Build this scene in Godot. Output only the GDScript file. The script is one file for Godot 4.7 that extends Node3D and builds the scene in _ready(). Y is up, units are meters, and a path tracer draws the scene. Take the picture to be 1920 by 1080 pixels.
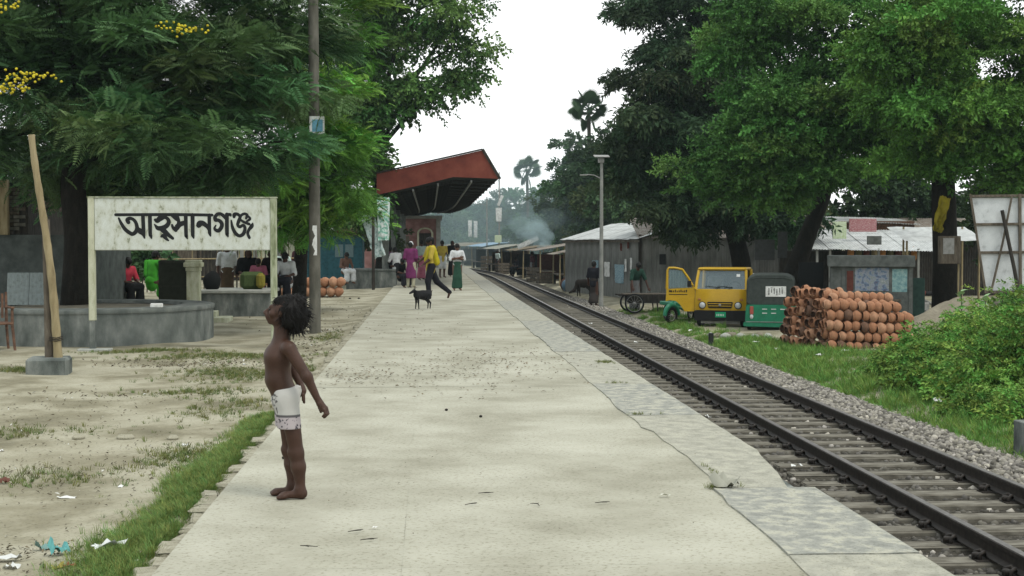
extends Node3D
# A small country railway station on an overcast day, built object by object.
# x: across the track (right is +), y: up (platform top is 0), z: along the track (away is -). Metres.

var M := {}
var taken := {}
var rng := RandomNumberGenerator.new()

# ---------------------------------------------------------------- shapes
class Shape:
	var v := PackedVector3Array()
	var n := PackedVector3Array()
	var uv := PackedVector2Array()
	var col := PackedColorArray()
	var idx := PackedInt32Array()
	var tint := Color(1, 1, 1)
	var xf := Transform3D()

	func put(p: Vector3, nn: Vector3, t := Vector2.ZERO) -> int:
		v.append(xf * p)
		n.append((xf.basis * nn).normalized())
		uv.append(t)
		col.append(tint)
		return v.size() - 1

	func tri_i(a: int, b: int, c: int):
		idx.append(a)
		idx.append(c)
		idx.append(b)

	# corners run counter-clockwise seen from outside
	func tri(a: Vector3, b: Vector3, c: Vector3):
		var nn := (b - a).cross(c - a).normalized()
		var i := put(a, nn, Vector2(0, 0))
		put(b, nn, Vector2(1, 0))
		put(c, nn, Vector2(1, 1))
		tri_i(i, i + 1, i + 2)

	func quad(a: Vector3, b: Vector3, c: Vector3, d: Vector3):
		var nn := (c - a).cross(d - b).normalized()
		var i := put(a, nn, Vector2(0, 1))
		put(b, nn, Vector2(1, 1))
		put(c, nn, Vector2(1, 0))
		put(d, nn, Vector2(0, 0))
		tri_i(i, i + 1, i + 2)
		tri_i(i, i + 2, i + 3)

	func box(c: Vector3, s: Vector3, bev := 0.0, b := Basis()):
		var h := s * 0.5
		var k: float = min(bev, min(h.x, min(h.y, h.z)) * 0.9)
		if k <= 0.0:
			for f in 6:
				var ax := f / 2
				var sg := 1.0 if f % 2 == 0 else -1.0
				var nn := Vector3.ZERO
				nn[ax] = sg
				var u := Vector3.ZERO
				u[(ax + 1) % 3] = h[(ax + 1) % 3] * sg
				var w := Vector3.ZERO
				w[(ax + 2) % 3] = h[(ax + 2) % 3]
				var o := nn * h[ax]
				quad(c + b * (o - u - w), c + b * (o + u - w), c + b * (o + u + w), c + b * (o - u + w))
			return
		var P := []
		for i in 8:
			var sx := 1.0 if i & 1 else -1.0
			var sy := 1.0 if i & 2 else -1.0
			var sz := 1.0 if i & 4 else -1.0
			P.append([c + b * Vector3(sx * h.x, sy * (h.y - k), sz * (h.z - k)), c + b * Vector3(sx * (h.x - k), sy * h.y, sz * (h.z - k)), c + b * Vector3(sx * (h.x - k), sy * (h.y - k), sz * h.z)])
		_q(P, [1, 3, 7, 5], [0, 0, 0, 0], b * Vector3.RIGHT)
		_q(P, [0, 4, 6, 2], [0, 0, 0, 0], b * Vector3.LEFT)
		_q(P, [2, 6, 7, 3], [1, 1, 1, 1], b * Vector3.UP)
		_q(P, [0, 1, 5, 4], [1, 1, 1, 1], b * Vector3.DOWN)
		_q(P, [4, 5, 7, 6], [2, 2, 2, 2], b * Vector3.BACK)
		_q(P, [0, 2, 3, 1], [2, 2, 2, 2], b * Vector3.FORWARD)
		for e in [[0, 1], [2, 3], [4, 5], [6, 7]]:
			_q(P, [e[0], e[1], e[1], e[0]], [1, 1, 2, 2], P[e[0]][1] + P[e[0]][2] + P[e[1]][1] + P[e[1]][2] - c * 4.0 - b * Vector3(0, 0, 0))
		for e in [[0, 2], [1, 3], [4, 6], [5, 7]]:
			_q(P, [e[0], e[1], e[1], e[0]], [0, 0, 2, 2], P[e[0]][0] + P[e[1]][0] + P[e[0]][2] + P[e[1]][2] - c * 4.0)
		for e in [[0, 4], [1, 5], [2, 6], [3, 7]]:
			_q(P, [e[0], e[1], e[1], e[0]], [0, 0, 1, 1], P[e[0]][0] + P[e[1]][0] + P[e[0]][1] + P[e[1]][1] - c * 4.0)
		for i in 8:
			var nn: Vector3 = P[i][0] + P[i][1] + P[i][2] - c * 3.0
			if (P[i][1] - P[i][0]).cross(P[i][2] - P[i][0]).dot(nn) > 0.0:
				tri(P[i][0], P[i][1], P[i][2])
			else:
				tri(P[i][0], P[i][2], P[i][1])

	func _q(P: Array, at: Array, w: Array, out: Vector3):
		var a: Vector3 = P[at[0]][w[0]]
		var b: Vector3 = P[at[1]][w[1]]
		var c: Vector3 = P[at[2]][w[2]]
		var d: Vector3 = P[at[3]][w[3]]
		if (c - a).cross(d - b).dot(out) >= 0.0:
			quad(a, b, c, d)
		else:
			quad(d, c, b, a)

	# a slab between two corners
	func bar(lo: Vector3, hi: Vector3, bev := 0.0):
		box((lo + hi) * 0.5, hi - lo, bev)

	# a rectangular beam from a to b
	func beam(a: Vector3, b: Vector3, w: float, t: float, bev := 0.0):
		var z := (b - a).normalized()
		var x := Vector3.UP.cross(z)
		if x.length() < 0.05:
			x = Vector3.RIGHT
		x = x.normalized()
		box((a + b) * 0.5, Vector3(w, t, a.distance_to(b)), bev, Basis(x, z.cross(x), z))

	func tube(pts: Array, rad: Array, seg := 8, caps := true, squash := 1.0):
		var up := Vector3.UP
		var prev := Vector3.ZERO
		var first := v.size()
		var m := pts.size()
		for i in m:
			var dir: Vector3 = (pts[min(i + 1, m - 1)] - pts[max(i - 1, 0)]).normalized()
			var x: Vector3
			if i == 0:
				x = dir.cross(Vector3.UP if abs(dir.y) < 0.9 else Vector3.RIGHT).normalized()
			else:
				x = (prev - dir * prev.dot(dir)).normalized()
			prev = x
			var y := dir.cross(x)
			for s in seg + 1:
				var a := TAU * s / seg
				var o := x * cos(a) + y * sin(a) * squash
				put(pts[i] + o * rad[i], o, Vector2(float(s) / seg, i))
		for i in m - 1:
			for s in seg:
				var a := first + i * (seg + 1) + s
				var c := a + seg + 1
				tri_i(a, a + 1, c + 1)
				tri_i(a, c + 1, c)
		if caps:
			for e in 2:
				var i: int = 0 if e == 0 else m - 1
				var dir: Vector3 = (pts[0] - pts[1]).normalized() if e == 0 else (pts[m - 1] - pts[m - 2]).normalized()
				var cc := put(pts[i], dir)
				var ring := []
				for s in seg:
					var q := put(Vector3.ZERO, dir)
					v[q] = v[first + i * (seg + 1) + s]
					ring.append(q)
				for s in seg:
					if e == 0:
						tri_i(cc, ring[(s + 1) % seg], ring[s])
					else:
						tri_i(cc, ring[s], ring[(s + 1) % seg])

	# profile: Vector2(radius, height) from bottom to top, turned round y
	func lathe(prof: Array, seg := 16, at := Vector3.ZERO, b := Basis()):
		var first := v.size()
		var m := prof.size()
		for i in m:
			var t: Vector2 = prof[min(i + 1, m - 1)] - prof[max(i - 1, 0)]
			var nn := Vector2(t.y, -t.x).normalized()
			for s in seg + 1:
				var a := TAU * s / seg
				put(at + b * Vector3(prof[i].x * cos(a), prof[i].y, prof[i].x * sin(a)), b * Vector3(nn.x * cos(a), nn.y, nn.x * sin(a)), Vector2(float(s) / seg, float(i) / m))
		for i in m - 1:
			for s in seg:
				var a := first + i * (seg + 1) + s
				var c := a + seg + 1
				tri_i(a, c, c + 1)
				tri_i(a, c + 1, a + 1)

	func ball(c: Vector3, r: Vector3, seg := 10, rings := 7, b := Basis()):
		var first := v.size()
		for i in rings + 1:
			var p := PI * i / rings - PI / 2
			for s in seg + 1:
				var a := TAU * s / seg
				var d := Vector3(cos(p) * cos(a), sin(p), cos(p) * sin(a))
				put(c + b * (d * r), b * (d / r))
		for i in rings:
			for s in seg:
				var a := first + i * (seg + 1) + s
				var e := a + seg + 1
				tri_i(a, e, e + 1)
				tri_i(a, e + 1, a + 1)

	# polygon in x, y (counter-clockwise from +z) pushed from z0 to z1
	func prism(poly: PackedVector2Array, z0: float, z1: float):
		var t := Geometry2D.triangulate_polygon(poly)
		if Geometry2D.is_polygon_clockwise(poly) == false:
			pass
		var f := put(Vector3(poly[0].x, poly[0].y, z1), Vector3.BACK)
		for i in range(1, poly.size()):
			put(Vector3(poly[i].x, poly[i].y, z1), Vector3.BACK)
		var g := v.size()
		for p in poly:
			put(Vector3(p.x, p.y, z0), Vector3.FORWARD)
		for i in range(0, t.size(), 3):
			var a: Vector2 = poly[t[i]]
			var b: Vector2 = poly[t[i + 1]]
			var c: Vector2 = poly[t[i + 2]]
			if (b - a).cross(c - a) > 0.0:
				tri_i(f + t[i], f + t[i + 1], f + t[i + 2])
				tri_i(g + t[i], g + t[i + 2], g + t[i + 1])
			else:
				tri_i(f + t[i], f + t[i + 2], f + t[i + 1])
				tri_i(g + t[i], g + t[i + 1], g + t[i + 2])
		var area := 0.0
		for i in poly.size():
			area += poly[i].cross(poly[(i + 1) % poly.size()])
		for i in poly.size():
			var a: Vector2 = poly[i]
			var b: Vector2 = poly[(i + 1) % poly.size()]
			if area < 0.0:
				var w := a
				a = b
				b = w
			quad(Vector3(a.x, a.y, z0), Vector3(b.x, b.y, z0), Vector3(b.x, b.y, z1), Vector3(a.x, a.y, z1))

	# a sheet of nx by nz cells; f(i, k) gives the corner points; shared smooth normals
	func sheet(nx: int, nz: int, f: Callable, flip := false):
		var first := v.size()
		for k in nz + 1:
			for i in nx + 1:
				put(f.call(i, k), Vector3.UP, Vector2(float(i) / nx, float(k) / nz))
		for k in nz + 1:
			for i in nx + 1:
				var a := v[first + k * (nx + 1) + min(i + 1, nx)] - v[first + k * (nx + 1) + max(i - 1, 0)]
				var b := v[first + min(k + 1, nz) * (nx + 1) + i] - v[first + max(k - 1, 0) * (nx + 1) + i]
				var nn := a.cross(b).normalized()
				n[first + k * (nx + 1) + i] = nn if flip else -nn
		for k in nz:
			for i in nx:
				var a := first + k * (nx + 1) + i
				var c := a + nx + 1
				if flip:
					tri_i(a, a + 1, c + 1)
					tri_i(a, c + 1, c)
				else:
					tri_i(a, c, c + 1)
					tri_i(a, c + 1, a + 1)

	func mesh() -> ArrayMesh:
		var arr := []
		arr.resize(Mesh.ARRAY_MAX)
		arr[Mesh.ARRAY_VERTEX] = v
		arr[Mesh.ARRAY_NORMAL] = n
		arr[Mesh.ARRAY_TEX_UV] = uv
		arr[Mesh.ARRAY_COLOR] = col
		arr[Mesh.ARRAY_INDEX] = idx
		var m := ArrayMesh.new()
		m.add_surface_from_arrays(Mesh.PRIMITIVE_TRIANGLES, arr)
		return m

# ---------------------------------------------------------------- things, parts, copies
func numbered(called: String) -> String:
	if not taken.has(called):
		taken[called] = 0
		return called
	taken[called] += 1
	return "%s_%03d" % [called, taken[called]]

func tag(o: Node, label: String, category: String, group := ""):
	o.set_meta("label", label)
	o.set_meta("category", category)
	if group:
		o.set_meta("group", group)

func thing(called: String, label: String, category: String, at := Vector3.ZERO, turn := 0.0, group := "") -> Node3D:
	var o := Node3D.new()
	o.name = numbered(called)
	add_child(o)
	o.position = at
	o.rotation.y = turn
	tag(o, label, category, group)
	return o

func part(parent: Node, called: String, s, mat: Material) -> MeshInstance3D:
	var o := MeshInstance3D.new()
	o.name = called if parent != self else numbered(called)
	o.mesh = s.mesh() if s is Shape else s
	o.material_override = mat
	parent.add_child(o, true)
	return o

func single(called: String, s, mat: Material, label: String, category: String, at := Vector3.ZERO, turn := 0.0, group := "") -> MeshInstance3D:
	var o := part(self, called, s, mat)
	o.position = at
	o.rotation.y = turn
	tag(o, label, category, group)
	return o

func structure(called: String, s, mat: Material) -> MeshInstance3D:
	var o := part(self, called, s, mat)
	o.set_meta("kind", "structure")
	return o

func copy(o: Node3D, called: String, at: Vector3, turn: float, label := "") -> Node3D:
	var c: Node3D = o.duplicate()
	c.name = numbered(called)
	add_child(c)
	c.position = at
	c.rotation.y = turn
	if label:
		c.set_meta("label", label)
	return c

# many copies of one mesh as one uncountable mass; rows hold [Transform3D, Color]
func mass(parent: Node, called: String, m: Mesh, mat: Material, xfs: Array, cols: Array, is_stuff := true) -> MultiMeshInstance3D:
	var mm := MultiMesh.new()
	mm.transform_format = MultiMesh.TRANSFORM_3D
	mm.use_colors = cols.size() > 0
	mm.mesh = m
	mm.instance_count = xfs.size()
	var stride := 16 if mm.use_colors else 12
	var buf := PackedFloat32Array()
	buf.resize(xfs.size() * stride)
	for i in xfs.size():
		var t: Transform3D = xfs[i]
		var o := i * stride
		buf[o] = t.basis.x.x
		buf[o + 1] = t.basis.y.x
		buf[o + 2] = t.basis.z.x
		buf[o + 3] = t.origin.x
		buf[o + 4] = t.basis.x.y
		buf[o + 5] = t.basis.y.y
		buf[o + 6] = t.basis.z.y
		buf[o + 7] = t.origin.y
		buf[o + 8] = t.basis.x.z
		buf[o + 9] = t.basis.y.z
		buf[o + 10] = t.basis.z.z
		buf[o + 11] = t.origin.z
		if stride == 16:
			var c: Color = cols[i]
			buf[o + 12] = c.r
			buf[o + 13] = c.g
			buf[o + 14] = c.b
			buf[o + 15] = 1.0
	mm.buffer = buf
	var o := MultiMeshInstance3D.new()
	o.name = called if parent != self else numbered(called)
	o.multimesh = mm
	o.material_override = mat
	parent.add_child(o, true)
	if is_stuff:
		o.set_meta("kind", "stuff")
	return o

# ---------------------------------------------------------------- bodies as one continuous surface
# bones: [a, b, radius a, radius b, squash (optional Vector3)]; cuts: [normal, distance] keep the side below
func nets(bones: Array, cell: float, k: float, cuts := [], paint = null) -> Shape:
	var lo := Vector3(1e9, 1e9, 1e9)
	var hi := -lo
	for b in bones:
		var r: float = max(b[2], b[3])
		for e in 2:
			lo = lo.min(b[e] - Vector3(r, r, r))
			hi = hi.max(b[e] + Vector3(r, r, r))
	lo -= Vector3.ONE * cell * 2.5
	hi += Vector3.ONE * cell * 2.5
	var nx := int((hi.x - lo.x) / cell) + 1
	var ny := int((hi.y - lo.y) / cell) + 1
	var nz := int((hi.z - lo.z) / cell) + 1
	var F := PackedFloat32Array()
	F.resize(nx * ny * nz)
	F.fill(0.2)
	for b in bones:
		var a: Vector3 = b[0]
		var c: Vector3 = b[1]
		var ra: float = b[2]
		var rd: float = b[3] - b[2]
		var s: Vector3 = b[4] if b.size() > 4 else Vector3.ONE
		var ext: float = max(b[2], b[3]) + k + cell * 1.5
		var i0 := ((a.min(c) - Vector3.ONE * ext - lo) / cell).floor().max(Vector3.ZERO)
		var i1 := ((a.max(c) + Vector3.ONE * ext - lo) / cell).ceil().min(Vector3(nx - 1, ny - 1, nz - 1))
		var ba := (c - a) * s
		var bb: float = max(ba.length_squared(), 1e-9)
		for z in range(int(i0.z), int(i1.z) + 1):
			for y in range(int(i0.y), int(i1.y) + 1):
				var at := (z * ny + y) * nx
				var p := Vector3(lo.x, lo.y + y * cell, lo.z + z * cell) - a
				for x in range(int(i0.x), int(i1.x) + 1):
					var q := Vector3(p.x + x * cell, p.y, p.z) * s
					var t: float = clampf(q.dot(ba) / bb, 0.0, 1.0)
					var d: float = (q - ba * t).length() - ra - rd * t
					var old := F[at + x]
					var df := absf(old - d)
					var m := minf(old, d)
					if df < k:
						m -= (k - df) * (k - df) / k * 0.25
					F[at + x] = m
	for cut in cuts:
		var cn: Vector3 = cut[0]
		for z in nz:
			for y in ny:
				var base: float = cn.dot(Vector3(lo.x, lo.y + y * cell, lo.z + z * cell)) - cut[1]
				var at := (z * ny + y) * nx
				for x in nx:
					var d2: float = base + cn.x * x * cell
					if d2 > F[at + x]:
						F[at + x] = d2
	var sh := Shape.new()
	var id := PackedInt32Array()
	id.resize(nx * ny * nz)
	id.fill(-1)
	var plane := nx * ny
	for z in nz - 1:
		for y in ny - 1:
			var at := (z * ny + y) * nx
			for x in nx - 1:
				var i := at + x
				var f0 := F[i]
				if absf(f0) > cell * 3.2:
					continue
				var f := [f0, F[i + 1], F[i + nx], F[i + nx + 1], F[i + plane], F[i + plane + 1], F[i + plane + nx], F[i + plane + nx + 1]]
				var neg := 0
				for j in 8:
					if f[j] < 0.0:
						neg += 1
				if neg == 0 or neg == 8:
					continue
				var sum := Vector3.ZERO
				var cnt := 0
				for j in 8:
					for ax in 3:
						var o := j ^ (1 << ax)
						if o > j and (f[j] < 0.0) != (f[o] < 0.0):
							var t: float = f[j] / (f[j] - f[o])
							var p := Vector3(j & 1, (j >> 1) & 1, (j >> 2) & 1)
							p[ax] = t
							sum += p
							cnt += 1
				var pos := lo + (Vector3(x, y, z) + sum / cnt) * cell
				if paint != null:
					sh.tint = paint.call(pos)
				id[i] = sh.put(pos, Vector3.ZERO)
	for z in range(1, nz - 1):
		for y in range(1, ny - 1):
			var at := (z * ny + y) * nx
			for x in range(1, nx - 1):
				var i := at + x
				var here := F[i]
				if absf(here) > cell * 3.2:
					continue
				var ins := here < 0.0
				if ins != (F[i + 1] < 0.0):
					_face(sh, id, i - nx - plane, i - plane, i, i - nx, ins)
				if ins != (F[i + nx] < 0.0):
					_face(sh, id, i - 1 - plane, i - 1, i, i - plane, ins)
				if ins != (F[i + plane] < 0.0):
					_face(sh, id, i - 1 - nx, i - nx, i, i - 1, ins)
	for i in sh.n.size():
		sh.n[i] = sh.n[i].normalized()
	return sh

func _face(sh: Shape, id: PackedInt32Array, a: int, b: int, c: int, d: int, ins: bool):
	var p := id[a]
	var q := id[b]
	var r := id[c]
	var s := id[d]
	if p < 0 or q < 0 or r < 0 or s < 0:
		return
	if not ins:
		var w := q
		q = s
		s = w
	var nn := (sh.v[r] - sh.v[p]).cross(sh.v[s] - sh.v[q])
	sh.n[p] += nn
	sh.n[q] += nn
	sh.n[r] += nn
	sh.n[s] += nn
	sh.tri_i(p, q, r)
	sh.tri_i(p, r, s)

func spline(p: Array, per := 4) -> Array:
	var o := []
	for i in p.size() - 1:
		var a = p[max(i - 1, 0)]
		var b = p[i]
		var c = p[i + 1]
		var d = p[min(i + 2, p.size() - 1)]
		for s in per:
			var t := float(s) / per
			o.append(0.5 * ((2.0 * b) + (c - a) * t + (2.0 * a - 5.0 * b + 4.0 * c - d) * t * t + (3.0 * b - a - 3.0 * c + d) * t * t * t))
	o.append(p[p.size() - 1])
	return o

func rr(a: float, b: float) -> float:
	return rng.randf_range(a, b)

# ---------------------------------------------------------------- materials
func lin(r: float, g: float, b: float) -> Color:
	return Color(r, g, b).linear_to_srgb()

func noise_tex(freq: float, ramp: Array, size := 512, octaves := 5, sd := 1, kind := FastNoiseLite.TYPE_SIMPLEX_SMOOTH, normal := 0.0) -> NoiseTexture2D:
	var f := FastNoiseLite.new()
	f.noise_type = kind
	f.seed = sd
	f.frequency = freq
	f.fractal_octaves = octaves
	f.fractal_gain = 0.6
	var t := NoiseTexture2D.new()
	t.width = size
	t.height = size
	t.seamless = true
	t.seamless_blend_skirt = 0.25
	t.noise = f
	if normal > 0.0:
		t.as_normal_map = true
		t.bump_strength = normal
	elif ramp.size():
		var g := Gradient.new()
		var off := PackedFloat32Array()
		var cs := PackedColorArray()
		for r in ramp:
			off.append(r[0])
			cs.append(lin(r[1], r[2], r[3]))
		g.offsets = off
		g.colors = cs
		t.color_ramp = g
	return t

# ramp colours are real-world (linear) base colours
func surf(called: String, ramp: Array, scale: float, rough := 0.9, o := {}) -> StandardMaterial3D:
	var m := StandardMaterial3D.new()
	m.resource_name = called
	m.roughness = rough
	m.metallic_specular = o.get("spec", 0.3)
	if ramp.size() == 1:
		m.albedo_color = lin(ramp[0][1], ramp[0][2], ramp[0][3])
	else:
		m.albedo_texture = noise_tex(o.get("freq", 0.012), ramp, o.get("size", 512), o.get("oct", 5), o.get("seed", 1), o.get("kind", FastNoiseLite.TYPE_SIMPLEX_SMOOTH))
	m.uv1_triplanar = true
	m.uv1_world_triplanar = o.get("world", false)
	m.uv1_scale = Vector3(scale, scale, scale) * o.get("stretch", Vector3.ONE)
	if o.has("fine"):
		m.detail_enabled = true
		m.detail_blend_mode = BaseMaterial3D.BLEND_MODE_MUL
		m.detail_uv_layer = BaseMaterial3D.DETAIL_UV_2
		m.detail_albedo = M.speck if o.has("speck") else M.fine_grain
		m.uv2_triplanar = true
		m.uv2_world_triplanar = o.get("world", false)
		m.uv2_scale = Vector3.ONE * o.fine
	if o.has("bump"):
		m.heightmap_enabled = true
		m.heightmap_texture = M.bump_grain
		m.heightmap_scale = o.bump
	if o.has("tinted"):
		m.vertex_color_use_as_albedo = true
	if o.has("metal"):
		m.metallic = o.metal
	if o.has("coat"):
		m.clearcoat_enabled = true
		m.clearcoat = o.coat
		m.clearcoat_roughness = 0.15
	return m

func plain(called: String, r: float, g: float, b: float, rough := 0.85, spec := 0.3) -> StandardMaterial3D:
	var m := StandardMaterial3D.new()
	m.resource_name = called
	m.albedo_color = lin(r, g, b)
	m.roughness = rough
	m.metallic_specular = spec
	return m

# slightly uneven colour: plain colour times a shared mottled texture
func worn(called: String, r: float, g: float, b: float, rough := 0.8, scale := 0.8, spec := 0.3) -> StandardMaterial3D:
	var m := plain(called, r, g, b, rough, spec)
	m.albedo_texture = M.mottle
	m.uv1_triplanar = true
	m.uv1_scale = Vector3.ONE * scale
	return m

func leafy(called: String, shine := 0.6) -> StandardMaterial3D:
	var m := StandardMaterial3D.new()
	m.resource_name = called
	m.vertex_color_use_as_albedo = true
	m.roughness = shine
	m.metallic_specular = 0.22
	m.backlight_enabled = true
	m.backlight = Color(0.3, 0.38, 0.14)
	return m

# ---------------------------------------------------------------- the start: camera, sky, sun, exposure, then everything in order
func _ready():
	rng.seed = 20240611
	var cam := Camera3D.new()
	cam.name = "camera"
	cam.fov = 23.466
	cam.near = 0.1
	cam.far = 1500.0
	cam.position = Vector3(0, 1.55, 0)
	cam.rotation_degrees = Vector3(-1.8505, -3.3897, 0)
	cam.current = true
	add_child(cam)
	var env := Environment.new()
	var skym := ProceduralSkyMaterial.new()
	skym.sky_top_color = Color(0.93, 0.955, 0.96)
	skym.sky_horizon_color = Color(0.995, 1.0, 0.995)
	skym.sky_curve = 0.2
	skym.ground_bottom_color = Color(0.32, 0.32, 0.28)
	skym.ground_horizon_color = Color(0.8, 0.82, 0.8)
	skym.sun_angle_max = 0.0
	skym.energy_multiplier = 1.22
	var sky := Sky.new()
	sky.sky_material = skym
	env.background_mode = Environment.BG_SKY
	env.sky = sky
	env.tonemap_mode = Environment.TONE_MAPPER_LINEAR
	env.tonemap_exposure = 1.22
	env.sdfgi_enabled = true
	env.ssao_enabled = true
	env.ssil_enabled = true
	env.volumetric_fog_enabled = true
	env.volumetric_fog_density = 0.0
	env.fog_enabled = true
	env.fog_density = 0.0003
	env.fog_light_color = Color(0.82, 0.9, 0.92)
	var we := WorldEnvironment.new()
	we.name = "environment"
	we.environment = env
	add_child(we)
	var sun := DirectionalLight3D.new()
	sun.name = "sun"
	sun.light_energy = 0.45
	sun.light_angular_distance = 16.0
	sun.light_color = Color(1.0, 0.985, 0.95)
	sun.shadow_enabled = true
	sun.rotation_degrees = Vector3(-62, 48, 0)
	add_child(sun)

	make_materials()
	make_ground()
	make_platform()
	make_track()
	make_grass()
	make_litter()
	make_buildings()
	make_left_yard()
	make_right_side()
	make_vehicles()
	make_pots()
	make_people()
	make_trees()
	make_smoke()

func make_materials():
	M.fine_grain = noise_tex(0.06, [[0.0, 0.62, 0.62, 0.6], [0.45, 0.86, 0.86, 0.84], [1.0, 1.0, 1.0, 1.0]], 512, 5, 11)
	M.speck = noise_tex(0.045, [[0.0, 0.45, 0.43, 0.38], [0.24, 0.72, 0.71, 0.67], [0.36, 0.93, 0.93, 0.92], [0.6, 1.0, 1.0, 1.0], [0.85, 0.94, 0.94, 0.93], [1.0, 0.86, 0.86, 0.85]], 1024, 6, 91)
	M.bump_grain = noise_tex(0.05, [], 512, 5, 12)
	M.mottle = noise_tex(0.014, [[0.0, 0.5, 0.49, 0.47], [0.4, 0.82, 0.82, 0.8], [0.7, 0.96, 0.96, 0.95], [1.0, 1.0, 1.0, 1.0]], 512, 6, 13)
	M.yard = surf("sandy yard", [[0.0, 0.13, 0.119, 0.078], [0.38, 0.218, 0.2, 0.138], [0.58, 0.31, 0.291, 0.216], [1.0, 0.39, 0.37, 0.29]], 0.13, 0.97, {"world": true, "fine": 0.5, "speck": true, "freq": 0.011, "bump": 2.5, "oct": 6})
	M.paving = surf("dusty concrete paving", [[0.0, 0.24, 0.23, 0.176], [0.36, 0.32, 0.309, 0.245], [0.6, 0.37, 0.36, 0.292], [1.0, 0.43, 0.42, 0.348]], 0.16, 0.93, {"world": true, "fine": 0.55, "speck": true, "freq": 0.009, "bump": 0.6, "oct": 6})
	M.coping_sandy = surf("sandy edge concrete", [[0.0, 0.24, 0.235, 0.192], [0.45, 0.32, 0.314, 0.262], [0.7, 0.37, 0.36, 0.296], [1.0, 0.41, 0.4, 0.325]], 0.6, 0.93, {"world": true, "fine": 0.9, "speck": true, "freq": 0.016, "bump": 0.8, "oct": 7, "seed": 44})
	M.coping = surf("grey edge concrete", [[0.0, 0.185, 0.188, 0.168], [0.38, 0.255, 0.258, 0.23], [0.55, 0.305, 0.305, 0.266], [0.7, 0.375, 0.368, 0.304], [1.0, 0.41, 0.4, 0.33]], 0.6, 0.93, {"world": true, "fine": 0.9, "speck": true, "freq": 0.02, "bump": 0.8, "oct": 6, "seed": 4})
	M.brick_pale = surf("worn pale brick", [[0.0, 0.27, 0.25, 0.19], [0.6, 0.38, 0.36, 0.28], [1.0, 0.44, 0.42, 0.34]], 1.3, 0.95, {"fine": 4.0, "seed": 5, "bump": 1.0})
	M.cement = surf("stained cement render", [[0.0, 0.055, 0.062, 0.058], [0.35, 0.11, 0.125, 0.118], [0.6, 0.17, 0.185, 0.175], [0.85, 0.25, 0.265, 0.25], [1.0, 0.36, 0.37, 0.35]], 0.4, 0.92, {"fine": 2.0, "seed": 6, "stretch": Vector3(1, 0.45, 1), "bump": 0.7, "oct": 6})
	M.cement_top = surf("pale cement coping", [[0.0, 0.26, 0.27, 0.25], [0.6, 0.4, 0.41, 0.38], [1.0, 0.5, 0.5, 0.47]], 0.6, 0.92, {"fine": 2.0, "seed": 7})
	M.cream = surf("weathered cream limewash", [[0.0, 0.28, 0.28, 0.18], [0.35, 0.45, 0.46, 0.33], [0.6, 0.55, 0.56, 0.43], [1.0, 0.62, 0.63, 0.5]], 0.7, 0.9, {"fine": 2.4, "seed": 8, "stretch": Vector3(1, 0.4, 1), "oct": 6})
	M.sign_board = surf("mildewed white sign paint", [[0.0, 0.12, 0.13, 0.09], [0.2, 0.34, 0.36, 0.28], [0.3, 0.52, 0.54, 0.46], [0.5, 0.6, 0.63, 0.575], [1.0, 0.68, 0.72, 0.69]], 0.9, 0.75, {"fine": 3.0, "seed": 9, "stretch": Vector3(1, 0.55, 1), "oct": 7, "freq": 0.016})
	M.sign_post = surf("mossy post paint", [[0.0, 0.1, 0.12, 0.06], [0.35, 0.26, 0.29, 0.18], [0.6, 0.42, 0.45, 0.33], [1.0, 0.58, 0.6, 0.5]], 1.2, 0.8, {"fine": 4.0, "seed": 10, "stretch": Vector3(1, 0.3, 1), "oct": 6})
	M.black_paint = plain("black lettering paint", 0.012, 0.013, 0.014, 0.6)
	M.bark = surf("dark bark", [[0.0, 0.007, 0.0065, 0.005], [0.5, 0.016, 0.014, 0.011], [1.0, 0.034, 0.03, 0.024]], 1.4, 0.95, {"fine": 4.0, "seed": 14, "stretch": Vector3(1, 0.3, 1), "bump": 3.0})
	M.bark_grey = surf("grey bark", [[0.0, 0.03, 0.028, 0.022], [0.5, 0.08, 0.074, 0.06], [1.0, 0.16, 0.15, 0.125]], 1.4, 0.95, {"fine": 4.0, "seed": 15, "stretch": Vector3(1, 0.3, 1), "bump": 2.0})
	M.bamboo = surf("dry bamboo", [[0.0, 0.17, 0.13, 0.07], [0.5, 0.32, 0.26, 0.15], [1.0, 0.42, 0.36, 0.23]], 1.2, 0.7, {"seed": 16, "stretch": Vector3(1, 0.2, 1), "fine": 3.0})
	M.wood = surf("weathered wood", [[0.0, 0.06, 0.05, 0.038], [0.5, 0.12, 0.1, 0.078], [1.0, 0.2, 0.175, 0.14]], 1.5, 0.9, {"seed": 17, "stretch": Vector3(1, 0.25, 1), "fine": 4.0})
	M.wood_dark = surf("dark old wood", [[0.0, 0.015, 0.013, 0.011], [0.5, 0.035, 0.031, 0.026], [1.0, 0.07, 0.062, 0.052]], 1.5, 0.9, {"seed": 18, "stretch": Vector3(1, 0.25, 1)})
	M.pole = surf("grey concrete pole", [[0.0, 0.07, 0.068, 0.056], [0.5, 0.13, 0.125, 0.105], [1.0, 0.21, 0.2, 0.175]], 0.8, 0.9, {"seed": 19, "fine": 3.0, "stretch": Vector3(1, 0.3, 1)})
	M.tin = surf("dull corrugated tin", [[0.0, 0.13, 0.135, 0.13], [0.4, 0.22, 0.228, 0.22], [0.7, 0.3, 0.31, 0.3], [1.0, 0.42, 0.43, 0.42]], 0.35, 0.55, {"seed": 20, "stretch": Vector3(1, 0.3, 1), "fine": 2.0, "metal": 0.35, "oct": 6})
	M.tin_bright = surf("bright roof tin", [[0.0, 0.34, 0.35, 0.35], [0.5, 0.55, 0.57, 0.57], [1.0, 0.7, 0.72, 0.72]], 0.4, 0.5, {"seed": 21, "fine": 2.0, "metal": 0.2})
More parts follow.
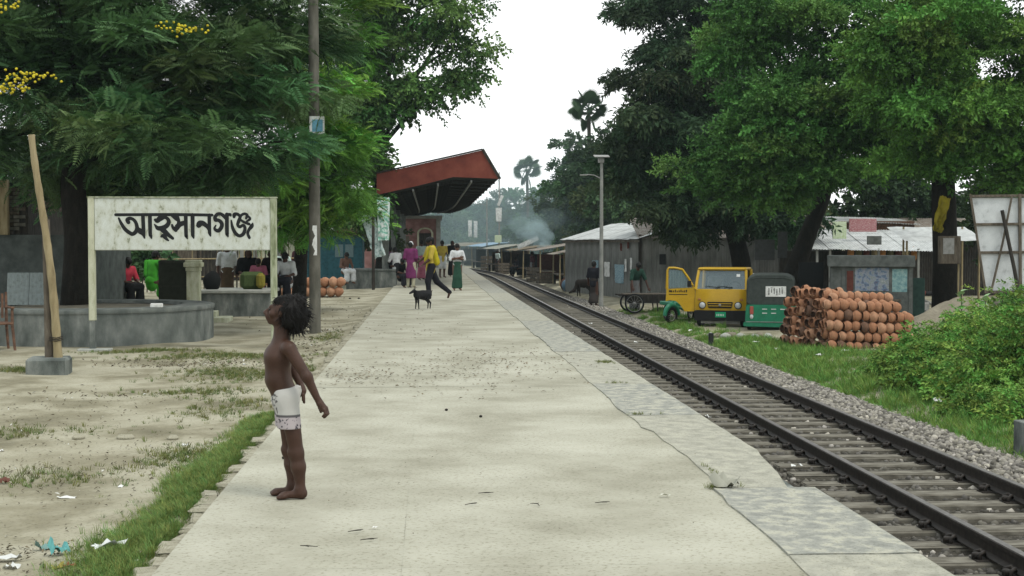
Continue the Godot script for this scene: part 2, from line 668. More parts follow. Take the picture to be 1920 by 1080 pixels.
	M.tin_rust = surf("rusting roof tin", [[0.0, 0.11, 0.07, 0.045], [0.4, 0.2, 0.17, 0.14], [1.0, 0.34, 0.33, 0.31]], 0.5, 0.7, {"seed": 22, "fine": 2.0})
	M.rail = surf("dark rail steel", [[0.0, 0.014, 0.012, 0.011], [0.5, 0.03, 0.025, 0.022], [1.0, 0.06, 0.05, 0.043]], 2.0, 0.6, {"seed": 23, "fine": 6.0, "world": true})
	M.rail_top = surf("run-over rail top", [[0.0, 0.1, 0.09, 0.085], [1.0, 0.24, 0.225, 0.215]], 1.5, 0.4, {"seed": 24, "metal": 0.6, "world": true})
	M.sleeper = surf("dusty sleeper", [[0.0, 0.085, 0.077, 0.061], [0.5, 0.17, 0.157, 0.13], [1.0, 0.28, 0.262, 0.222]], 1.3, 0.95, {"seed": 25, "fine": 4.0, "world": true, "stretch": Vector3(0.4, 1, 1)})
	M.ballast = surf("brown ballast bed", [[0.0, 0.035, 0.031, 0.026], [0.45, 0.085, 0.077, 0.064], [1.0, 0.17, 0.155, 0.13]], 0.9, 1.0, {"seed": 26, "fine": 3.0, "world": true, "bump": 4.0, "freq": 0.03})
	M.stone = plain("ballast stone", 0.9, 0.9, 0.9, 0.95)
	M.stone.vertex_color_use_as_albedo = true
	M.scrap = plain("scrap", 1, 1, 1, 0.75)
	M.scrap.vertex_color_use_as_albedo = true
	M.blade = leafy("grass blade", 0.7)
	M.leaf = leafy("broad leaf", 0.55)
	M.leaf_fine = leafy("fine leaflet", 0.65)
	M.clay = surf("fired clay", [[0.0, 0.24, 0.115, 0.062], [0.45, 0.36, 0.175, 0.1], [1.0, 0.46, 0.24, 0.145]], 1.6, 0.85, {"seed": 27, "fine": 5.0})
	M.clay_b = surf("paler fired clay", [[0.0, 0.3, 0.16, 0.095], [0.5, 0.43, 0.235, 0.145], [1.0, 0.52, 0.31, 0.2]], 1.6, 0.85, {"seed": 28, "fine": 5.0})
	M.clay_c = surf("smoked clay", [[0.0, 0.06, 0.04, 0.032], [0.5, 0.15, 0.085, 0.058], [1.0, 0.26, 0.14, 0.09]], 1.6, 0.85, {"seed": 29, "fine": 5.0})
	M.red_paint = surf("red oxide sheet", [[0.0, 0.14, 0.035, 0.024], [0.5, 0.2, 0.05, 0.034], [1.0, 0.25, 0.075, 0.05]], 0.2, 0.7, {"seed": 30, "fine": 1.0})
	M.pink = surf("faded pink plaster", [[0.0, 0.17, 0.085, 0.08], [0.5, 0.26, 0.14, 0.13], [1.0, 0.33, 0.2, 0.19]], 0.25, 0.9, {"seed": 31, "fine": 1.0})
	M.grey_plaster = surf("grey plaster", [[0.0, 0.2, 0.21, 0.2], [1.0, 0.38, 0.38, 0.36]], 0.25, 0.9, {"seed": 32, "fine": 1.0})
	M.sand = surf("heaped sand", [[0.0, 0.16, 0.14, 0.105], [0.5, 0.24, 0.215, 0.165], [1.0, 0.31, 0.28, 0.22]], 0.4, 1.0, {"seed": 33, "fine": 2.0, "world": true, "bump": 2.0})
	M.white = worn("dirty white", 0.72, 0.73, 0.72, 0.7, 0.6)
	M.dark = plain("near black", 0.01, 0.011, 0.011, 0.9)
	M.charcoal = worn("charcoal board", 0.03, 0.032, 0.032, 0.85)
	M.rubber = plain("tyre rubber", 0.014, 0.014, 0.014, 0.85)
	M.steel = worn("grey steel", 0.3, 0.3, 0.29, 0.45)
	M.teal = worn("teal painted board", 0.035, 0.12, 0.15, 0.7, 0.7)
	more_materials()
	M.glass = StandardMaterial3D.new()
	M.glass.resource_name = "window glass"
	M.glass.transparency = BaseMaterial3D.TRANSPARENCY_ALPHA
	M.glass.albedo_color = Color(0.55, 0.65, 0.68, 0.25)
	M.glass.roughness = 0.05

# ---------------------------------------------------------------- the lie of the land
func track_shift(z: float) -> float:
	var a := -z - 80.0
	return -0.0016 * a * a if a > 0.0 and a < 75.0 else (-9.0 - 0.24 * (a - 75.0) if a >= 75.0 else 0.0)

var lay := FastNoiseLite.new()

func ground_y(x: float, z: float) -> float:
	var s := track_shift(z) if z < -80.0 else 0.0
	var u := x - s
	var y := lerpf(-0.1, -0.055, smoothstep(-2.1, -1.45, u))
	if u > 1.0:
		var t := clampf((u - 1.0) / 1.2, 0.0, 1.0)
		y = lerpf(-0.1, -0.86, t)
	if u > 5.6:
		var t := smoothstep(5.6, 6.6, u)
		y = lerpf(-0.86, -0.62, t)
	if z > -32.0 and z < 5.0 and u > 6.4:
		var near := smoothstep(-31.0, -20.0, z)
		y += near * smoothstep(6.4, 9.5, u) * 0.34
	if u < -1.6 or u > 6.3:
		y += lay.get_noise_2d(x * 6.0, z * 6.0) * 0.05
	return y

func axis(lo: float, hi: float, fine_lo: float, fine_hi: float, step: float) -> Array:
	var o := []
	var x := fine_lo
	while x < fine_hi:
		o.append(x)
		x += step
	var g := step
	x = fine_hi
	while x < hi:
		o.append(x)
		g *= 1.35
		x += g
	o.append(hi)
	g = step
	x = fine_lo
	while x > lo:
		g *= 1.35
		x -= g
		o.push_front(max(x, lo))
	return o

func make_ground():
	lay.seed = 7
	lay.frequency = 0.06
	var xs := axis(-900.0, 900.0, -12.0, 18.0, 0.3)
	var zs := axis(-1200.0, 200.0, -60.0, 0.0, 0.35)
	zs.reverse()
	var s := Shape.new()
	s.sheet(xs.size() - 1, zs.size() - 1, func(i, k): return Vector3(xs[i], ground_y(xs[i], zs[k]), zs[k]), true)
	structure("ground", s, M.yard)

func make_platform():
	var root := Node3D.new()
	root.name = "platform"
	root.set_meta("kind", "structure")
	add_child(root)
	# paving panels, two abreast, with narrow joints
	var z := 3.0
	var row := 0
	while z > -175.0:
		var ln := rr(4.4, 5.6)
		if row == 3:
			ln = 3.0
		if z < -60.0:
			ln = 14.0
		for side in 2:
			var x0 := -1.27 if side == 0 else -0.135
			var x1 := -0.139 if side == 0 else 2.05
			var nz := 12
			var z0 := z - 0.002
			var z1 := z - ln + 0.002
			var sink := rr(-0.002, 0.002)
			var s := Shape.new()
			var nx := 4 if z > -60.0 else 1
			s.sheet(nx, nz, func(i, k):
				var zz: float = lerpf(z0, z1, float(k) / nz)
				var xx: float = lerpf(x0, x1, float(i) / nx) + track_shift(zz)
				return Vector3(xx, sink + lay.get_noise_2d(xx * 30.0, zz * 30.0) * 0.004, zz), true)
			part(root, "paving_panel", s, M.paving)
		z -= ln
		row += 1
	# mass of the platform below the panels
	var body := Shape.new()
	z = 3.0
	while z > -175.0:
		var zn := z - (6.0 if z < -70.0 else 12.0)
		var a := track_shift(z)
		var b := track_shift(zn)
		body.quad(Vector3(2.36 + a, -0.9, z), Vector3(2.36 + b, -0.9, zn), Vector3(2.36 + b, -0.09, zn), Vector3(2.36 + a, -0.09, z))
		body.quad(Vector3(-1.3 + b, -0.3, zn), Vector3(-1.3 + a, -0.3, z), Vector3(-1.3 + a, -0.02, z), Vector3(-1.3 + b, -0.02, zn))
		body.quad(Vector3(1.76 + a, -0.09, z), Vector3(2.36 + a, -0.09, z), Vector3(2.36 + b, -0.09, zn), Vector3(1.76 + b, -0.09, zn))
		z = zn
	part(root, "retaining_wall", body, M.cement)
	var fill := Shape.new()
	z = 3.0
	while z > -175.0:
		var zn := z - (6.0 if z < -70.0 else 12.0)
		var a := track_shift(z)
		var b := track_shift(zn)
		fill.quad(Vector3(-1.3 + a, -0.0015, z), Vector3(1.76 + a, -0.0015, z), Vector3(1.76 + b, -0.0015, zn), Vector3(-1.3 + b, -0.0015, zn))
		z = zn
	part(root, "joint_filling", fill, M.paving)
	# edge slabs, ragged on the inner side, one with its outer corner broken away
	var cuts := [3.0, -0.9, -4.6, -6.72, -8.6, -12.3, -15.1, -19.6, -23.0, -27.5, -32.0, -37.0, -43.0, -50.0, -58.0, -68.0, -80.0, -90.0, -100.0, -110.0, -120.0, -130.0, -145.0, -160.0, -175.0]
	for i in cuts.size() - 1:
		var za: float = cuts[i] - 0.008
		var zb: float = cuts[i + 1] + 0.008
		var dy := rr(0.001, 0.005)
		var nn: int = clampi(int((za - zb) / 0.25), 2, 18)
		var inner := []
		var outer := []
		for k in nn + 1:
			var zz := lerpf(za, zb, float(k) / nn)
			var sh := track_shift(zz)
			inner.append(Vector3(1.775 + sh + lay.get_noise_1d(zz * 9.0) * 0.05 + lay.get_noise_1d(zz * 60.0) * 0.02 + (0.07 if zz < -8.7 and zz > -11.5 else 0.0), 0, zz))
			var o := 2.43 + sh + lay.get_noise_1d(zz * 40.0 + 500.0) * 0.012
			if zz < -8.6 and zz > -10.2:
				o -= (0.2 - 0.13 * (-8.6 - zz)) * (0.7 + 0.5 * abs(lay.get_noise_1d(zz * 80.0)))
			outer.append(Vector3(o, 0, zz))
		var s := Shape.new()
		var up := Vector3(0, dy + 0.006, 0)
		var dn := Vector3(0, -0.085, 0)
		s.sheet(3, nn, func(a, k):
			var p: Vector3 = inner[k].lerp(outer[k], a / 3.0)
			return p + up + Vector3(0, lay.get_noise_2d(p.x * 70.0, p.z * 70.0) * 0.006, 0), true)
		for k in nn:
			s.quad(outer[k] + dn, outer[k + 1] + dn, outer[k + 1] + up, outer[k] + up)
			s.quad(inner[k + 1] + dn, inner[k] + dn, inner[k] + up, inner[k + 1] + up)
		s.quad(inner[0] + dn, outer[0] + dn, outer[0] + up, inner[0] + up)
		s.quad(outer[nn] + dn, inner[nn] + dn, inner[nn] + up, outer[nn] + up)
		part(root, "edge_slab", s, M.coping_sandy if i in [2, 4, 6, 9, 11, 14] else M.coping)
	# kerb angle under the broken slab and along the farther edge
	var k2 := Shape.new()
	k2.bar(Vector3(2.362, -0.2, -60.0), Vector3(2.45, -0.088, -4.0), 0.01)
	part(root, "kerb_rail", k2, M.cement)
	# a row of bricks set along the yard side
	var bm := []
	for j in 4:
		var s := Shape.new()
		s.box(Vector3.ZERO, Vector3(rr(0.11, 0.14), 0.09, rr(0.2, 0.27)), 0.018)
		for q in s.v.size():
			s.v[q] += Vector3(rr(-0.004, 0.004), rr(-0.004, 0.004), rr(-0.004, 0.004))
		bm.append(s.mesh())
	z = -5.2
	while z > -34.0:
		if rng.randf() > 0.06:
			var o := part(root, "edging_brick", bm[rng.randi() % 4], M.brick_pale)
			o.position = Vector3(-1.335 + rr(-0.045, 0.025), -0.056 + rr(-0.025, 0.006), z)
			o.rotation = Vector3(rr(-0.05, 0.05), rr(-0.3, 0.3), rr(-0.07, 0.07))
		z -= rr(0.2, 0.34)

func make_track():
	# bed of the line
	var bed := Shape.new()
	var zs := axis(-190.0, 10.0, -60.0, 4.0, 0.5)
	zs.reverse()
	var cross := [[2.38, -0.7], [3.2, -0.68], [3.7, -0.665], [4.4, -0.66], [5.1, -0.665], [5.5, -0.66], [5.9, -0.68], [6.35, -0.78]]
	bed.sheet(cross.size() - 1, zs.size() - 1, func(i, k): return Vector3(cross[i][0] + track_shift(zs[k]), cross[i][1] + lay.get_noise_2d(cross[i][0] * 40.0, zs[k] * 40.0) * 0.02, zs[k]), true)
	structure("track_bed", bed, M.ballast)
	var root := thing("railway_track", "single railway track with dark rails on worn sleepers beside the platform", "railway track", Vector3.ZERO)
	# rails
	var prof := [Vector2(-0.06, 0.0), Vector2(0.06, 0.0), Vector2(0.06, 0.012), Vector2(0.012, 0.03), Vector2(0.01, 0.092), Vector2(0.034, 0.1), Vector2(0.034, 0.126), Vector2(0.027, 0.133), Vector2(-0.027, 0.133), Vector2(-0.034, 0.126), Vector2(-0.034, 0.1), Vector2(-0.01, 0.092), Vector2(-0.012, 0.03), Vector2(-0.06, 0.012)]
	var cuts := [6.0]
	while cuts[-1] > -80.0:
		cuts.append(cuts[-1] - 10.0)
	while cuts[-1] > -185.0:
		cuts.append(cuts[-1] - 4.0)
	for x in [3.87, 4.95]:
		var s := Shape.new()
		var top := Shape.new()
		for i in cuts.size() - 1:
			var a := Vector3(x + track_shift(cuts[i]), -0.613, cuts[i])
			var b := Vector3(x + track_shift(cuts[i + 1]), -0.613, cuts[i + 1])
			for j in prof.size():
				var p: Vector2 = prof[j]
				var q: Vector2 = prof[(j + 1) % prof.size()]
				var pp := Vector3(p.x, p.y, 0)
				var qq := Vector3(q.x, q.y, 0)
				if j == 7:
					top.quad(a + qq, a + pp, b + pp, b + qq)
				else:
					s.quad(a + qq, a + pp, b + pp, b + qq)
		var r := part(root, "rail", s, M.rail)
		part(r, "running_surface", top, M.rail_top)
	# sleepers with their fastenings
	var sm := []
	for j in 4:
		var s := Shape.new()
		s.box(Vector3.ZERO, Vector3(rr(1.95, 2.06), 0.13, rr(0.205, 0.235)), 0.014)
		for q in s.v.size():
			s.v[q] += Vector3(rr(-0.01, 0.01), rr(-0.004, 0.004), rr(-0.006, 0.006))
		sm.append(s.mesh())
	var plate := Shape.new()
	plate.box(Vector3(0, 0.008, 0), Vector3(0.3, 0.016, 0.15), 0.004)
	var pm := plate.mesh()
	var clip := Shape.new()
	clip.tube([Vector3(-0.03, 0.01, 0.045), Vector3(-0.035, 0.04, 0.05), Vector3(0.0, 0.055, 0.03), Vector3(0.02, 0.03, 0.0), Vector3(0.0, 0.055, -0.03), Vector3(-0.035, 0.04, -0.05), Vector3(-0.03, 0.01, -0.045)], [0.014, 0.014, 0.014, 0.014, 0.014, 0.014, 0.014], 6)
	clip.lathe([Vector2(0.0, 0.0), Vector2(0.034, 0.0), Vector2(0.034, 0.03), Vector2(0.022, 0.04), Vector2(0.0, 0.042)], 8, Vector3(-0.04, 0.008, 0))
	var cm := clip.mesh()
	var z := 0.5
	var i := 0
	while z > -135.0 and i < 290:
		var o := part(root, "sleeper", sm[rng.randi() % 4], M.sleeper)
		var sh := track_shift(z)
		o.position = Vector3(4.41 + sh + rr(-0.03, 0.03), -0.69 + rr(-0.008, 0.006), z + rr(-0.02, 0.02))
		o.rotation.y = rr(-0.015, 0.015) + (atan(0.0032 * (-z - 80.0)) if z < -80.0 else 0.0)
		if z > -34.0:
			for x in [3.87, 4.95]:
				var f := part(o, "tie_plate", pm, M.rail)
				f.position = Vector3(x - o.position.x, 0.06, 0)
				for sd in [-1.0, 1.0]:
					var c := part(o, "rail_clip", cm, M.rail)
					c.position = Vector3(x - o.position.x + sd * 0.085, 0.07, 0)
					c.rotation.y = 0.0 if sd < 0.0 else PI
		z -= 0.514
		i += 1
	# loose stones: shoulder beyond the far rail and between the sleepers
	var st := []
	for j in 3:
		var s := Shape.new()
		s.ball(Vector3.ZERO, Vector3(0.034, 0.024, 0.029), 5, 4)
		for q in s.v.size():
			var p := s.v[q]
			s.v[q] = p * (1.0 + 0.45 * lay.get_noise_3d(p.x * 900.0 + j * 70.0, p.y * 900.0, p.z * 900.0))
		st.append(s.mesh())
	for j in 3:
		var xf := []
		var cs := []
		for q in 15000:
			var zz := -4.0 - 52.0 * pow(rng.randf(), 1.5)
			var x: float
			var yy: float
			if rng.randf() < 0.62:
				x = rr(5.12, 6.5)
				yy = -0.645 - 0.12 * smoothstep(5.7, 6.5, x) + rr(-0.01, 0.02)
			else:
				x = rr(2.5, 5.1)
				yy = -0.668 + rr(-0.01, 0.012)
				if fposmod(zz - 0.5 + 0.257, 0.514) > 0.14 and fposmod(zz - 0.5 + 0.257, 0.514) < 0.374 and x > 3.4 and x < 5.42:
					continue
			var sc := rr(0.55, 1.35)
			xf.append(Transform3D(Basis.from_euler(Vector3(rr(0, 6), rr(0, 6), rr(0, 6))).scaled(Vector3.ONE * sc), Vector3(x, yy, zz)))
			var g := rr(0.1, 0.34) if x > 5.1 else rr(0.06, 0.17)
			if rng.randf() < 0.06:
				g = rr(0.35, 0.5)
			cs.append(Color(g * 1.04, g * 0.97, g * rr(0.8, 0.88)))
		var o := mass(self, "ballast_stones", st[j], M.stone, xf, cs)
		tag(o, ["grey brown ballast stones heaped along the far rail", "rounded ballast stones mixed through the track shoulder", "small broken ballast chips between the sleepers"][j], "gravel")

# ---------------------------------------------------------------- grass and weeds
func tuft(blades: int, h: float, spread: float, width: float, sd: int) -> ArrayMesh:
	var g := RandomNumberGenerator.new()
	g.seed = sd
	var s := Shape.new()
	for b in blades:
		var a := g.randf() * TAU
		var base := Vector3(cos(a), 0, sin(a)) * g.randf() * spread * 0.5
		var lean := Vector3(cos(a), 0, sin(a)) * g.randf_range(0.1, 0.9) * h * 0.7
		var hh := h * g.randf_range(0.5, 1.0)
		var side := Vector3(-sin(a + 0.6), 0, cos(a + 0.6)) * width
		var mid := base + lean * 0.35 + Vector3(0, hh * 0.6, 0)
		var tip := base + lean + Vector3(0, hh, 0)
		var k := g.randf_range(0.7, 1.2)
		s.tint = Color(k, k, k)
		s.quad(base - side, base + side, mid + side * 0.8, mid - side * 0.8)
		s.tri(mid - side * 0.8, mid + side * 0.8, tip)
	return s.mesh()

# a leafy sprig: leaves along a short stem
func sprig(leaves: int, len: float, leaf_l: float, leaf_w: float, droop: float, sd: int) -> ArrayMesh:
	var g := RandomNumberGenerator.new()
	g.seed = sd
	var s := Shape.new()
	for i in leaves:
		var t := (i + 0.6) / leaves
		var p := Vector3(0, 0, len * t) + Vector3(0, -droop * t * t * len, 0)
		var a := i * 2.4 + g.randf_range(-0.4, 0.4)
		var out := (Vector3(cos(a), sin(a) * 0.6, 0.55 + g.randf_range(-0.3, 0.3)) + Vector3(0, -droop * 0.6, 0)).normalized()
		var side := out.cross(Vector3(sin(a * 1.7), 1.0, cos(a))).normalized()
		var up := side.cross(out).normalized()
		var L := leaf_l * g.randf_range(0.7, 1.15)
		var W := leaf_w * g.randf_range(0.8, 1.1)
		var k := g.randf_range(0.72, 1.25)
		s.tint = Color(k * g.randf_range(0.9, 1.12), k, k * 0.95)
		var fold := up * W * 0.35
		var b := p + out * L * 0.45
		var tip := p + out * L - up * L * 0.12
		s.tri(p, b + side * W + fold, tip)
		s.tri(p, tip, b - side * W + fold)
	return s.mesh()

# a feathery compound leaf: pairs of narrow leaflets on a curved stalk
func frond(pairs: int, len: float, leaflet: float, sd: int) -> ArrayMesh:
	var g := RandomNumberGenerator.new()
	g.seed = sd
	var s := Shape.new()
	for i in pairs:
		var t := (i + 1.0) / pairs
		var p := Vector3(0, -0.35 * t * t * len, len * t)
		var L := leaflet * (0.55 + 0.9 * sin(PI * (0.15 + 0.8 * t)))
		for sd2 in [-1.0, 1.0]:
			var out := Vector3(sd2, -0.2 + g.randf_range(-0.15, 0.15), 0.55 + g.randf_range(-0.1, 0.1)).normalized()
			var w := Vector3(0, 0.15, 1).cross(out).normalized().cross(out) * leaflet * 0.17
			var k := g.randf_range(0.8, 1.2)
			s.tint = Color(k, k, k)
			var b := p + out * L * 0.5
			s.tri(p, b + w, p + out * L)
			s.tri(p, p + out * L, b - w)
	return s.mesh()

func make_grass():
	var tufts := [tuft(9, 0.09, 0.12, 0.0035, 1), tuft(14, 0.13, 0.2, 0.0026, 2), tuft(8, 0.2, 0.14, 0.0045, 3)]
	# strip along the yard side of the platform
	var xf := []
	var cs := []
	for i in 11000:
		var z := -6.0 - 7.0 * pow(rng.randf(), 0.9)
		var wide := 0.42 - 0.035 * (-6.0 - z)
		if wide < 0.02:
			continue
		var x: float = -1.41 - abs(rng.randfn(0.0, 0.5)) * wide
		if lay.get_noise_2d(x * 60.0, z * 30.0) < -0.1 - 0.25 * rng.randf():
			continue
		xf.append(Transform3D(Basis.from_euler(Vector3(rr(-0.3, 0.3), rr(0, 6), rr(-0.3, 0.3))).scaled(Vector3(1.0, 0.75, 1.0) * rr(0.3, 0.75)), Vector3(x, ground_y(x, z) - 0.005, z)))
		var k := rr(0.75, 1.35)
		cs.append(Color(0.13 * k * rr(0.75, 1.5), 0.21 * k, 0.06 * k))
	tag(mass(self, "grass", tufts[1], M.blade, xf, cs), "lush green grass strip growing along the brick platform edge", "grass")
	# thin patches over the yard
	xf = []
	cs = []
	var patches := [[-2.2, -17.6, 1.0, 1.1, 900], [-3.0, -20.2, 1.3, 0.6, 650], [-4.3, -21.3, 1.0, 0.3, 350], [-5.3, -18.4, 0.45, 0.35, 260], [-3.9, -12.3, 1.1, 0.5, 260], [-2.0, -13.8, 0.5, 1.0, 220], [-2.9, -10.0, 0.9, 0.5, 200], [-1.9, -10.8, 0.35, 0.6, 260], [-1.75, -24.0, 0.3, 1.5, 150], [-2.6, -15.4, 0.7, 0.5, 240]]
	for p in patches:
		for i in p[4]:
			var x: float = p[0] + rng.randfn(0.0, 0.5) * p[2]
			var z: float = p[1] + rng.randfn(0.0, 0.5) * p[3]
			if x > -1.45:
				continue
			xf.append(Transform3D(Basis.from_euler(Vector3(rr(-0.3, 0.3), rr(0, 6), rr(-0.3, 0.3))).scaled(Vector3(1, 0.75, 1) * rr(0.35, 1.0)), Vector3(x, ground_y(x, z) - 0.005, z)))
			var k := rr(0.7, 1.2)
			cs.append(Color(0.13 * k * rr(0.8, 1.3), 0.16 * k, 0.055 * k))
	var joints := [[2.25, -17.8, 0.12, 0.2, 60], [1.82, -8.62, 0.1, 0.03, 26], [1.86, -12.35, 0.14, 0.03, 18], [1.9, -9.2, 0.02, 0.3, 14], [2.1, -15.15, 0.2, 0.03, 14]]
	for p in joints:
		for i in p[4]:
			var x: float = p[0] + rng.randfn(0.0, 0.5) * p[2]
			var z: float = p[1] + rng.randfn(0.0, 0.5) * p[3]
			xf.append(Transform3D(Basis.from_euler(Vector3(rr(-0.4, 0.4), rr(0, 6), rr(-0.4, 0.4))).scaled(Vector3.ONE * rr(0.2, 0.5)), Vector3(x, 0.008, z)))
			cs.append(Color(0.15, 0.17, 0.06) * rr(0.7, 1.2))
	tag(mass(self, "grass", tufts[0], M.blade, xf, cs), "sparse thin grass patches on the sandy yard and in paving joints", "grass")
	# green verge beyond the track
	for j in 3:
		xf = []
		cs = []
		for i in [16000, 14000, 6000][j]:
			var z := -9.0 - 36.0 * pow(rng.randf(), 1.25)
			var edge := 6.02 + lay.get_noise_1d(z * 8.0) * 0.3
			var x := edge + pow(rng.randf(), 1.4) * (4.6 if z > -25.0 else 2.3)
			var bare := lay.get_noise_2d(x * 14.0 + 90.0, z * 14.0)
			if bare > 0.22 + (0.5 if j == 0 else 0.0) or (z < -31.0 and bare > -0.12) or (z < -27.5 and x > 7.6):
				continue
			xf.append(Transform3D(Basis.from_euler(Vector3(rr(-0.25, 0.25), rr(0, 6), rr(-0.25, 0.25))).scaled(Vector3.ONE * rr(0.6, 1.25)), Vector3(x, ground_y(x, z) - 0.01, z)))
			var k := rr(0.75, 1.3)
			cs.append(Color(0.125 * k * rr(0.75, 1.5), 0.25 * k, 0.055 * k))
		tag(mass(self, "grass", tufts[j], M.blade, xf, cs), ["short green turf covering the verge beyond the track", "longer green grass standing through the verge turf", "tall grass blades scattered over the verge"][j], "grass")
	# weedy bushes on the bank
	var sprigs := [sprig(11, 0.2, 0.075, 0.02, 0.4, 21), sprig(9, 0.16, 0.09, 0.03, 0.5, 22)]
	var spots := [[6.95, -17.0, 0.42, 0.3], [7.3, -18.2, 0.55, 0.45], [7.75, -18.7, 0.62, 0.7], [7.2, -19.6, 0.5, 0.38], [8.3, -20.2, 0.8, 0.95], [7.8, -21.0, 0.62, 0.5], [8.9, -22.4, 0.8, 0.7], [8.3, -23.0, 0.55, 0.35], [7.45, -21.6, 0.5, 0.28], [9.6, -23.6, 0.7, 0.6], [7.15, -16.2, 0.42, 0.4], [8.4, -18.6, 0.8, 1.05], [9.2, -20.8, 0.8, 1.2]]
	var words := ["low ragged weed bush at the gravel edge just past the trackside block", "spreading weed bush behind the trackside block", "full leafy weed bush in the middle of the bank", "low weed bush between the verge turf and the full leafy bush", "tall weed bush on the bank crest below the hoarding", "bright weed bush on the near slope of the bank crest", "tall pale weed bush at the foot of the sand heap", "small weed bush between the clay pots and the tall pale bush", "lowest weed bush at the outer edge of the bank turf", "weed bush growing up the side of the sand heap", "weed bush beside the trackside block on its track side", "big weed bush topping the bank behind the trackside block", "tallest weed bush at the right end of the bank crest"]
	for i in spots.size():
		var p: Array = spots[i]
		var at := Vector3(p[0], ground_y(p[0], p[1]) - 0.02, p[1])
		var o := thing("weed_bush", words[i], "bush", at, 0.0, "weed bushes on the track bank")
		var stems := Shape.new()
		xf = []
		cs = []
		var n := int(170 * p[2] * (0.7 + p[3]))
		for q in 9:
			var a := rr(0, TAU)
			var tip := Vector3(cos(a) * p[2] * rr(0.2, 0.8), p[3] * rr(0.6, 1.0), sin(a) * p[2] * rr(0.2, 0.8))
			stems.tube([Vector3(cos(a), 0, sin(a)) * 0.05, tip * 0.5 + Vector3(0, 0.06, 0), tip], [0.009, 0.007, 0.003], 4, false)
		for q in n * 5:
			var a := rr(0, TAU)
			var r := sqrt(rng.randf())
			var hgt: float = (1.0 - r * r * 0.75) * p[3]
			var pos := Vector3(cos(a) * r * p[2], hgt * pow(rng.randf(), 0.45), sin(a) * r * p[2])
			pos *= 1.0 + 0.55 * lay.get_noise_3d(pos.x * 45.0 + i * 40.0, pos.y * 45.0, pos.z * 45.0)
			if rng.randf() < 0.05:
				pos.y += rr(0.1, 0.35)
			if pos.y < 0.0:
				continue
			var b := Basis.looking_at(-Vector3(cos(a) * (0.3 + r), rr(0.1, 1.1), sin(a) * (0.3 + r)).normalized(), Vector3.UP.rotated(Vector3.RIGHT, 0.3))
			xf.append(Transform3D(b.rotated(Vector3.UP, rr(-0.8, 0.8)).scaled(Vector3.ONE * rr(0.45, 0.95)), pos))
			var k := rr(0.6, 1.3) * (1.15 if i % 3 == 1 else 0.85)
			cs.append(Color(0.13 * k * rr(0.75, 1.5), 0.27 * k, 0.055 * k))
		part(o, "stems", stems, M.bark_grey)
		mass(o, "foliage", sprigs[i % 2], M.leaf, xf, cs)
	# two pale broad-leaved milkweeds standing out of the bushes
	var mk := 0
	for p in [[10.0, -25.6, 1.1, "pale milkweed with broad round leaves in front of the sand heap"], [11.2, -27.4, 1.0, "pale milkweed with broad round leaves below the white hoarding"]]:
		var at := Vector3(p[0], ground_y(p[0], p[1]) - 0.02, p[1])
		var o := thing("milkweed", p[3], "plant", at)
		var st := Shape.new()
		st.tube([Vector3.ZERO, Vector3(0.03, p[2] * 0.5, 0), Vector3(0.0, p[2], 0.02)], [0.018, 0.014, 0.008], 6)
		part(o, "stem", st, M.bark_grey)
		for q in 12:
			var lf := Shape.new()
			var k := rr(0.85, 1.2)
			lf.tint = Color(0.25 * k, 0.38 * k, 0.2 * k)
			var ln := rr(0.13, 0.19)
			lf.sheet(4, 5, func(a, c):
				var t: float = c / 5.0
				var w: float = ln * 0.42 * sin(PI * pow(t * 0.97 + 0.03, 0.8))
				var u: float = a / 2.0 - 1.0
				return Vector3(u * w, 0.25 * w * u * u - 0.3 * ln * t * t, -ln * t))
			var l := part(o, "leaf", lf, M.leaf)
			l.position = Vector3(0, p[2] * (0.35 + 0.65 * q / 11.0), 0)
			l.rotation = Vector3(rr(0.35, 1.1), q * 1.57 + rr(-0.3, 0.3), 0)
		mk += 1

# ---------------------------------------------------------------- leaves, scraps and rubbish underfoot
func scrap_shape(w: float, l: float, h: float, sd: float) -> Shape:
	var s := Shape.new()
	s.sheet(5, 4, func(i, k):
		var x: float = (i / 5.0 - 0.5) * w
		var z: float = (k / 4.0 - 0.5) * l
		return Vector3(x * (1.0 + 0.5 * lay.get_noise_2d(z * 300.0, sd)), 0.004 + h * abs(lay.get_noise_3d(x * 160.0, z * 160.0, sd * 3.0)) * 1.7, z * (1.0 + 0.5 * lay.get_noise_2d(x * 300.0, sd + 40.0))))
	return s

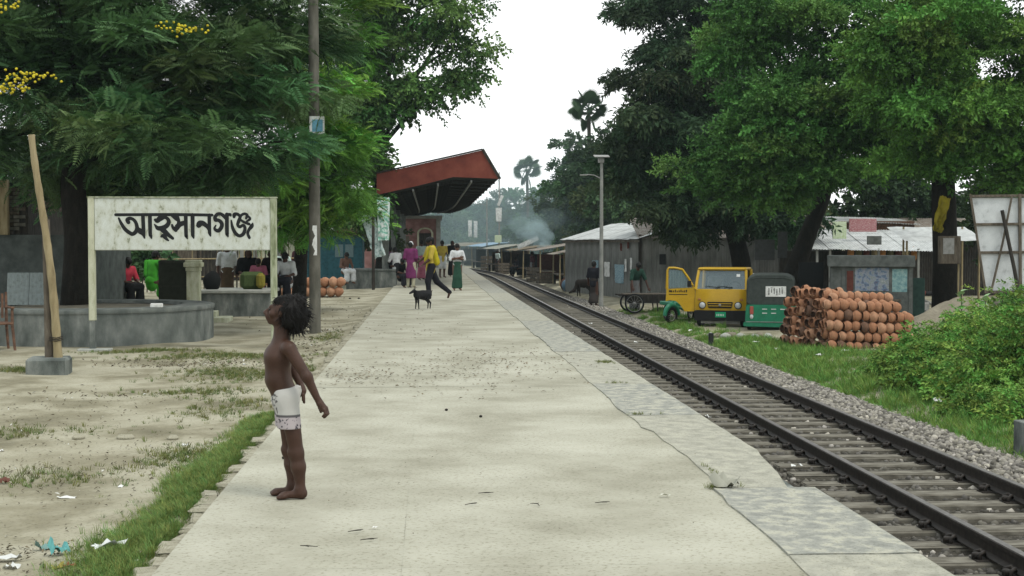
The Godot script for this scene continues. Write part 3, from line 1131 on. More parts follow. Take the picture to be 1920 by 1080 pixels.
func make_litter():
	# fallen leaves and crumbs
	var leaf := Shape.new()
	leaf.tri(Vector3(-0.03, 0.004, 0), Vector3(0, 0.009, 0.013), Vector3(0.03, 0.003, 0))
	leaf.tri(Vector3(-0.03, 0.004, 0), Vector3(0.03, 0.003, 0), Vector3(0, 0.008, -0.013))
	var lm := leaf.mesh()
	var xf := []
	var cs := []
	var fields := [[0.2, -17.2, 1.3, 2.6, 520], [1.1, -18.5, 0.9, 2.4, 260], [-0.9, -16.2, 0.6, 1.0, 220], [-0.2, -25.0, 1.2, 6.0, 160], [0.3, -9.0, 1.3, 2.5, 60], [0.3, -10.5, 1.9, 5.0, 420]]
	for f in fields:
		for i in f[4]:
			var x: float = f[0] + rng.randfn(0.0, 0.55) * f[2]
			var z: float = f[1] + rng.randfn(0.0, 0.55) * f[3]
			if x < -1.25 or x > 2.35:
				continue
			var sc := rr(0.3, 1.05) * (0.3 if z > -13.5 else 1.0)
			xf.append(Transform3D(Basis.from_euler(Vector3(rr(-0.3, 0.3), rr(0, 6), rr(-0.3, 0.3))).scaled(Vector3(sc, sc, sc)), Vector3(x, 0.014, z)))
			var k := rr(0.5, 1.5)
			cs.append(Color(0.11 * k, 0.085 * k, 0.05 * k))
	tag(mass(self, "leaf_litter", lm, M.scrap, xf, cs), "brown fallen leaves and crumbs scattered over the platform paving", "leaf litter")
	xf = []
	cs = []
	for f in [[-2.6, -10.2, 1.3, 1.6, 700], [-4.0, -12.5, 2.0, 2.4, 520], [-2.3, -7.4, 0.8, 0.6, 420], [-1.9, -22.5, 0.5, 4.0, 420], [-2.2, -26.0, 0.35, 0.5, 160], [-3.2, -19.2, 1.6, 0.6, 460], [-2.6, -33.0, 1.6, 6.0, 300], [-3.3, -14.8, 1.4, 1.0, 200]]:
		for i in f[4]:
			var x: float = f[0] + rng.randfn(0.0, 0.55) * f[2]
			var z: float = f[1] + rng.randfn(0.0, 0.55) * f[3]
			if x > -1.4:
				continue
			var sc := rr(0.2, 1.1) * (0.6 if z > -15.0 else 1.0)
			xf.append(Transform3D(Basis.from_euler(Vector3(rr(-0.4, 0.4), rr(0, 6), rr(-0.4, 0.4))).scaled(Vector3(sc, sc * 1.5, sc)), Vector3(x, ground_y(x, z) + 0.006, z)))
			var k := rr(0.4, 1.5)
			cs.append(Color(0.1 * k, 0.082 * k, 0.05 * k) if rng.randf() > 0.07 else Color(0.5, 0.5, 0.46))
	tag(mass(self, "leaf_litter", lm, M.scrap, xf, cs), "dry leaf crumbs and bits strewn over the sandy yard", "leaf litter")
	# twigs on the paving
	var tw := Shape.new()
	tw.tube([Vector3(-0.045, 0.003, 0), Vector3(0, 0.008, 0.012), Vector3(0.05, 0.003, -0.01)], [0.002, 0.003, 0.0015], 5)
	tw.tube([Vector3(-0.01, 0.006, 0.01), Vector3(0.02, 0.008, 0.03)], [0.002, 0.001], 4)
	var t0 := single("twig", tw, M.wood_dark, "thin dark twig lying on the platform paving", "twig", Vector3(-0.32, 0.008, -7.2), 0.3, "twigs on the paving")
	for p in [[-0.4, -7.42, 0.5], [0.34, -8.5, 0.1], [0.24, -8.15, 0.6], [0.62, -8.1, 2.0], [-0.62, -7.05, -0.4], [1.02, -8.15, 0.2]]:
		copy(t0, "twig", Vector3(p[0], 0.008, p[1]), p[2])
	# paper, plastic and rubbish, each its own piece
	var list := [
		[-4.1, -12.5, 0.2, 0.1, 0.05, Color(0.55, 0.56, 0.56), "white and black crushed carton lying alone on the yard"],
		[-2.35, -9.1, 0.11, 0.05, 0.02, Color(0.6, 0.6, 0.58), "flat white paper scrap on sand left of the grass strip"],
		[-2.1, -9.5, 0.035, 0.03, 0.02, Color(0.62, 0.62, 0.6), ""],
		[-3.4, -11.2, 0.05, 0.03, 0.02, Color(0.6, 0.6, 0.58), ""],
		[-3.0, -11.9, 0.05, 0.03, 0.02, Color(0.6, 0.6, 0.56), ""],
		[-2.0, -11.4, 0.06, 0.05, 0.03, Color(0.6, 0.6, 0.58), ""],
		[-2.2, -19.4, 0.09, 0.06, 0.05, Color(0.66, 0.66, 0.64), ""],
		[-2.5, -18.9, 0.07, 0.05, 0.03, Color(0.55, 0.55, 0.52), ""],
		[-1.9, -16.4, 0.06, 0.04, 0.02, Color(0.6, 0.6, 0.58), ""],
		[-1.68, -7.35, 0.17, 0.09, 0.07, Color(0.62, 0.64, 0.63), "torn white plastic bag against the lush grass strip"],
		[-2.17, -7.2, 0.13, 0.07, 0.05, Color(0.55, 0.56, 0.54), "crumpled white paper in the rubbish heap"],
		[-2.1, -7.05, 0.07, 0.05, 0.04, Color(0.55, 0.56, 0.54), "small balled white paper in the rubbish heap"],
		[-1.93, -7.3, 0.09, 0.1, 0.09, Color(0.1, 0.3, 0.29), "turquoise plastic wrapper curled up in the rubbish heap"],
		[-2.06, -7.5, 0.09, 0.06, 0.06, Color(0.16, 0.27, 0.25), "faded grey green plastic wrapper in the rubbish heap"],
		[-1.86, -7.0, 0.05, 0.04, 0.04, Color(0.3, 0.25, 0.06), "yellowish wrapper in the rubbish heap"],
		[-1.8, -7.02, 0.05, 0.04, 0.04, Color(0.25, 0.05, 0.03), "small red wrapper in the rubbish heap"],
		[-2.95, -9.75, 0.07, 0.05, 0.06, Color(0.12, 0.05, 0.035), "broken reddish brick lump on the yard"],
		[-0.3, -7.5, 0.035, 0.018, 0.01, Color(0.62, 0.62, 0.6), ""],
		[1.43, -8.35, 0.06, 0.025, 0.02, Color(0.5, 0.5, 0.42), ""],
		[0.42, -17.0, 0.05, 0.02, 0.02, Color(0.66, 0.66, 0.6), ""],
		[1.86, -8.62, 0.17, 0.12, 0.1, Color(0.28, 0.28, 0.23), "loose cement lump beside the ragged edge slab"],
	]
	var i := 0
	for p in list:
		i += 1
		var on_pave: bool = p[0] > -1.3
		var y: float = 0.006 if on_pave else ground_y(p[0], p[1]) - 0.002
		var s := scrap_shape(p[2], p[3], p[4], i * 17.0)
		var m := plain("litter %d" % i, p[5].r, p[5].g, p[5].b, 0.7)
		if p[6]:
			single("litter_scrap", s, m, p[6], "litter", Vector3(p[0], y, p[1]), rr(-0.5, 0.5))
		elif on_pave:
			single("litter_scrap", s, m, "tiny pale paper scrap on the platform paving", "litter", Vector3(p[0], y, p[1]), rr(0, 3), "paper scraps on the paving")
		else:
			single("litter_scrap", s, m, "tiny white paper scrap on the sandy yard", "litter", Vector3(p[0], y, p[1]), rr(0, 3), "paper scraps on the yard")
	for p in [[6.7, -17.9, 0.16, 0.1, 0.09], [6.75, -17.0, 0.14, 0.08, 0.03], [8.05, -22.6, 0.24, 0.12, 0.04], [6.9, -29.0, 0.12, 0.1, 0.05], [6.35, -33.5, 0.08, 0.08, 0.06], [7.3, -25.6, 0.16, 0.1, 0.05], [7.9, -26.0, 0.12, 0.1, 0.05], [6.9, -27.2, 0.1, 0.1, 0.05], [6.1, -37.0, 0.1, 0.08, 0.04]]:
		i += 1
		single("litter_scrap", scrap_shape(p[2], p[3], p[4], i * 17.0), M.white, "crumpled white plastic rubbish on the grassy verge beyond the track", "litter", Vector3(p[0], ground_y(p[0], p[1]) + 0.05, p[1]), rr(0, 3), "plastic rubbish on the verge")
	for p in [[3.55, -13.2, 0.1, 0.06], [3.25, -10.0, 0.13, 0.05], [3.45, -17.0, 0.08, 0.04], [4.5, -30.0, 0.1, 0.07], [4.3, -37.0, 0.1, 0.07], [3.3, -33.0, 0.08, 0.06], [3.2, -36.0, 0.08, 0.06]]:
		i += 1
		single("litter_scrap", scrap_shape(p[2], p[3], 0.04, i * 17.0), M.white, "white paper scrap dropped between the sleepers", "litter", Vector3(p[0], -0.618, p[1]), rr(0, 3), "paper scraps on the track")
	# a few flat stones and bricks across the yard
	for p in [[-2.55, -11.75, 0.14], [-2.95, -11.8, 0.1], [-2.15, -11.7, 0.09]]:
		var s := Shape.new()
		s.box(Vector3(0, 0.01, 0), Vector3(p[2], 0.05, 0.09), 0.02)
		single("flat_stone", s, M.brick_pale, "pale flat stone half sunk in the sandy yard", "stone", Vector3(p[0], ground_y(p[0], p[1]), p[1]), rr(-0.2, 0.2), "flat stones in the yard")
	var r := 0
	for p in [[-1.05, -10.0], [-1.02, -9.95], [0.15, -12.8], [-2.35, -41.0], [-2.1, -41.2], [0.45, -12.3]]:
		var s := Shape.new()
		s.ball(Vector3(0, 0.008, 0), Vector3(0.016, 0.012, 0.013) * (1.0 if r < 3 or r == 5 else 2.6), 6, 4)
		var on: bool = p[0] > -1.3
		single("pebble", s, M.wood_dark, "dark pebble lying on the platform paving" if on else "dark lump lying on the sand before the clay pots", "pebble", Vector3(p[0], 0.002 if on else ground_y(p[0], p[1]), p[1]), 0.0, "pebbles on the paving" if on else "dark lumps by the pots")
		r += 1

func more_materials():
	M.poster_blue = surf("faded blue poster", [[0.0, 0.05, 0.09, 0.13], [0.4, 0.16, 0.27, 0.33], [0.65, 0.34, 0.46, 0.5], [1.0, 0.6, 0.66, 0.66]], 1.6, 0.8, {"seed": 51, "freq": 0.02})
	M.notice_blue = worn("light blue notice print", 0.17, 0.4, 0.55, 0.7, 2.0)
	M.rust_cloth = worn("dull red cloth", 0.13, 0.045, 0.035, 0.95)
	M.orange_cloth = worn("orange cloth", 0.42, 0.2, 0.07, 0.9)
	M.thatch_bale = worn("olive bale", 0.13, 0.12, 0.06, 0.95)
	M.banner = surf("green white print", [[0.0, 0.05, 0.2, 0.13], [0.45, 0.22, 0.48, 0.38], [0.55, 0.6, 0.66, 0.63], [1.0, 0.68, 0.72, 0.7]], 1.1, 0.8, {"seed": 52, "freq": 0.01})
	M.banner_b = surf("pale print", [[0.0, 0.06, 0.16, 0.13], [0.4, 0.4, 0.5, 0.48], [1.0, 0.66, 0.7, 0.69]], 1.3, 0.8, {"seed": 53, "freq": 0.012})
	M.yellow = surf("yellow body paint", [[0.0, 0.5, 0.3, 0.012], [1.0, 0.6, 0.375, 0.018]], 0.5, 0.4, {"seed": 54, "coat": 0.3, "fine": 1.2})
	M.green = surf("green body paint", [[0.0, 0.012, 0.15, 0.08], [1.0, 0.02, 0.215, 0.12]], 0.7, 0.5, {"seed": 55, "coat": 0.2, "fine": 1.2})
	M.canvas = surf("dark grey canvas", [[0.0, 0.035, 0.043, 0.04], [1.0, 0.068, 0.08, 0.075]], 1.2, 0.8, {"seed": 56, "fine": 5.0})
	M.plate_green = plain("green number plate", 0.01, 0.28, 0.13, 0.5)
	M.lamp_glass = plain("headlamp glass", 0.45, 0.47, 0.47, 0.15, 0.6)
	M.red_glass = plain("tail lamp", 0.3, 0.06, 0.04, 0.3, 0.5)
	M.red_crate = worn("red plastic crate", 0.3, 0.025, 0.028, 0.5)
	M.green_dark = worn("dark green cabinet", 0.022, 0.05, 0.042, 0.7)
	M.yellow_cloth = worn("yellow cloth", 0.26, 0.22, 0.02, 0.9)
	M.kiosk_grey = surf("grimy kiosk board", [[0.0, 0.07, 0.078, 0.074], [0.5, 0.12, 0.13, 0.125], [1.0, 0.18, 0.19, 0.185]], 0.6, 0.85, {"seed": 57, "fine": 2.0})
	M.board_white = surf("white hoarding back", [[0.0, 0.38, 0.4, 0.41], [0.3, 0.6, 0.63, 0.65], [1.0, 0.72, 0.75, 0.77]], 0.5, 0.7, {"seed": 58, "fine": 1.5})
	M.sign_red = surf("faded red sign", [[0.0, 0.26, 0.06, 0.07], [0.5, 0.32, 0.11, 0.12], [0.62, 0.55, 0.4, 0.4], [1.0, 0.6, 0.48, 0.48]], 2.0, 0.8, {"seed": 59, "freq": 0.025})
	M.sign_green = surf("faded green sign", [[0.0, 0.3, 0.42, 0.16], [0.5, 0.5, 0.58, 0.4], [1.0, 0.62, 0.66, 0.6]], 1.5, 0.8, {"seed": 60, "freq": 0.015})
	M.poster_cows = surf("busy faded poster", [[0.0, 0.1, 0.08, 0.12], [0.35, 0.13, 0.19, 0.27], [0.55, 0.28, 0.29, 0.33], [0.7, 0.2, 0.24, 0.24], [1.0, 0.42, 0.42, 0.42]], 0.9, 0.8, {"seed": 61, "freq": 0.013, "oct": 3})
	M.poster_teal = surf("teal poster", [[0.0, 0.1, 0.2, 0.24], [0.5, 0.2, 0.34, 0.34], [1.0, 0.36, 0.46, 0.45]], 1.4, 0.8, {"seed": 62})

# ---------------------------------------------------------------- sheets, roofs and stalls
# corrugated sheet standing in x, y from the origin; the ripples run up
func corrugated(w: float, h: float, pitch := 0.1, amp := 0.014, ny := 1, sag := 0.0) -> Shape:
	var s := Shape.new()
	var nx := int(w / pitch * 4.0)
	s.sheet(nx, ny, func(i, k):
		var x: float = w * i / nx
		return Vector3(x, h * k / ny, amp * sin(TAU * x / pitch) + sag * sin(PI * k / ny)), true)
	return s

# roof of corrugated sheets, each its own part: from edge a-b (low) up to the edge shifted by up
func tin_roof(parent: Node, a: Vector3, b: Vector3, up: Vector3, mat: Material, sheet_w := 0.8):
	var n := int(ceil(a.distance_to(b) / sheet_w))
	var x := (b - a).normalized()
	var w := a.distance_to(b) / n
	for i in n:
		var o := part(parent, "roof_sheet", corrugated(w + 0.05, up.length()), mat)
		var y := up.normalized()
		o.transform = Transform3D(Basis(x, y, x.cross(y).normalized()), a + x * w * i + x.cross(y).normalized() * (0.006 if i % 2 else 0.0) + Vector3(0, rr(-0.01, 0.01), 0))

func tin_wall(parent: Node, a: Vector3, b: Vector3, h: float, mat: Material, sheet_w := 0.8):
	var n := int(ceil(a.distance_to(b) / sheet_w))
	var x := (b - a).normalized()
	var w := a.distance_to(b) / n
	for i in n:
		var o := part(parent, "wall_sheet", corrugated(w + 0.04, h + rr(-0.03, 0.02)), mat)
		o.transform = Transform3D(Basis(x, Vector3.UP, x.cross(Vector3.UP).normalized()), a + x * w * i + x.cross(Vector3.UP) * (0.006 if i % 2 else 0.0))

func cloth(w: float, h: float, wave: float, sd: float, nx := 10, ny := 10) -> Shape:
	var s := Shape.new()
	s.sheet(nx, ny, func(i, k):
		var u: float = float(i) / nx
		var t: float = float(k) / ny
		return Vector3((u - 0.5) * w * (1.0 - 0.15 * t), -h * t + 0.05 * h * lay.get_noise_2d(u * 300.0, sd), wave * lay.get_noise_2d(u * 500.0 + sd * 9.0, t * 160.0) * (0.3 + t)))
	return s

# an open market stall on posts; its front faces -x (the track)
func stall(at: Vector3, turn: float, w: float, d: float, h: float, roof: String, wall: Material, label: String) -> Node3D:
	var o := thing("market_stall", label, "stall", at, turn, "")
	for x in [-1.0, 1.0]:
		for z in [-1.0, 1.0]:
			var s := Shape.new()
			s.tube([Vector3(x * d * 0.46, -0.1, z * w * 0.46), Vector3(x * d * 0.46 + rr(-0.04, 0.04), h + (0.25 if x > 0 else 0.0), z * w * 0.46 + rr(-0.04, 0.04))], [0.045, 0.035], 7)
			part(o, "post", s, M.bamboo)
	var lowl := Vector3(-d * 0.62, h, w * 0.56)
	if roof == "tin" or roof == "rust" or roof == "bright":
		tin_roof(o, lowl, Vector3(-d * 0.62, h, -w * 0.56), Vector3(d * 1.2, rr(0.25, 0.6), 0), {"tin": M.tin, "rust": M.tin_rust, "bright": M.tin_bright}[roof])
	else:
		var s := Shape.new()
		var hh := h
		s.sheet(8, 8, func(i, k):
			var u: float = i / 8.0
			var t: float = k / 8.0
			return Vector3(lerpf(-d * 0.66, d * 0.6, u), hh + 0.35 * sin(PI * 0.5 * u) - 0.16 * sin(PI * t) * sin(PI * u) + 0.05 * lay.get_noise_2d(u * 200.0, t * 200.0), lerpf(-w * 0.56, w * 0.56, t)))
		part(o, "tarpaulin", s, M[roof])
	var bk := Shape.new()
	bk.bar(Vector3(d * 0.42, 0.0, -w * 0.46), Vector3(d * 0.46, h * 0.92, w * 0.46))
	part(o, "back_wall", bk, wall)
	var side := Shape.new()
	side.bar(Vector3(-d * 0.3, 0.0, -w * 0.47), Vector3(d * 0.42, h * 0.85, -w * 0.45))
	part(o, "side_wall", side, wall)
	var cn := Shape.new()
	cn.bar(Vector3(-d * 0.5, 0.52, -w * 0.44), Vector3(-d * 0.05, 0.58, w * 0.44), 0.01)
	part(o, "counter", cn, M.wood)
	for z in [-0.4, 0.4]:
		var lg := Shape.new()
		lg.bar(Vector3(-d * 0.46, -0.05, z * w - 0.03), Vector3(-d * 0.4, 0.52, z * w + 0.03))
		part(o, "counter_leg", lg, M.wood_dark)
	return o

func sack(c: Vector3, r: Vector3) -> Shape:
	var s := Shape.new()
	s.ball(c, r, 10, 7)
	for i in s.v.size():
		s.v[i] += (s.v[i] - c) * 0.22 * lay.get_noise_3d(s.v[i].x * 60.0, s.v[i].y * 60.0, s.v[i].z * 60.0)
	return s

func make_buildings():
	# --- platform shelter: raised red end fascia, sloping roof, dark soffit carried by columns on the yard side
	var sh := thing("platform_shelter", "long platform shelter with red painted fascia and dark underside", "shelter", Vector3(0, 0, -50.0))
	var front := PackedVector2Array([Vector2(-1.9, 3.28), Vector2(-0.4, 3.62), Vector2(0.85, 3.93), Vector2(2.48, 3.87), Vector2(1.87, 4.89), Vector2(-1.9, 4.03)])
	var f := Shape.new()
	f.prism(front, -0.06, 0.0)
	var fa := part(sh, "end_fascia", f, M.red_paint)
	var trim := Shape.new()
	trim.beam(Vector3(-1.92, 4.06, 0.01), Vector3(1.9, 4.93, 0.01), 0.1, 0.05)
	trim.beam(Vector3(1.9, 4.93, 0.01), Vector3(2.53, 3.86, 0.01), 0.05, 0.1)
	part(fa, "edge_trim", trim, M.wood_dark)
	for i in 7:
		var rib := Shape.new()
		var x := -1.5 + 0.5 * i
		rib.bar(Vector3(x, lerpf(3.4, 3.95, clampf((x + 1.9) / 2.75, 0, 1)), 0.0), Vector3(x + 0.012, lerpf(4.0, 4.84, clampf((x + 1.9) / 3.77, 0, 1)), 0.012))
		part(fa, "sheet_seam", rib, M.red_paint)
	var zs := [-0.07, -10.0, -20.0, -30.0, -36.0, -42.0, -48.0, -54.0]
	for i in zs.size() - 1:
		var za: float = zs[i]
		var zb: float = zs[i + 1]
		var sa := Vector3(track_shift(za - 50.0), 0, za)
		var sb := Vector3(track_shift(zb - 50.0), 0, zb)
		var r := Shape.new()
		r.quad(Vector3(-1.9, 4.03, 0) + sa, Vector3(1.87, 4.89, 0) + sa, Vector3(1.87, 4.89, 0) + sb, Vector3(-1.9, 4.03, 0) + sb)
		r.quad(Vector3(1.87, 4.89, 0) + sa, Vector3(2.48, 3.87, 0) + sa, Vector3(2.48, 3.87, 0) + sb, Vector3(1.87, 4.89, 0) + sb)
		part(sh, "roof_panel", r, M.tin_rust)
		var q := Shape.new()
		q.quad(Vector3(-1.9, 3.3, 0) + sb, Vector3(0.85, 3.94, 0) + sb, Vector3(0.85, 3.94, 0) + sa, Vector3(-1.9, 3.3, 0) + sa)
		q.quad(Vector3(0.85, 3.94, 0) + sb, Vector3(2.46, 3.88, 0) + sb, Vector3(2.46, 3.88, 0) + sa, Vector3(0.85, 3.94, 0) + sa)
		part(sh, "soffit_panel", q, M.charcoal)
		for t in 3:
			var zz: float = lerpf(za, zb, (t + 0.5) / 3.0)
			var k := Vector3(track_shift(zz - 50.0), 0, zz)
			var b := Shape.new()
			b.beam(Vector3(-1.85, 3.2, 0) + k, Vector3(0.85, 3.86, 0) + k, 0.08, 0.12)
			b.beam(Vector3(0.85, 3.86, 0) + k, Vector3(2.42, 3.8, 0) + k, 0.08, 0.1)
			part(sh, "rafter", b, M.wood_dark)
		for x in [-0.6, 0.3, 1.5]:
			var p := Shape.new()
			var y: float = lerpf(3.16, 3.8, (x + 1.9) / 2.75) if x < 0.85 else 3.78
			p.beam(Vector3(x, y, 0) + sa, Vector3(x, y, 0) + sb, 0.06, 0.08)
			part(sh, "purlin", p, M.tin)
		var c := Shape.new()
		c.bar(Vector3(-1.75, -0.1, za - 1.05), Vector3(-1.5, 3.25, za - 0.8), 0.02)
		part(sh, "column", c, M.cement)
	# --- station house under the shelter
	var st := thing("station_house", "faded pink station house with arched doorway under the shelter", "building", Vector3(-2.3, -0.1, -88.0))
	var w := Shape.new()
	w.bar(Vector3(-4.5, 0, -26.0), Vector3(2.95, 3.2, -0.12))
	w.bar(Vector3(-4.5, 0, -0.12), Vector3(1.62, 3.2, 0.0))
	w.bar(Vector3(2.38, 0, -0.12), Vector3(2.95, 3.2, 0.0))
	w.bar(Vector3(1.62, 2.3, -0.12), Vector3(2.38, 3.2, 0.0))
	part(st, "wall", w, M.pink)
	for x in [1.5, 2.4]:
		var j := Shape.new()
		j.bar(Vector3(x, 0, 0.0), Vector3(x + 0.12, 2.35, 0.06))
		part(st, "door_jamb", j, M.cream)
	var ar := Shape.new()
	var arc := []
	for i in 9:
		arc.append(Vector3(2.0 - 0.44 * cos(PI * i / 8.0), 2.3 + 0.3 * sin(PI * i / 8.0), 0.03))
	ar.tube(arc, [0.06, 0.06, 0.06, 0.06, 0.06, 0.06, 0.06, 0.06, 0.06], 5)
	part(st, "door_arch", ar, M.cream)
	var dr := Shape.new()
	dr.bar(Vector3(1.63, 0.0, -0.1), Vector3(2.37, 2.28, -0.08))
	part(st, "door", dr, M.wood_dark)
	for x in [-0.9, 0.3]:
		var wn := Shape.new()
		wn.bar(Vector3(x, 0.9, 0.0), Vector3(x + 0.7, 2.1, 0.04))
		part(st, "window_shutter", wn, M.wood)
	var ps := Shape.new()
	ps.bar(Vector3(2.7, 0, 0.0), Vector3(2.98, 3.25, 0.08))
	part(st, "corner_pilaster", ps, M.grey_plaster)
	var co := Shape.new()
	co.bar(Vector3(-4.6, 3.2, -26.1), Vector3(3.1, 3.4, 0.14), 0.02)
	part(st, "cornice", co, M.grey_plaster)
	# --- houses behind the left yard
	var hl := thing("brick_house", "low plastered house with brick upper wall at the yard corner", "house", Vector3(-9.6, -0.1, -29.0))
	var lw := Shape.new()
	lw.bar(Vector3(-3.0, 0, -4.0), Vector3(2.6, 1.82, 0.0))
	part(hl, "lower_wall", lw, surf("grey green plaster", [[0.0, 0.06, 0.07, 0.068], [0.5, 0.1, 0.115, 0.112], [1.0, 0.15, 0.17, 0.165]], 0.4, 0.9, {"seed": 41, "fine": 1.5}))
	var bx := Shape.new()
	bx.bar(Vector3(-3.0, 1.82, -3.9), Vector3(1.35, 2.82, -0.12))
	part(hl, "backing_wall", bx, M.wood_dark)
	var br := Shape.new()
	br.box(Vector3.ZERO, Vector3(0.24, 0.068, 0.06), 0.006)
	var brm := br.mesh()
	for r in 12:
		for c in 18:
			if rng.randf() < 0.04:
				continue
			var x := -2.9 + c * 0.255 + (0.127 if r % 2 else 0.0)
			if x > 1.3:
				continue
			var o := part(hl, "brick", brm, M.wood if rng.randf() < 0.4 else M.pole)
			o.position = Vector3(x, 1.87 + r * 0.08, -0.105 + rr(-0.008, 0.01))
	var pl := Shape.new()
	pl.bar(Vector3(0.75, 1.82, -0.1), Vector3(0.98, 2.95, 0.06), 0.01)
	part(hl, "pier", pl, M.bamboo)
	var rs := Shape.new()
	rs.sheet(6, 6, func(i, k): return Vector3(1.9 + 0.75 * i / 6.0, 2.62 - 0.36 * k / 6.0 + 0.02 * lay.get_noise_2d(i * 40.0, k * 30.0), 0.3 + 1.2 * k / 6.0))
	part(hl, "red_awning", rs, worn("dull red awning", 0.12, 0.03, 0.028, 0.8))
	var st2 := Shape.new()
	st2.beam(Vector3(1.9, 2.26, 1.5), Vector3(2.75, 2.45, 1.5), 0.05, 0.05)
	st2.beam(Vector3(2.7, 0.6, 1.45), Vector3(2.7, 2.4, 1.45), 0.06, 0.06)
	part(hl, "awning_frame", st2, M.wood_dark)
	var hb := thing("long_shed", "dark long shed closing off the back of the yard", "shed", Vector3(-13.0, -0.1, -62.0))
	tin_wall(hb, Vector3(-6, 0, 0), Vector3(6.2, 0, 0), 2.4, M.wood_dark, 1.0)
	tin_roof(hb, Vector3(-6.2, 2.35, 0.4), Vector3(6.4, 2.35, 0.4), Vector3(0, 0.9, -2.6), M.tin_rust, 1.0)
	for i in 5:
		var wd := Shape.new()
		wd.bar(Vector3(-5.0 + i * 2.3, 0.9, 0.03), Vector3(-4.2 + i * 2.3, 1.8, 0.07))
		part(hb, "shutter", wd, M.wood if i % 2 else M.grey_plaster)
	var hm := thing("market_shed", "long dark market shed far behind the white awning", "shed", Vector3(24.0, -0.62, -56.0))
	tin_wall(hm, Vector3(-7, 0, 0), Vector3(9, 0, 0), 2.5, M.wood_dark, 1.0)
	tin_roof(hm, Vector3(-7.2, 2.45, 0.5), Vector3(9.2, 2.45, 0.5), Vector3(0, 0.8, -3.0), M.tin_rust, 1.0)
	# --- grey tin shed behind the vehicles
	var sd := thing("tin_shed", "large grey corrugated tin shed behind the parked vehicles", "shed", Vector3(8.07, -0.62, -53.0))
	tin_wall(sd, Vector3(0, 0, 0), Vector3(7.4, 0, 0.15), 2.4, M.tin)
	tin_wall(sd, Vector3(-2.0, 0, -9.0), Vector3(0, 0, 0), 2.34, M.tin)
	tin_roof(sd, Vector3(-2.25, 2.32, -9.0), Vector3(-0.2, 2.32, 0.35), Vector3(2.4, 0.72, -0.5), M.tin_bright)
	tin_roof(sd, Vector3(-0.1, 2.38, 0.35), Vector3(7.5, 2.36, 0.5), Vector3(0, 0.95, -3.2), M.tin_rust)
	var cp := Shape.new()
	cp.bar(Vector3(-0.06, 0, -0.02), Vector3(0.06, 2.5, 0.08))
	part(sd, "corner_post", cp, M.wood_dark)
	var ev := Shape.new()
	ev.beam(Vector3(-2.1, 2.25, -9.0), Vector3(-0.08, 2.25, 0.2), 0.06, 0.08)
	part(sd, "eave_beam", ev, M.tin_rust)
	for q in [[-0.9, 0.95, 1.1, 0.75, 0], [-1.5, 1.1, 0.7, 0.6, 1], [-0.35, 1.3, 0.22, 0.6, 1], [-0.6, 1.3, 0.2, 0.5, 1], [-2.1, 1.2, 0.8, 0.5, 0]]:
		var p := part(sd, "torn_poster", cloth(q[2], q[3], 0.04, q[0] * 50.0, 6, 6), M.poster_blue if q[4] == 0 else M.white)
		var dirv := Vector3(-2.0, 0, -9.0).normalized()
		p.transform = Transform3D(Basis(-dirv, Vector3.UP, dirv.cross(Vector3.UP) * -1.0), dirv * (-q[0] * 2.4) + Vector3(-0.045, q[1] + q[3] * 0.5, 0.01))
	for q in [[-0.42, 2.2], [-0.75, 2.12], [-1.2, 2.1]]:
		var p := part(sd, "hanging_cloth", cloth(0.25, 0.3, 0.05, q[0] * 90.0, 5, 5), M.rust_cloth)
		p.position = Vector3(q[0] * 2.2 / 9.0 * 2.0 - 0.1, q[1] + 0.05, q[0] * 2.6)
		p.rotation.y = -1.35
	var hatch := Shape.new()
	hatch.bar(Vector3(0.75, 1.35, 0.03), Vector3(1.0, 1.75, 0.06))
	part(sd, "wall_hatch", hatch, M.charcoal)
	# --- row of stalls beyond the shed
	M.tarp_blue = worn("blue tarpaulin", 0.16, 0.27, 0.38, 0.5)
	M.tarp_pale = worn("pale tarpaulin", 0.26, 0.26, 0.22, 0.7)
	M.thatch = surf("old thatch", [[0.0, 0.09, 0.075, 0.05], [1.0, 0.26, 0.22, 0.16]], 1.0, 1.0, {"seed": 42, "fine": 3.0})
	stall(Vector3(7.4, -0.62, -64.5), 0.0, 4.4, 2.0, 1.75, "rust", M.wood, "open stall with rusty tin roof beside the grey shed")
	stall(Vector3(7.5, -0.62, -72.0), 0.0, 4.0, 2.0, 1.6, "rust", M.charcoal, "stall with low rusty roof left of the rusty roofed stall")
	stall(Vector3(7.2, -0.62, -81.0), 0.05, 4.6, 2.2, 1.75, "rust", M.rust_cloth, "dark red walled stall under the drifting smoke")
	stall(Vector3(6.8, -0.62, -91.0), 0.12, 4.6, 2.4, 1.7, "thatch", M.charcoal, "dark thatched stall with one bright tin sheet propped on its roof")
	var bs := single("propped_sheet", corrugated(1.5, 0.3, 0.1, 0.014), M.tin_bright, "bright tin sheet propped on the dark thatched stall", "tin sheet", Vector3(5.7, 1.15, -89.0), 0.25)
	bs.rotation.z = 0.42
	stall(Vector3(5.9, -0.62, -105.0), 0.15, 6.0, 2.2, 1.75, "tarp_pale", M.wood, "stall under a sagging pale tarpaulin")
	stall(Vector3(5.3, -0.62, -121.0), 0.2, 6.0, 2.2, 1.9, "tarp_blue", M.charcoal, "stall under a blue tarpaulin by the slim lamp post")
	stall(Vector3(4.7, -0.62, -134.0), 0.25, 6.5, 2.2, 1.9, "thatch", M.wood, "grey thatched stall where the track bends away")
	stall(Vector3(3.9, -0.62, -147.0), 0.3, 7.5, 2.2, 1.9, "thatch", M.wood, "farthest thatched stall beside the bending track")
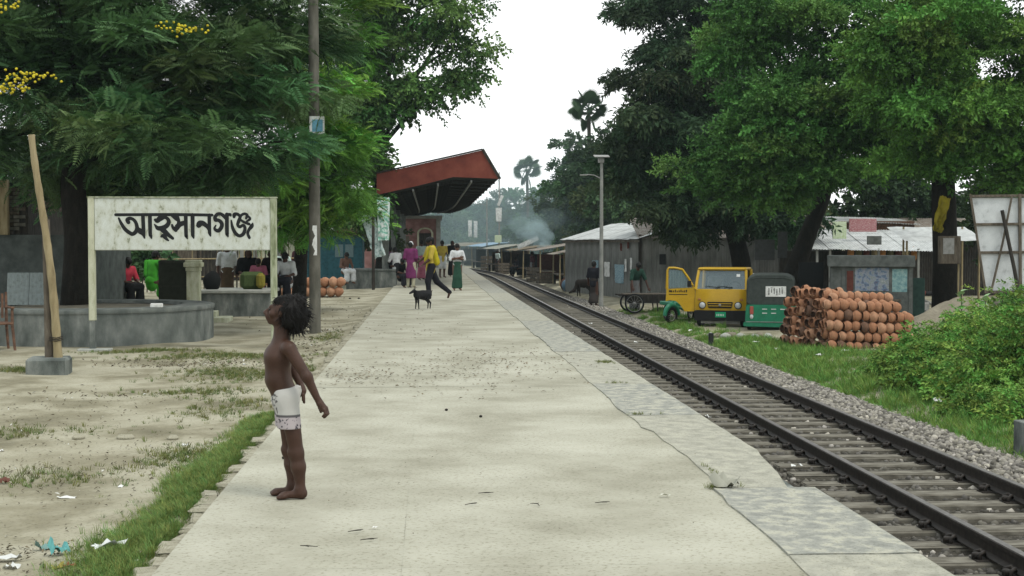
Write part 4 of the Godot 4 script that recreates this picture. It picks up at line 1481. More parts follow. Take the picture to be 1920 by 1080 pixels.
	for p in [[-0.9, 0.2, M.clay_c], [-0.9, 0.9, M.tarp_blue], [-0.8, -1.0, M.rust_cloth]]:
		var b := single("sack", sack(Vector3(0, 0.26, 0), Vector3(0.24, 0.28, 0.22)), p[2], ["brown sack slumped before the rusty roofed stall", "blue sack slumped before the rusty roofed stall", "dull red sack slumped before the rusty roofed stall"][[M.clay_c, M.tarp_blue, M.rust_cloth].find(p[2])], "sack", Vector3(7.4 + p[0] - 0.2, -0.64, -64.5 + p[1]))
	for p in [[6.0, -80.0, 0.5, "slatted wooden crate before the dark red walled stall"], [6.2, -74.5, 0.35, "low slatted crate before the low rusty roofed stall"], [4.6, -112.0, 0.75, "tall slatted crate by the blue tarpaulin stall"], [5.1, -98.0, 0.5, "slatted crate by the pale tarpaulin stall"]]:
		var o := thing("wooden_crate", p[3], "crate", Vector3(p[0], -0.64, p[1]), rr(-0.3, 0.3))
		for k in 4:
			for sgn in [-1.0, 1.0]:
				var s := Shape.new()
				s.box(Vector3(0, 0.08 + k * p[2] * 0.42, sgn * 0.4), Vector3(0.8, p[2] * 0.32, 0.02))
				part(o, "slat", s, M.wood)
				var s3 := Shape.new()
				s3.box(Vector3(sgn * 0.41, 0.08 + k * p[2] * 0.42, 0), Vector3(0.02, p[2] * 0.32, 0.78))
				part(o, "slat", s3, M.wood)

# ---------------------------------------------------------------- things in the yard and beside the platform
func make_left_yard():
	# station name board
	var sg := thing("station_sign", "weathered white station name board on two posts with black lettering", "sign", Vector3(-3.8, -0.1, -21.66))
	var b := Shape.new()
	b.bar(Vector3(-1.335, 1.54, -0.045), Vector3(1.34, 2.345, 0.045), 0.012)
	part(sg, "board", b, M.sign_board)
	for x in [-1.43, 1.34]:
		var p := Shape.new()
		p.bar(Vector3(x, 0.46, -0.06), Vector3(x + 0.095, 2.35, 0.055), 0.01)
		var po := part(sg, "post", p, M.sign_post if x > 0.0 else M.cream)
		var pb := Shape.new()
		pb.bar(Vector3(x + 0.004, -0.05, -0.056), Vector3(x + 0.091, 0.46, 0.051), 0.01)
		part(po, "post_base", pb, M.cement if x < 0.0 else M.sign_post)
	var cap := Shape.new()
	cap.bar(Vector3(-1.44, 2.347, -0.065), Vector3(1.445, 2.365, 0.06))
	part(sg, "top_edge", cap, M.sign_post)
	var ft := Shape.new()
	ft.bar(Vector3(-1.6, -0.03, -0.12), Vector3(-1.1, 0.03, 0.1), 0.012)
	part(sg, "footing", ft, M.cement_top)
	# the letters of the place name, brush strokes as x, y, width
	var letters := [
		[[[90, 178, 58], [700, 174, 58], [1400, 172, 62], [2000, 176, 58], [2405, 184, 58]]],
		[[[165, 262, 34], [230, 400, 62], [320, 535, 76], [430, 620, 78], [490, 645, 78], [560, 600, 84], [600, 520, 84], [592, 430, 72], [560, 345, 66], [500, 285, 62], [425, 265, 70], [370, 300, 84], [395, 360, 84]], [[600, 520, 90], [690, 585, 120], [745, 650, 70], [775, 735, 26]], [[742, 180, 76], [755, 520, 76], [760, 640, 66], [778, 742, 24]]],
		[[[910, 180, 80], [915, 620, 74], [930, 690, 60], [945, 745, 24]]],
		[[[1215, 190, 80], [1150, 260, 110], [1090, 320, 100], [1040, 300, 60]], [[1090, 325, 80], [1190, 280, 60], [1270, 240, 62], [1340, 280, 72], [1360, 360, 84], [1310, 445, 96], [1200, 500, 104], [1100, 500, 90], [1050, 450, 46], [1018, 410, 16]], [[1190, 520, 110], [1260, 580, 110], [1350, 665, 84], [1455, 750, 56]], [[1180, 705, 40], [1240, 690, 92], [1300, 760, 60], [1350, 802, 26]]],
		[[[1420, 190, 30], [1490, 225, 80], [1570, 280, 100], [1610, 310, 40]], [[1540, 200, 110], [1590, 290, 70], [1600, 380, 70], [1570, 470, 110], [1530, 550, 60]], [[1440, 420, 36], [1465, 490, 60], [1530, 555, 70]], [[1560, 470, 110], [1650, 400, 104], [1760, 370, 100]], [[1770, 180, 78], [1775, 640, 74], [1785, 700, 60], [1802, 748, 26]]],
		[[[1935, 180, 82], [1935, 620, 76], [1945, 690, 60], [1958, 742, 24]]],
		[[[2082, 430, 120], [2110, 390, 130], [2170, 380, 110], [2240, 420, 90], [2320, 510, 70], [2355, 660, 40]], [[2337, 184, 74], [2340, 560, 70], [2350, 640, 56], [2366, 692, 22]]],
		[[[2490, 300, 86], [2475, 235, 74], [2530, 165, 70], [2600, 150, 62], [2670, 190, 70], [2745, 260, 80]], [[2490, 305, 76], [2570, 312, 72], [2635, 385, 80], [2630, 475, 82], [2560, 560, 80], [2490, 545, 62], [2462, 500, 44], [2494, 435, 22]], [[2762, 165, 80], [2762, 600, 76], [2772, 660, 56], [2786, 705, 24]], [[2780, 175, 66], [2840, 168, 60], [2855, 200, 30]]],
		[[[2935, 225, 60], [2945, 170, 84], [3015, 160, 62], [3080, 220, 62], [3045, 330, 70], [3022, 420, 60], [3070, 470, 60], [3140, 432, 56], [3182, 450, 58], [3195, 530, 66], [3155, 640, 76], [3062, 688, 66], [2965, 620, 72], [2895, 480, 62], [2866, 315, 26]], [[3080, 225, 48], [3130, 172, 52], [3200, 150, 50], [3252, 190, 60], [3225, 262, 44]], [[3090, 295, 40], [3170, 350, 48], [3300, 402, 52]], [[3240, 335, 36], [3320, 275, 50], [3290, 220, 36]], [[3382, 385, 26], [3362, 450, 80], [3292, 540, 60], [3262, 630, 54], [3302, 732, 56]]]]
	var u := 0.000632
	var layer := 0
	for L in letters:
		var s := Shape.new()
		for st in L:
			layer += 1
			var pts := []
			for q in st:
				pts.append(Vector3(q[0], q[1], q[2]))
			pts = spline(pts, 5)
			var z := 0.0475 + 0.0003 * (layer % 7)
			var lft := []
			var rgt := []
			for i in pts.size():
				var d: Vector3 = pts[min(i + 1, pts.size() - 1)] - pts[max(i - 1, 0)]
				var nn: Vector2 = Vector2(-d.y, d.x).normalized() * (pts[i].z + 16.0) * 0.5
				lft.append(Vector3(-1.43 + (pts[i].x + nn.x + 576.0) * u, 2.345 - (pts[i].y + nn.y + 232.0) * u, z))
				rgt.append(Vector3(-1.43 + (pts[i].x - nn.x + 576.0) * u, 2.345 - (pts[i].y - nn.y + 232.0) * u, z))
			for i in pts.size() - 1:
				s.quad(lft[i], lft[i + 1], rgt[i + 1], rgt[i])
			for e in [0, pts.size() - 1]:
				var c: Vector3 = (lft[e] + rgt[e]) * 0.5
				var r: float = lft[e].distance_to(rgt[e]) * 0.5
				for k in 8:
					s.tri(c + Vector3(0, 0, 0.0001), c + Vector3(cos(TAU * k / 8.0), sin(TAU * k / 8.0), 0) * r + Vector3(0, 0, 0.0001), c + Vector3(cos(TAU * (k + 1) / 8.0), sin(TAU * (k + 1) / 8.0), 0) * r + Vector3(0, 0, 0.0001))
		part(sg, "letter", s, M.black_paint)
	# bamboo pole and rough post on a concrete block
	var bl := Shape.new()
	bl.bar(Vector3(-0.27, -0.05, -0.24), Vector3(0.24, 0.2, 0.24), 0.03)
	single("concrete_block", bl, M.cement, "mossy concrete block under the bamboo pole", "block", Vector3(-4.83, -0.1, -17.95), 0.12)
	var bp := thing("bamboo_pole", "tall dry bamboo pole standing on the concrete block", "pole", Vector3(-4.72, 0.1, -17.9))
	var bs := Shape.new()
	var bpts := []
	var brad := []
	for i in 25:
		var t := i / 24.0
		bpts.append(Vector3(-0.27 * t + 0.03 * sin(t * 5.0), 2.82 * t, 0.02 * sin(t * 7.0)))
		brad.append((0.052 - 0.014 * t) * (1.13 if i % 3 == 0 else 1.0))
	bs.tube(bpts, brad, 10)
	part(bp, "culm", bs, M.bamboo)
	var cord := Shape.new()
	for i in 3:
		cord.tube([Vector3(-0.1, 0.22 + i * 0.02, 0.03), Vector3(0.0, 0.21 + i * 0.02, 0.075), Vector3(0.07, 0.23 + i * 0.02, 0.02)], [0.006, 0.006, 0.006], 4)
	part(bp, "binding_cord", cord, M.wood_dark)
	var rp := Shape.new()
	rp.tube([Vector3(0, 0, 0), Vector3(-0.01, 0.8, 0), Vector3(-0.03, 1.75, 0.0)], [0.06, 0.055, 0.05], 9)
	single("wooden_post", rp, M.wood, "dark wooden post tied beside the bamboo pole", "post", Vector3(-4.84, 0.1, -17.95))
	# round tree seat and straight tree seat
	round_seat(Vector3(-5.9, -0.1, -24.35), 2.12, 0.6, "round grey cement seat built round the dark tree trunk")
	var w2 := thing("bench_wall", "straight grey cement bench wall behind the cream pillar", "bench", Vector3(-4.38, -0.1, -31.5))
	var s2 := Shape.new()
	s2.bar(Vector3(-0.76, -0.05, -1.6), Vector3(0.78, 0.52, 0.0), 0.015)
	part(w2, "wall", s2, M.cement)
	var t2 := Shape.new()
	t2.bar(Vector3(-0.8, 0.52, -1.64), Vector3(0.82, 0.6, 0.05), 0.015)
	part(w2, "seat_slab", t2, M.cement_top)
	var wb := Shape.new()
	wb.box(Vector3(0, 0.035, 0), Vector3(0.2, 0.07, 0.1), 0.012)
	single("white_block", wb, M.white, "small white block left on the round cement seat", "block", Vector3(-4.45, 0.5, -22.9), 0.1)
	# cream gate pillar, dark gate leaf and steps
	var gp := thing("gate_pillar", "cream gate pillar with moulded cap", "pillar", Vector3(-5.04, -0.1, -30.0))
	var g1 := Shape.new()
	g1.bar(Vector3(-0.135, -0.05, -0.135), Vector3(0.135, 1.05, 0.135), 0.012)
	part(gp, "shaft", g1, M.cream)
	var g2 := Shape.new()
	g2.bar(Vector3(-0.15, 1.05, -0.15), Vector3(0.15, 1.14, 0.15), 0.012)
	g2.bar(Vector3(-0.19, 1.14, -0.19), Vector3(0.19, 1.24, 0.19), 0.015)
	g2.bar(Vector3(-0.16, 1.24, -0.16), Vector3(0.16, 1.29, 0.16), 0.012)
	part(gp, "cap", g2, M.cream)
	var gw := thing("gate_leaf", "dark olive sheet gate leaf hung on the cream pillar", "gate", Vector3(-5.53, -0.1, -30.3))
	var g3 := Shape.new()
	g3.bar(Vector3(-0.31, 0.1, -0.02), Vector3(0.3, 1.28, 0.02), 0.006)
	part(gw, "sheet", g3, worn("dark olive paint", 0.032, 0.036, 0.025, 0.8))
	for y in [0.14, 0.7, 1.22]:
		var g4 := Shape.new()
		g4.bar(Vector3(-0.31, y, 0.021), Vector3(0.3, y + 0.04, 0.04))
		part(gw, "rail", g4, worn("olive rail paint", 0.04, 0.042, 0.03, 0.8))
	var sp := thing("steps", "low pale cement steps in front of the cream pillar", "steps", Vector3(-4.72, -0.1, -29.45))
	for i in 2:
		var s := Shape.new()
		s.bar(Vector3(-0.42, -0.05, -0.45), Vector3(0.22 + 0.3 * i, 0.22 - 0.12 * i, 0.02 + 0.3 * i - (0.0 if i == 0 else 0.005)), 0.012)
		part(sp, "step", s, M.cream)
	# brown chair at the edge of the yard
	var ch := thing("wooden_chair", "brown wooden armchair standing before the round seat", "chair", Vector3(-6.62, -0.1, -21.5), 0.5)
	for x in [-0.22, 0.22]:
		for z in [-0.2, 0.2]:
			var lg := Shape.new()
			lg.tube([Vector3(x * 1.15, 0, z * 1.15), Vector3(x, 0.42, z), Vector3(x, 0.66 if z > 0 else 0.9, z * 1.05)], [0.02, 0.024, 0.02], 7)
			part(ch, "leg", lg, M.clay_c)
		var am := Shape.new()
		am.beam(Vector3(x, 0.67, -0.24), Vector3(x, 0.67, 0.26), 0.05, 0.03, 0.006)
		part(ch, "armrest", am, M.clay_c)
	var se := Shape.new()
	se.box(Vector3(0, 0.43, 0), Vector3(0.48, 0.03, 0.46), 0.01)
	part(ch, "seat", se, M.clay_c)
	for i in 5:
		var sl := Shape.new()
		sl.bar(Vector3(-0.18 + i * 0.082, 0.5, -0.225), Vector3(-0.145 + i * 0.082, 0.88, -0.205))
		part(ch, "back_slat", sl, M.clay_c)
	# tin sheets leaning on the round seat
	for i in 2:
		var o := single("tin_sheet", corrugated(0.36, 0.56, 0.075, 0.012), worn("blue grey tin %d" % i, 0.2, 0.235, 0.235, 0.6, 1.5), ["corrugated tin sheet leaning behind the bamboo pole", "corrugated tin sheet leaning at the yard edge behind the chair"][i], "tin sheet", Vector3(-6.98 - 0.1 + 0.37 * (1 - i) - 0.1, 0.5, -24.0 + 0.02 * i), 0.05)
		o.rotation.x = -0.22
	# utility pole with a faded notice and a torn cloth
	var up := thing("utility_pole", "tall grey utility pole beside the platform edge", "pole", Vector3(-2.09, -0.12, -25.4))
	var us := Shape.new()
	us.tube([Vector3(0, 0, 0), Vector3(0.0, 3.2, 0), Vector3(-0.01, 8.4, 0)], [0.105, 0.1, 0.085], 14)
	part(up, "shaft", us, M.pole)
	var pt := Shape.new()
	for i in 6:
		var y := 1.45 + 0.09 * i
		pt.quad(Vector3(-0.02 + 0.03 * sin(i * 2.0), y, 0.106), Vector3(0.05, y, 0.1), Vector3(0.05, y + 0.09, 0.1), Vector3(-0.01 + 0.03 * sin(i * 2.0 + 2.0), y + 0.09, 0.106))
	part(up, "peeled_paint", pt, M.white)
	var nt := thing("pole_notice", "small blue and white notice tied to the utility pole", "notice", Vector3(-2.03, 3.68, -25.27))
	var fr := Shape.new()
	fr.box(Vector3.ZERO, Vector3(0.27, 0.32, 0.012), 0.003)
	part(nt, "backing", fr, M.white)
	var pn := Shape.new()
	pn.box(Vector3(0.01, -0.01, 0.008), Vector3(0.19, 0.22, 0.006))
	part(nt, "blue_print", pn, M.notice_blue)
	var tc := single("torn_cloth", cloth(0.36, 0.36, 0.08, 44.0), worn("green teal cloth", 0.04, 0.12, 0.09, 0.9), "torn dark green cloth hanging under the pole notice", "cloth", Vector3(-1.98, 3.47, -25.25), 0.0)
	tc.rotation.z = -0.55
	# slim dark post with banners at the low wall
	var sp2 := Shape.new()
	sp2.tube([Vector3(0, -0.05, 0), Vector3(0, 3.4, 0)], [0.055, 0.05], 8)
	single("iron_post", sp2, M.wood_dark, "slim dark iron post in front of the low wall", "post", Vector3(-1.97, -0.1, -48.6))
	var bn := single("banner", cloth(0.46, 1.5, 0.14, 11.0), M.banner, "green and white printed banner hanging beside the iron post", "banner", Vector3(-1.62, 3.15, -48.9), 0.2)
	var bn2 := single("banner", cloth(0.5, 1.55, 0.2, 73.0), M.banner_b, "crumpled pale banner drooping left of the iron post", "banner", Vector3(-2.2, 2.55, -49.1), -0.2)
	bn2.rotation.z = 0.3
	var lw := thing("low_wall", "low grey cement wall seat beside the platform under the shelter tree", "wall", Vector3(-2.1, -0.1, -50.5))
	var l1 := Shape.new()
	l1.bar(Vector3(-0.93, -0.05, -2.2), Vector3(0.86, 0.64, 0.0), 0.015)
	part(lw, "wall", l1, M.cement)
	var l2 := Shape.new()
	l2.bar(Vector3(-0.96, 0.64, -2.23), Vector3(0.89, 0.71, 0.03), 0.015)
	part(lw, "seat_slab", l2, M.cement)
	# teal kiosk with bundles on its roof
	var kk := thing("teal_kiosk", "teal painted kiosk behind the clay pots", "kiosk", Vector3(-3.75, -0.1, -55.0))
	var k1 := Shape.new()
	k1.bar(Vector3(-1.1, 0, -1.6), Vector3(1.1, 1.95, 0.0), 0.01)
	part(kk, "body", k1, M.teal)
	var k2 := Shape.new()
	k2.bar(Vector3(-1.2, 1.95, -1.7), Vector3(1.2, 2.02, 0.12))
	part(kk, "roof", k2, M.wood_dark)
	for x in [-1.08, -0.36, 0.36, 1.04]:
		var k3 := Shape.new()
		k3.bar(Vector3(x, 0.0, 0.0), Vector3(x + 0.05, 1.95, 0.025))
		part(kk, "batten", k3, M.teal)
	for x in [0.02, 0.42]:
		var k4 := Shape.new()
		k4.bar(Vector3(x, 1.1, 0.027), Vector3(x + 0.32, 1.6, 0.032))
		part(kk, "poster", k4, worn("faded teal poster %d" % int(x * 10), 0.16, 0.24, 0.26, 0.8, 3.0))
	var bundles := [[-0.85, M.orange_cloth, "orange cloth bundle on the teal kiosk roof"], [-0.25, M.white, "white plastic bundle on the teal kiosk roof"], [0.25, M.rust_cloth, "dark red bundle on the teal kiosk roof"], [0.75, M.thatch_bale, "olive brown bundle on the teal kiosk roof"]]
	for q in bundles:
		single("bundle", sack(Vector3(0, 0.12, 0), Vector3(0.32, 0.14, 0.25)), q[1], q[2], "bundle", Vector3(-3.75 + q[0], 1.9, -55.4))
	var ws := thing("white_hut", "pale plank hut left of the teal kiosk", "hut", Vector3(-6.0, -0.1, -56.0))
	for i in 7:
		var s := Shape.new()
		s.bar(Vector3(-1.2 + 0.33 * i, 0, -0.02), Vector3(-0.885 + 0.33 * i, 2.05, 0.02), 0.004)
		part(ws, "plank", s, M.cream if i % 3 else M.grey_plaster)
	var wr := Shape.new()
	wr.bar(Vector3(-1.3, 2.05, -1.6), Vector3(1.25, 2.12, 0.25))
	part(ws, "roof", wr, M.tin_rust)
	# stick fence across the back of the yard
	var fn := thing("stick_fence", "rough upright stick fence at the back of the yard", "fence", Vector3(-7.6, -0.1, -47.0))
	for i in 46:
		var s := Shape.new()
		var x := -3.2 + i * 0.135
		s.tube([Vector3(x, -0.05, rr(-0.03, 0.03)), Vector3(x + rr(-0.06, 0.06), rr(1.3, 2.1), rr(-0.05, 0.05))], [rr(0.018, 0.04), rr(0.012, 0.025)], 5)
		part(fn, "stick", s, [M.bamboo, M.wood, M.bark_grey][rng.randi() % 3])
	for y in [0.5, 1.1]:
		var s := Shape.new()
		s.tube([Vector3(-3.3, y, 0.05), Vector3(3.1, y + 0.05, 0.05)], [0.025, 0.025], 6)
		part(fn, "rail", s, M.bamboo)
	# bags on the bench wall
	single("bag", sack(Vector3(0, 0.2, 0), Vector3(0.2, 0.24, 0.16)), M.dark, "black bag standing on the straight bench wall", "bag", Vector3(-4.95, 0.48, -31.9))
	var bag2 := Shape.new()
	bag2.box(Vector3(0, 0.2, 0), Vector3(0.55, 0.4, 0.3), 0.08)
	single("bag", bag2, worn("green yellow bag", 0.06, 0.09, 0.03, 0.8, 2.0), "dark green and yellow shopping bag on the straight bench wall", "bag", Vector3(-4.05, 0.5, -32.0), 0.2)
	var bag3 := Shape.new()
	bag3.box(Vector3(0, 0.2, 0), Vector3(0.2, 0.34, 0.22), 0.06)
	single("bag", bag3, worn("yellow bag", 0.22, 0.19, 0.03, 0.8, 2.0), "yellow bag on the straight bench wall", "bag", Vector3(-3.84, 0.5, -31.8), 0.1)

func round_seat(at: Vector3, r: float, h: float, label: String):
	var o := thing("round_seat", label, "seat", at)
	var s := Shape.new()
	s.lathe([Vector2(r, -0.05), Vector2(r, h - 0.08)], 48)
	part(o, "wall", s, M.cement)
	var t := Shape.new()
	t.lathe([Vector2(r, h - 0.08), Vector2(r + 0.02, h - 0.075), Vector2(r + 0.02, h - 0.01), Vector2(r - 0.01, h), Vector2(r - 0.5, h), Vector2(r - 0.52, h - 0.05)], 48)
	part(o, "seat_slab", t, M.cement)
	var e := Shape.new()
	e.lathe([Vector2(r - 0.5, h - 0.06), Vector2(0.3, h - 0.02), Vector2(0.0, h - 0.01)], 24)
	part(o, "earth_fill", e, M.sand)

# ---------------------------------------------------------------- beyond the track
func lamp_post(at: Vector3, h: float, label: String, panel: bool, arm: float) -> Node3D:
	var o := thing("lamp_post", label, "lamp post", at)
	var s := Shape.new()
	s.tube([Vector3(0, -0.1, 0), Vector3(0, h * 0.5, 0), Vector3(0, h, 0)], [0.075, 0.065, 0.05], 10)
	part(o, "pole", s, M.grey_plaster)
	if panel:
		var p := Shape.new()
		p.box(Vector3(0, h + 0.03, 0), Vector3(0.52, 0.03, 0.42), 0.006, Basis(Vector3.RIGHT, 0.2))
		part(o, "solar_panel", p, M.steel)
		var b := Shape.new()
		b.box(Vector3(-0.02, h - 0.12, 0.03), Vector3(0.2, 0.16, 0.12), 0.01)
		part(o, "battery_box", b, M.steel)
	var a := Shape.new()
	a.tube([Vector3(0, h - 0.75, 0), Vector3(-arm * 0.5, h - 0.62, 0), Vector3(-arm, h - 0.6, 0)], [0.022, 0.02, 0.02], 6)
	part(o, "arm", a, M.steel)
	var l := Shape.new()
	l.box(Vector3(-arm - 0.12, h - 0.62, 0), Vector3(0.26, 0.05, 0.11), 0.015)
	part(o, "lamp_head", l, M.grey_plaster)
	return o

func make_right_side():
	lamp_post(Vector3(5.86, -0.66, -47.2), 5.15, "grey lamp post with flat solar panel before the tin shed", true, 0.5)
	lamp_post(Vector3(4.85, -0.62, -118.0), 6.1, "slim pale lamp post by the blue tarpaulin stall", false, 0.55)
	var lp := lamp_post(Vector3(5.6, -0.62, -112.0), 7.9, "slender tall post hung with white cloths and a board", false, 0.3)
	var wc := single("white_cloth", cloth(0.5, 1.1, 0.15, 31.0), M.white, "long white cloth tied to the slender tall post", "cloth", Vector3(5.55, 4.4, -111.8))
	var wc2 := single("white_cloth", cloth(0.25, 0.9, 0.1, 67.0), M.white, "narrow white cloth streaming above on the slender tall post", "cloth", Vector3(5.85, 5.4, -111.8))
	wc2.rotation.z = -0.4
	var bd := Shape.new()
	bd.box(Vector3.ZERO, Vector3(0.55, 0.6, 0.04), 0.01)
	single("pale_board", bd, M.sign_green, "square pale green board low on the slender tall post", "board", Vector3(5.5, 1.9, -111.8))
	for p in [[4.15, -126.0, 0.9], [3.7, -128.0, 1.2]]:
		single("white_cloth", cloth(0.35, 1.5, 0.2, p[0] * 40.0), M.white, "white cloth hung out above the far thatched stall", "cloth", Vector3(p[0], 3.3 + p[2] * 0.3, p[1]), 0.0, "white cloths over the far stalls")
	# marker stub, rubble and trackside block
	var mk := Shape.new()
	mk.bar(Vector3(-0.05, -0.1, -0.05), Vector3(0.05, 0.26, 0.05), 0.01)
	single("marker_stub", mk, M.charcoal, "short dark marker stub at the gravel edge before the yellow truck", "marker", Vector3(6.1, -0.66, -29.8))
	for i in 9:
		var s := Shape.new()
		s.ball(Vector3.ZERO, Vector3(rr(0.1, 0.2), rr(0.06, 0.1), 0.1), 7, 5)
		for q in s.v.size():
			s.v[q] *= 1.0 + 0.5 * lay.get_noise_3d(s.v[q].x * 130.0 + i * 50.0, s.v[q].y * 130.0, s.v[q].z * 130.0)
		single("rubble_stone", s, M.sand if i % 2 else M.cement_top, "pale rubble stone in front of the yellow truck", "stone", Vector3(6.5 + i * 0.16, -0.6, -31.6 + rr(-0.25, 0.2)), rr(0, 3), "rubble stones before the truck")
	var tb := thing("trackside_block", "dark concrete trackside block with a hole at the grass edge", "block", Vector3(6.34, -0.72, -14.2), 0.1)
	var t1 := Shape.new()
	t1.bar(Vector3(-0.16, 0, -0.12), Vector3(-0.05, 0.4, 0.12), 0.01)
	t1.bar(Vector3(0.05, 0, -0.12), Vector3(0.16, 0.4, 0.12), 0.01)
	t1.bar(Vector3(-0.05, 0.0, -0.12), Vector3(0.05, 0.14, 0.12))
	t1.bar(Vector3(-0.05, 0.28, -0.12), Vector3(0.05, 0.4, 0.12))
	part(tb, "casting", t1, M.cement)
	var t2 := Shape.new()
	t2.bar(Vector3(-0.05, 0.14, -0.06), Vector3(0.05, 0.28, -0.03))
	part(tb, "recess_back", t2, M.cement)
	# heap of sand
	var mound := Shape.new()
	mound.sheet(40, 34, func(i, k):
		var u: float = i / 20.0 - 1.0
		var w: float = k / 17.0 - 1.0
		var r: float = sqrt(u * u + w * w)
		var x: float = 11.0 + u * 2.6
		var z: float = -28.2 - w * 2.1
		return Vector3(x, ground_y(x, z) - 0.08 + 1.12 * pow(max(0.0, 1.0 - r), 1.15) + 0.08 * lay.get_noise_2d(x * 40.0, z * 40.0), z), true)
	single("sand_heap", mound, M.sand, "heap of grey brown sand between the weeds and the hoarding", "sand heap")
	# hoarding seen from behind: white panels on timber bracing
	var hb := thing("hoarding", "back of a white hoarding propped up on rough timber bracing", "hoarding", Vector3(11.65, 0.5, -29.0), -0.1)
	var cells := [[0.0, 0.0, 0.12, 0.78, 0.62], [0.0, 0.78, 0.04, 1.22, 0.62], [0.0, 1.22, 0.0, 2.0, 0.62]]
	for col in 3:
		for r in 3:
			var y0: float = [0.04, 0.86, 1.46][r]
			var y1: float = [0.84, 1.44, 2.02][r]
			var x0: float = lerpf(0.22, -0.13, y0 / 2.0) if col == 0 else 0.95 * col
			var x1: float = 0.95 * (col + 1) - 0.01
			var xt: float = lerpf(0.22, -0.13, y1 / 2.0) if col == 0 else x0
			var s := Shape.new()
			s.prism(PackedVector2Array([Vector2(x0, y0), Vector2(x1, y0), Vector2(x1, y1), Vector2(xt, y1)]), -0.02, 0.0)
			part(hb, "panel", s, M.board_white)
	for y in [0.0, 0.85, 1.45, 2.05]:
		var s := Shape.new()
		s.beam(Vector3(lerpf(0.2, -0.15, y / 2.0), y, 0.03), Vector3(2.9, y + 0.03, 0.03), 0.06, 0.055, 0.006)
		part(hb, "cross_rail", s, M.wood)
	for x in [0.93, 1.9]:
		var s := Shape.new()
		s.beam(Vector3(x, -0.03, 0.05), Vector3(x - 0.04, 2.1, 0.05), 0.06, 0.04)
		part(hb, "upright", s, M.wood)
	var e := Shape.new()
	e.beam(Vector3(0.2, -0.02, 0.05), Vector3(-0.15, 2.1, 0.05), 0.04, 0.04)
	part(hb, "upright", e, M.wood)
	for q in [[Vector3(0.3, 0.02, 0.09), Vector3(0.72, 2.05, 0.07), 0.05], [Vector3(0.95, -0.75, 0.3), Vector3(0.5, 1.75, 0.12), 0.085], [Vector3(1.25, 0.02, 0.09), Vector3(1.7, 2.05, 0.07), 0.05]]:
		var s := Shape.new()
		s.tube([q[0], (q[0] + q[1]) * 0.5 + Vector3(0.015, 0, 0.01), q[1]], [q[2] * 0.5, q[2] * 0.48, q[2] * 0.45], 7)
		part(hb, "brace", s, M.wood_dark if q[2] > 0.06 else M.wood)
	for x in [0.6, 1.9, 2.8]:
		var s := Shape.new()
		s.tube([Vector3(x, -1.1, -0.06), Vector3(x, 0.1, -0.05)], [0.05, 0.05], 7)
		part(hb, "leg", s, M.wood_dark)
	# small kiosk with posters behind the pots
	var kk := thing("poster_kiosk", "grey kiosk pasted with faded posters behind the clay pots", "kiosk", Vector3(11.0, -0.64, -34.0), -0.27)
	var k1 := Shape.new()
	k1.bar(Vector3(-1.0, 0, -1.5), Vector3(1.0, 1.6, 0.0), 0.01)
	part(kk, "body", k1, M.kiosk_grey)
	var k2 := Shape.new()
	k2.bar(Vector3(-1.06, 1.6, -1.58), Vector3(1.04, 1.88, 0.14), 0.012)
	part(kk, "roof_slab", k2, M.kiosk_grey)
	for x in [-0.98, -0.72, 0.9]:
		var s := Shape.new()
		s.bar(Vector3(x, 0.0, 0.0), Vector3(x + 0.08, 1.6, 0.03))
		part(kk, "batten", s, M.kiosk_grey)
	for q in [[-0.4, 0.42, 1.0, 1.58, "poster", M.poster_cows], [0.5, 0.86, 0.98, 1.55, "poster", M.poster_teal], [-0.6, -0.44, 1.0, 1.5, "poster", M.rust_cloth]]:
		var s := Shape.new()
		s.bar(Vector3(q[0], q[2], 0.002), Vector3(q[1], q[3], 0.008))
		part(kk, q[4], s, q[5])
	for i in 7:
		var s := Shape.new()
		s.lathe([Vector2(0.0, 0), Vector2(0.045, 0.0), Vector2(0.045, 0.11), Vector2(0.02, 0.15), Vector2(0.02, 0.18), Vector2(0, 0.18)], 8)
		var b := single("bottle", s, [M.tin, M.teal, M.bamboo][i % 3], "small bottle on the ledge below the kiosk posters", "bottle", Vector3(10.5 + i * 0.13, 0.16, -33.99 + i * 0.035), 0.0, "bottles on the kiosk ledge")
	var lg := Shape.new()
	lg.bar(Vector3(-0.8, 0.76, 0.0), Vector3(0.7, 0.8, 0.26))
	part(kk, "ledge", lg, M.wood)
	var bb := Shape.new()
	bb.bar(Vector3(-0.3, 0, -0.03), Vector3(0.34, 1.7, 0.03), 0.005)
	single("black_board", bb, M.dark, "plain black board standing left of the grey kiosk", "board", Vector3(9.78, -0.64, -35.2))
	var gc := thing("green_cabinet", "dark green metal cabinet at the kiosk corner", "cabinet", Vector3(12.15, -0.64, -33.9))
	var c1 := Shape.new()
	c1.bar(Vector3(-0.16, 0.25, -0.3), Vector3(0.18, 1.32, 0.0), 0.012)
	part(gc, "box", c1, M.green_dark)
	for x in [-0.13, 0.13]:
		var s := Shape.new()
		s.bar(Vector3(x - 0.02, -0.05, -0.28), Vector3(x + 0.02, 0.25, -0.02))
		part(gc, "leg", s, M.wood_dark)
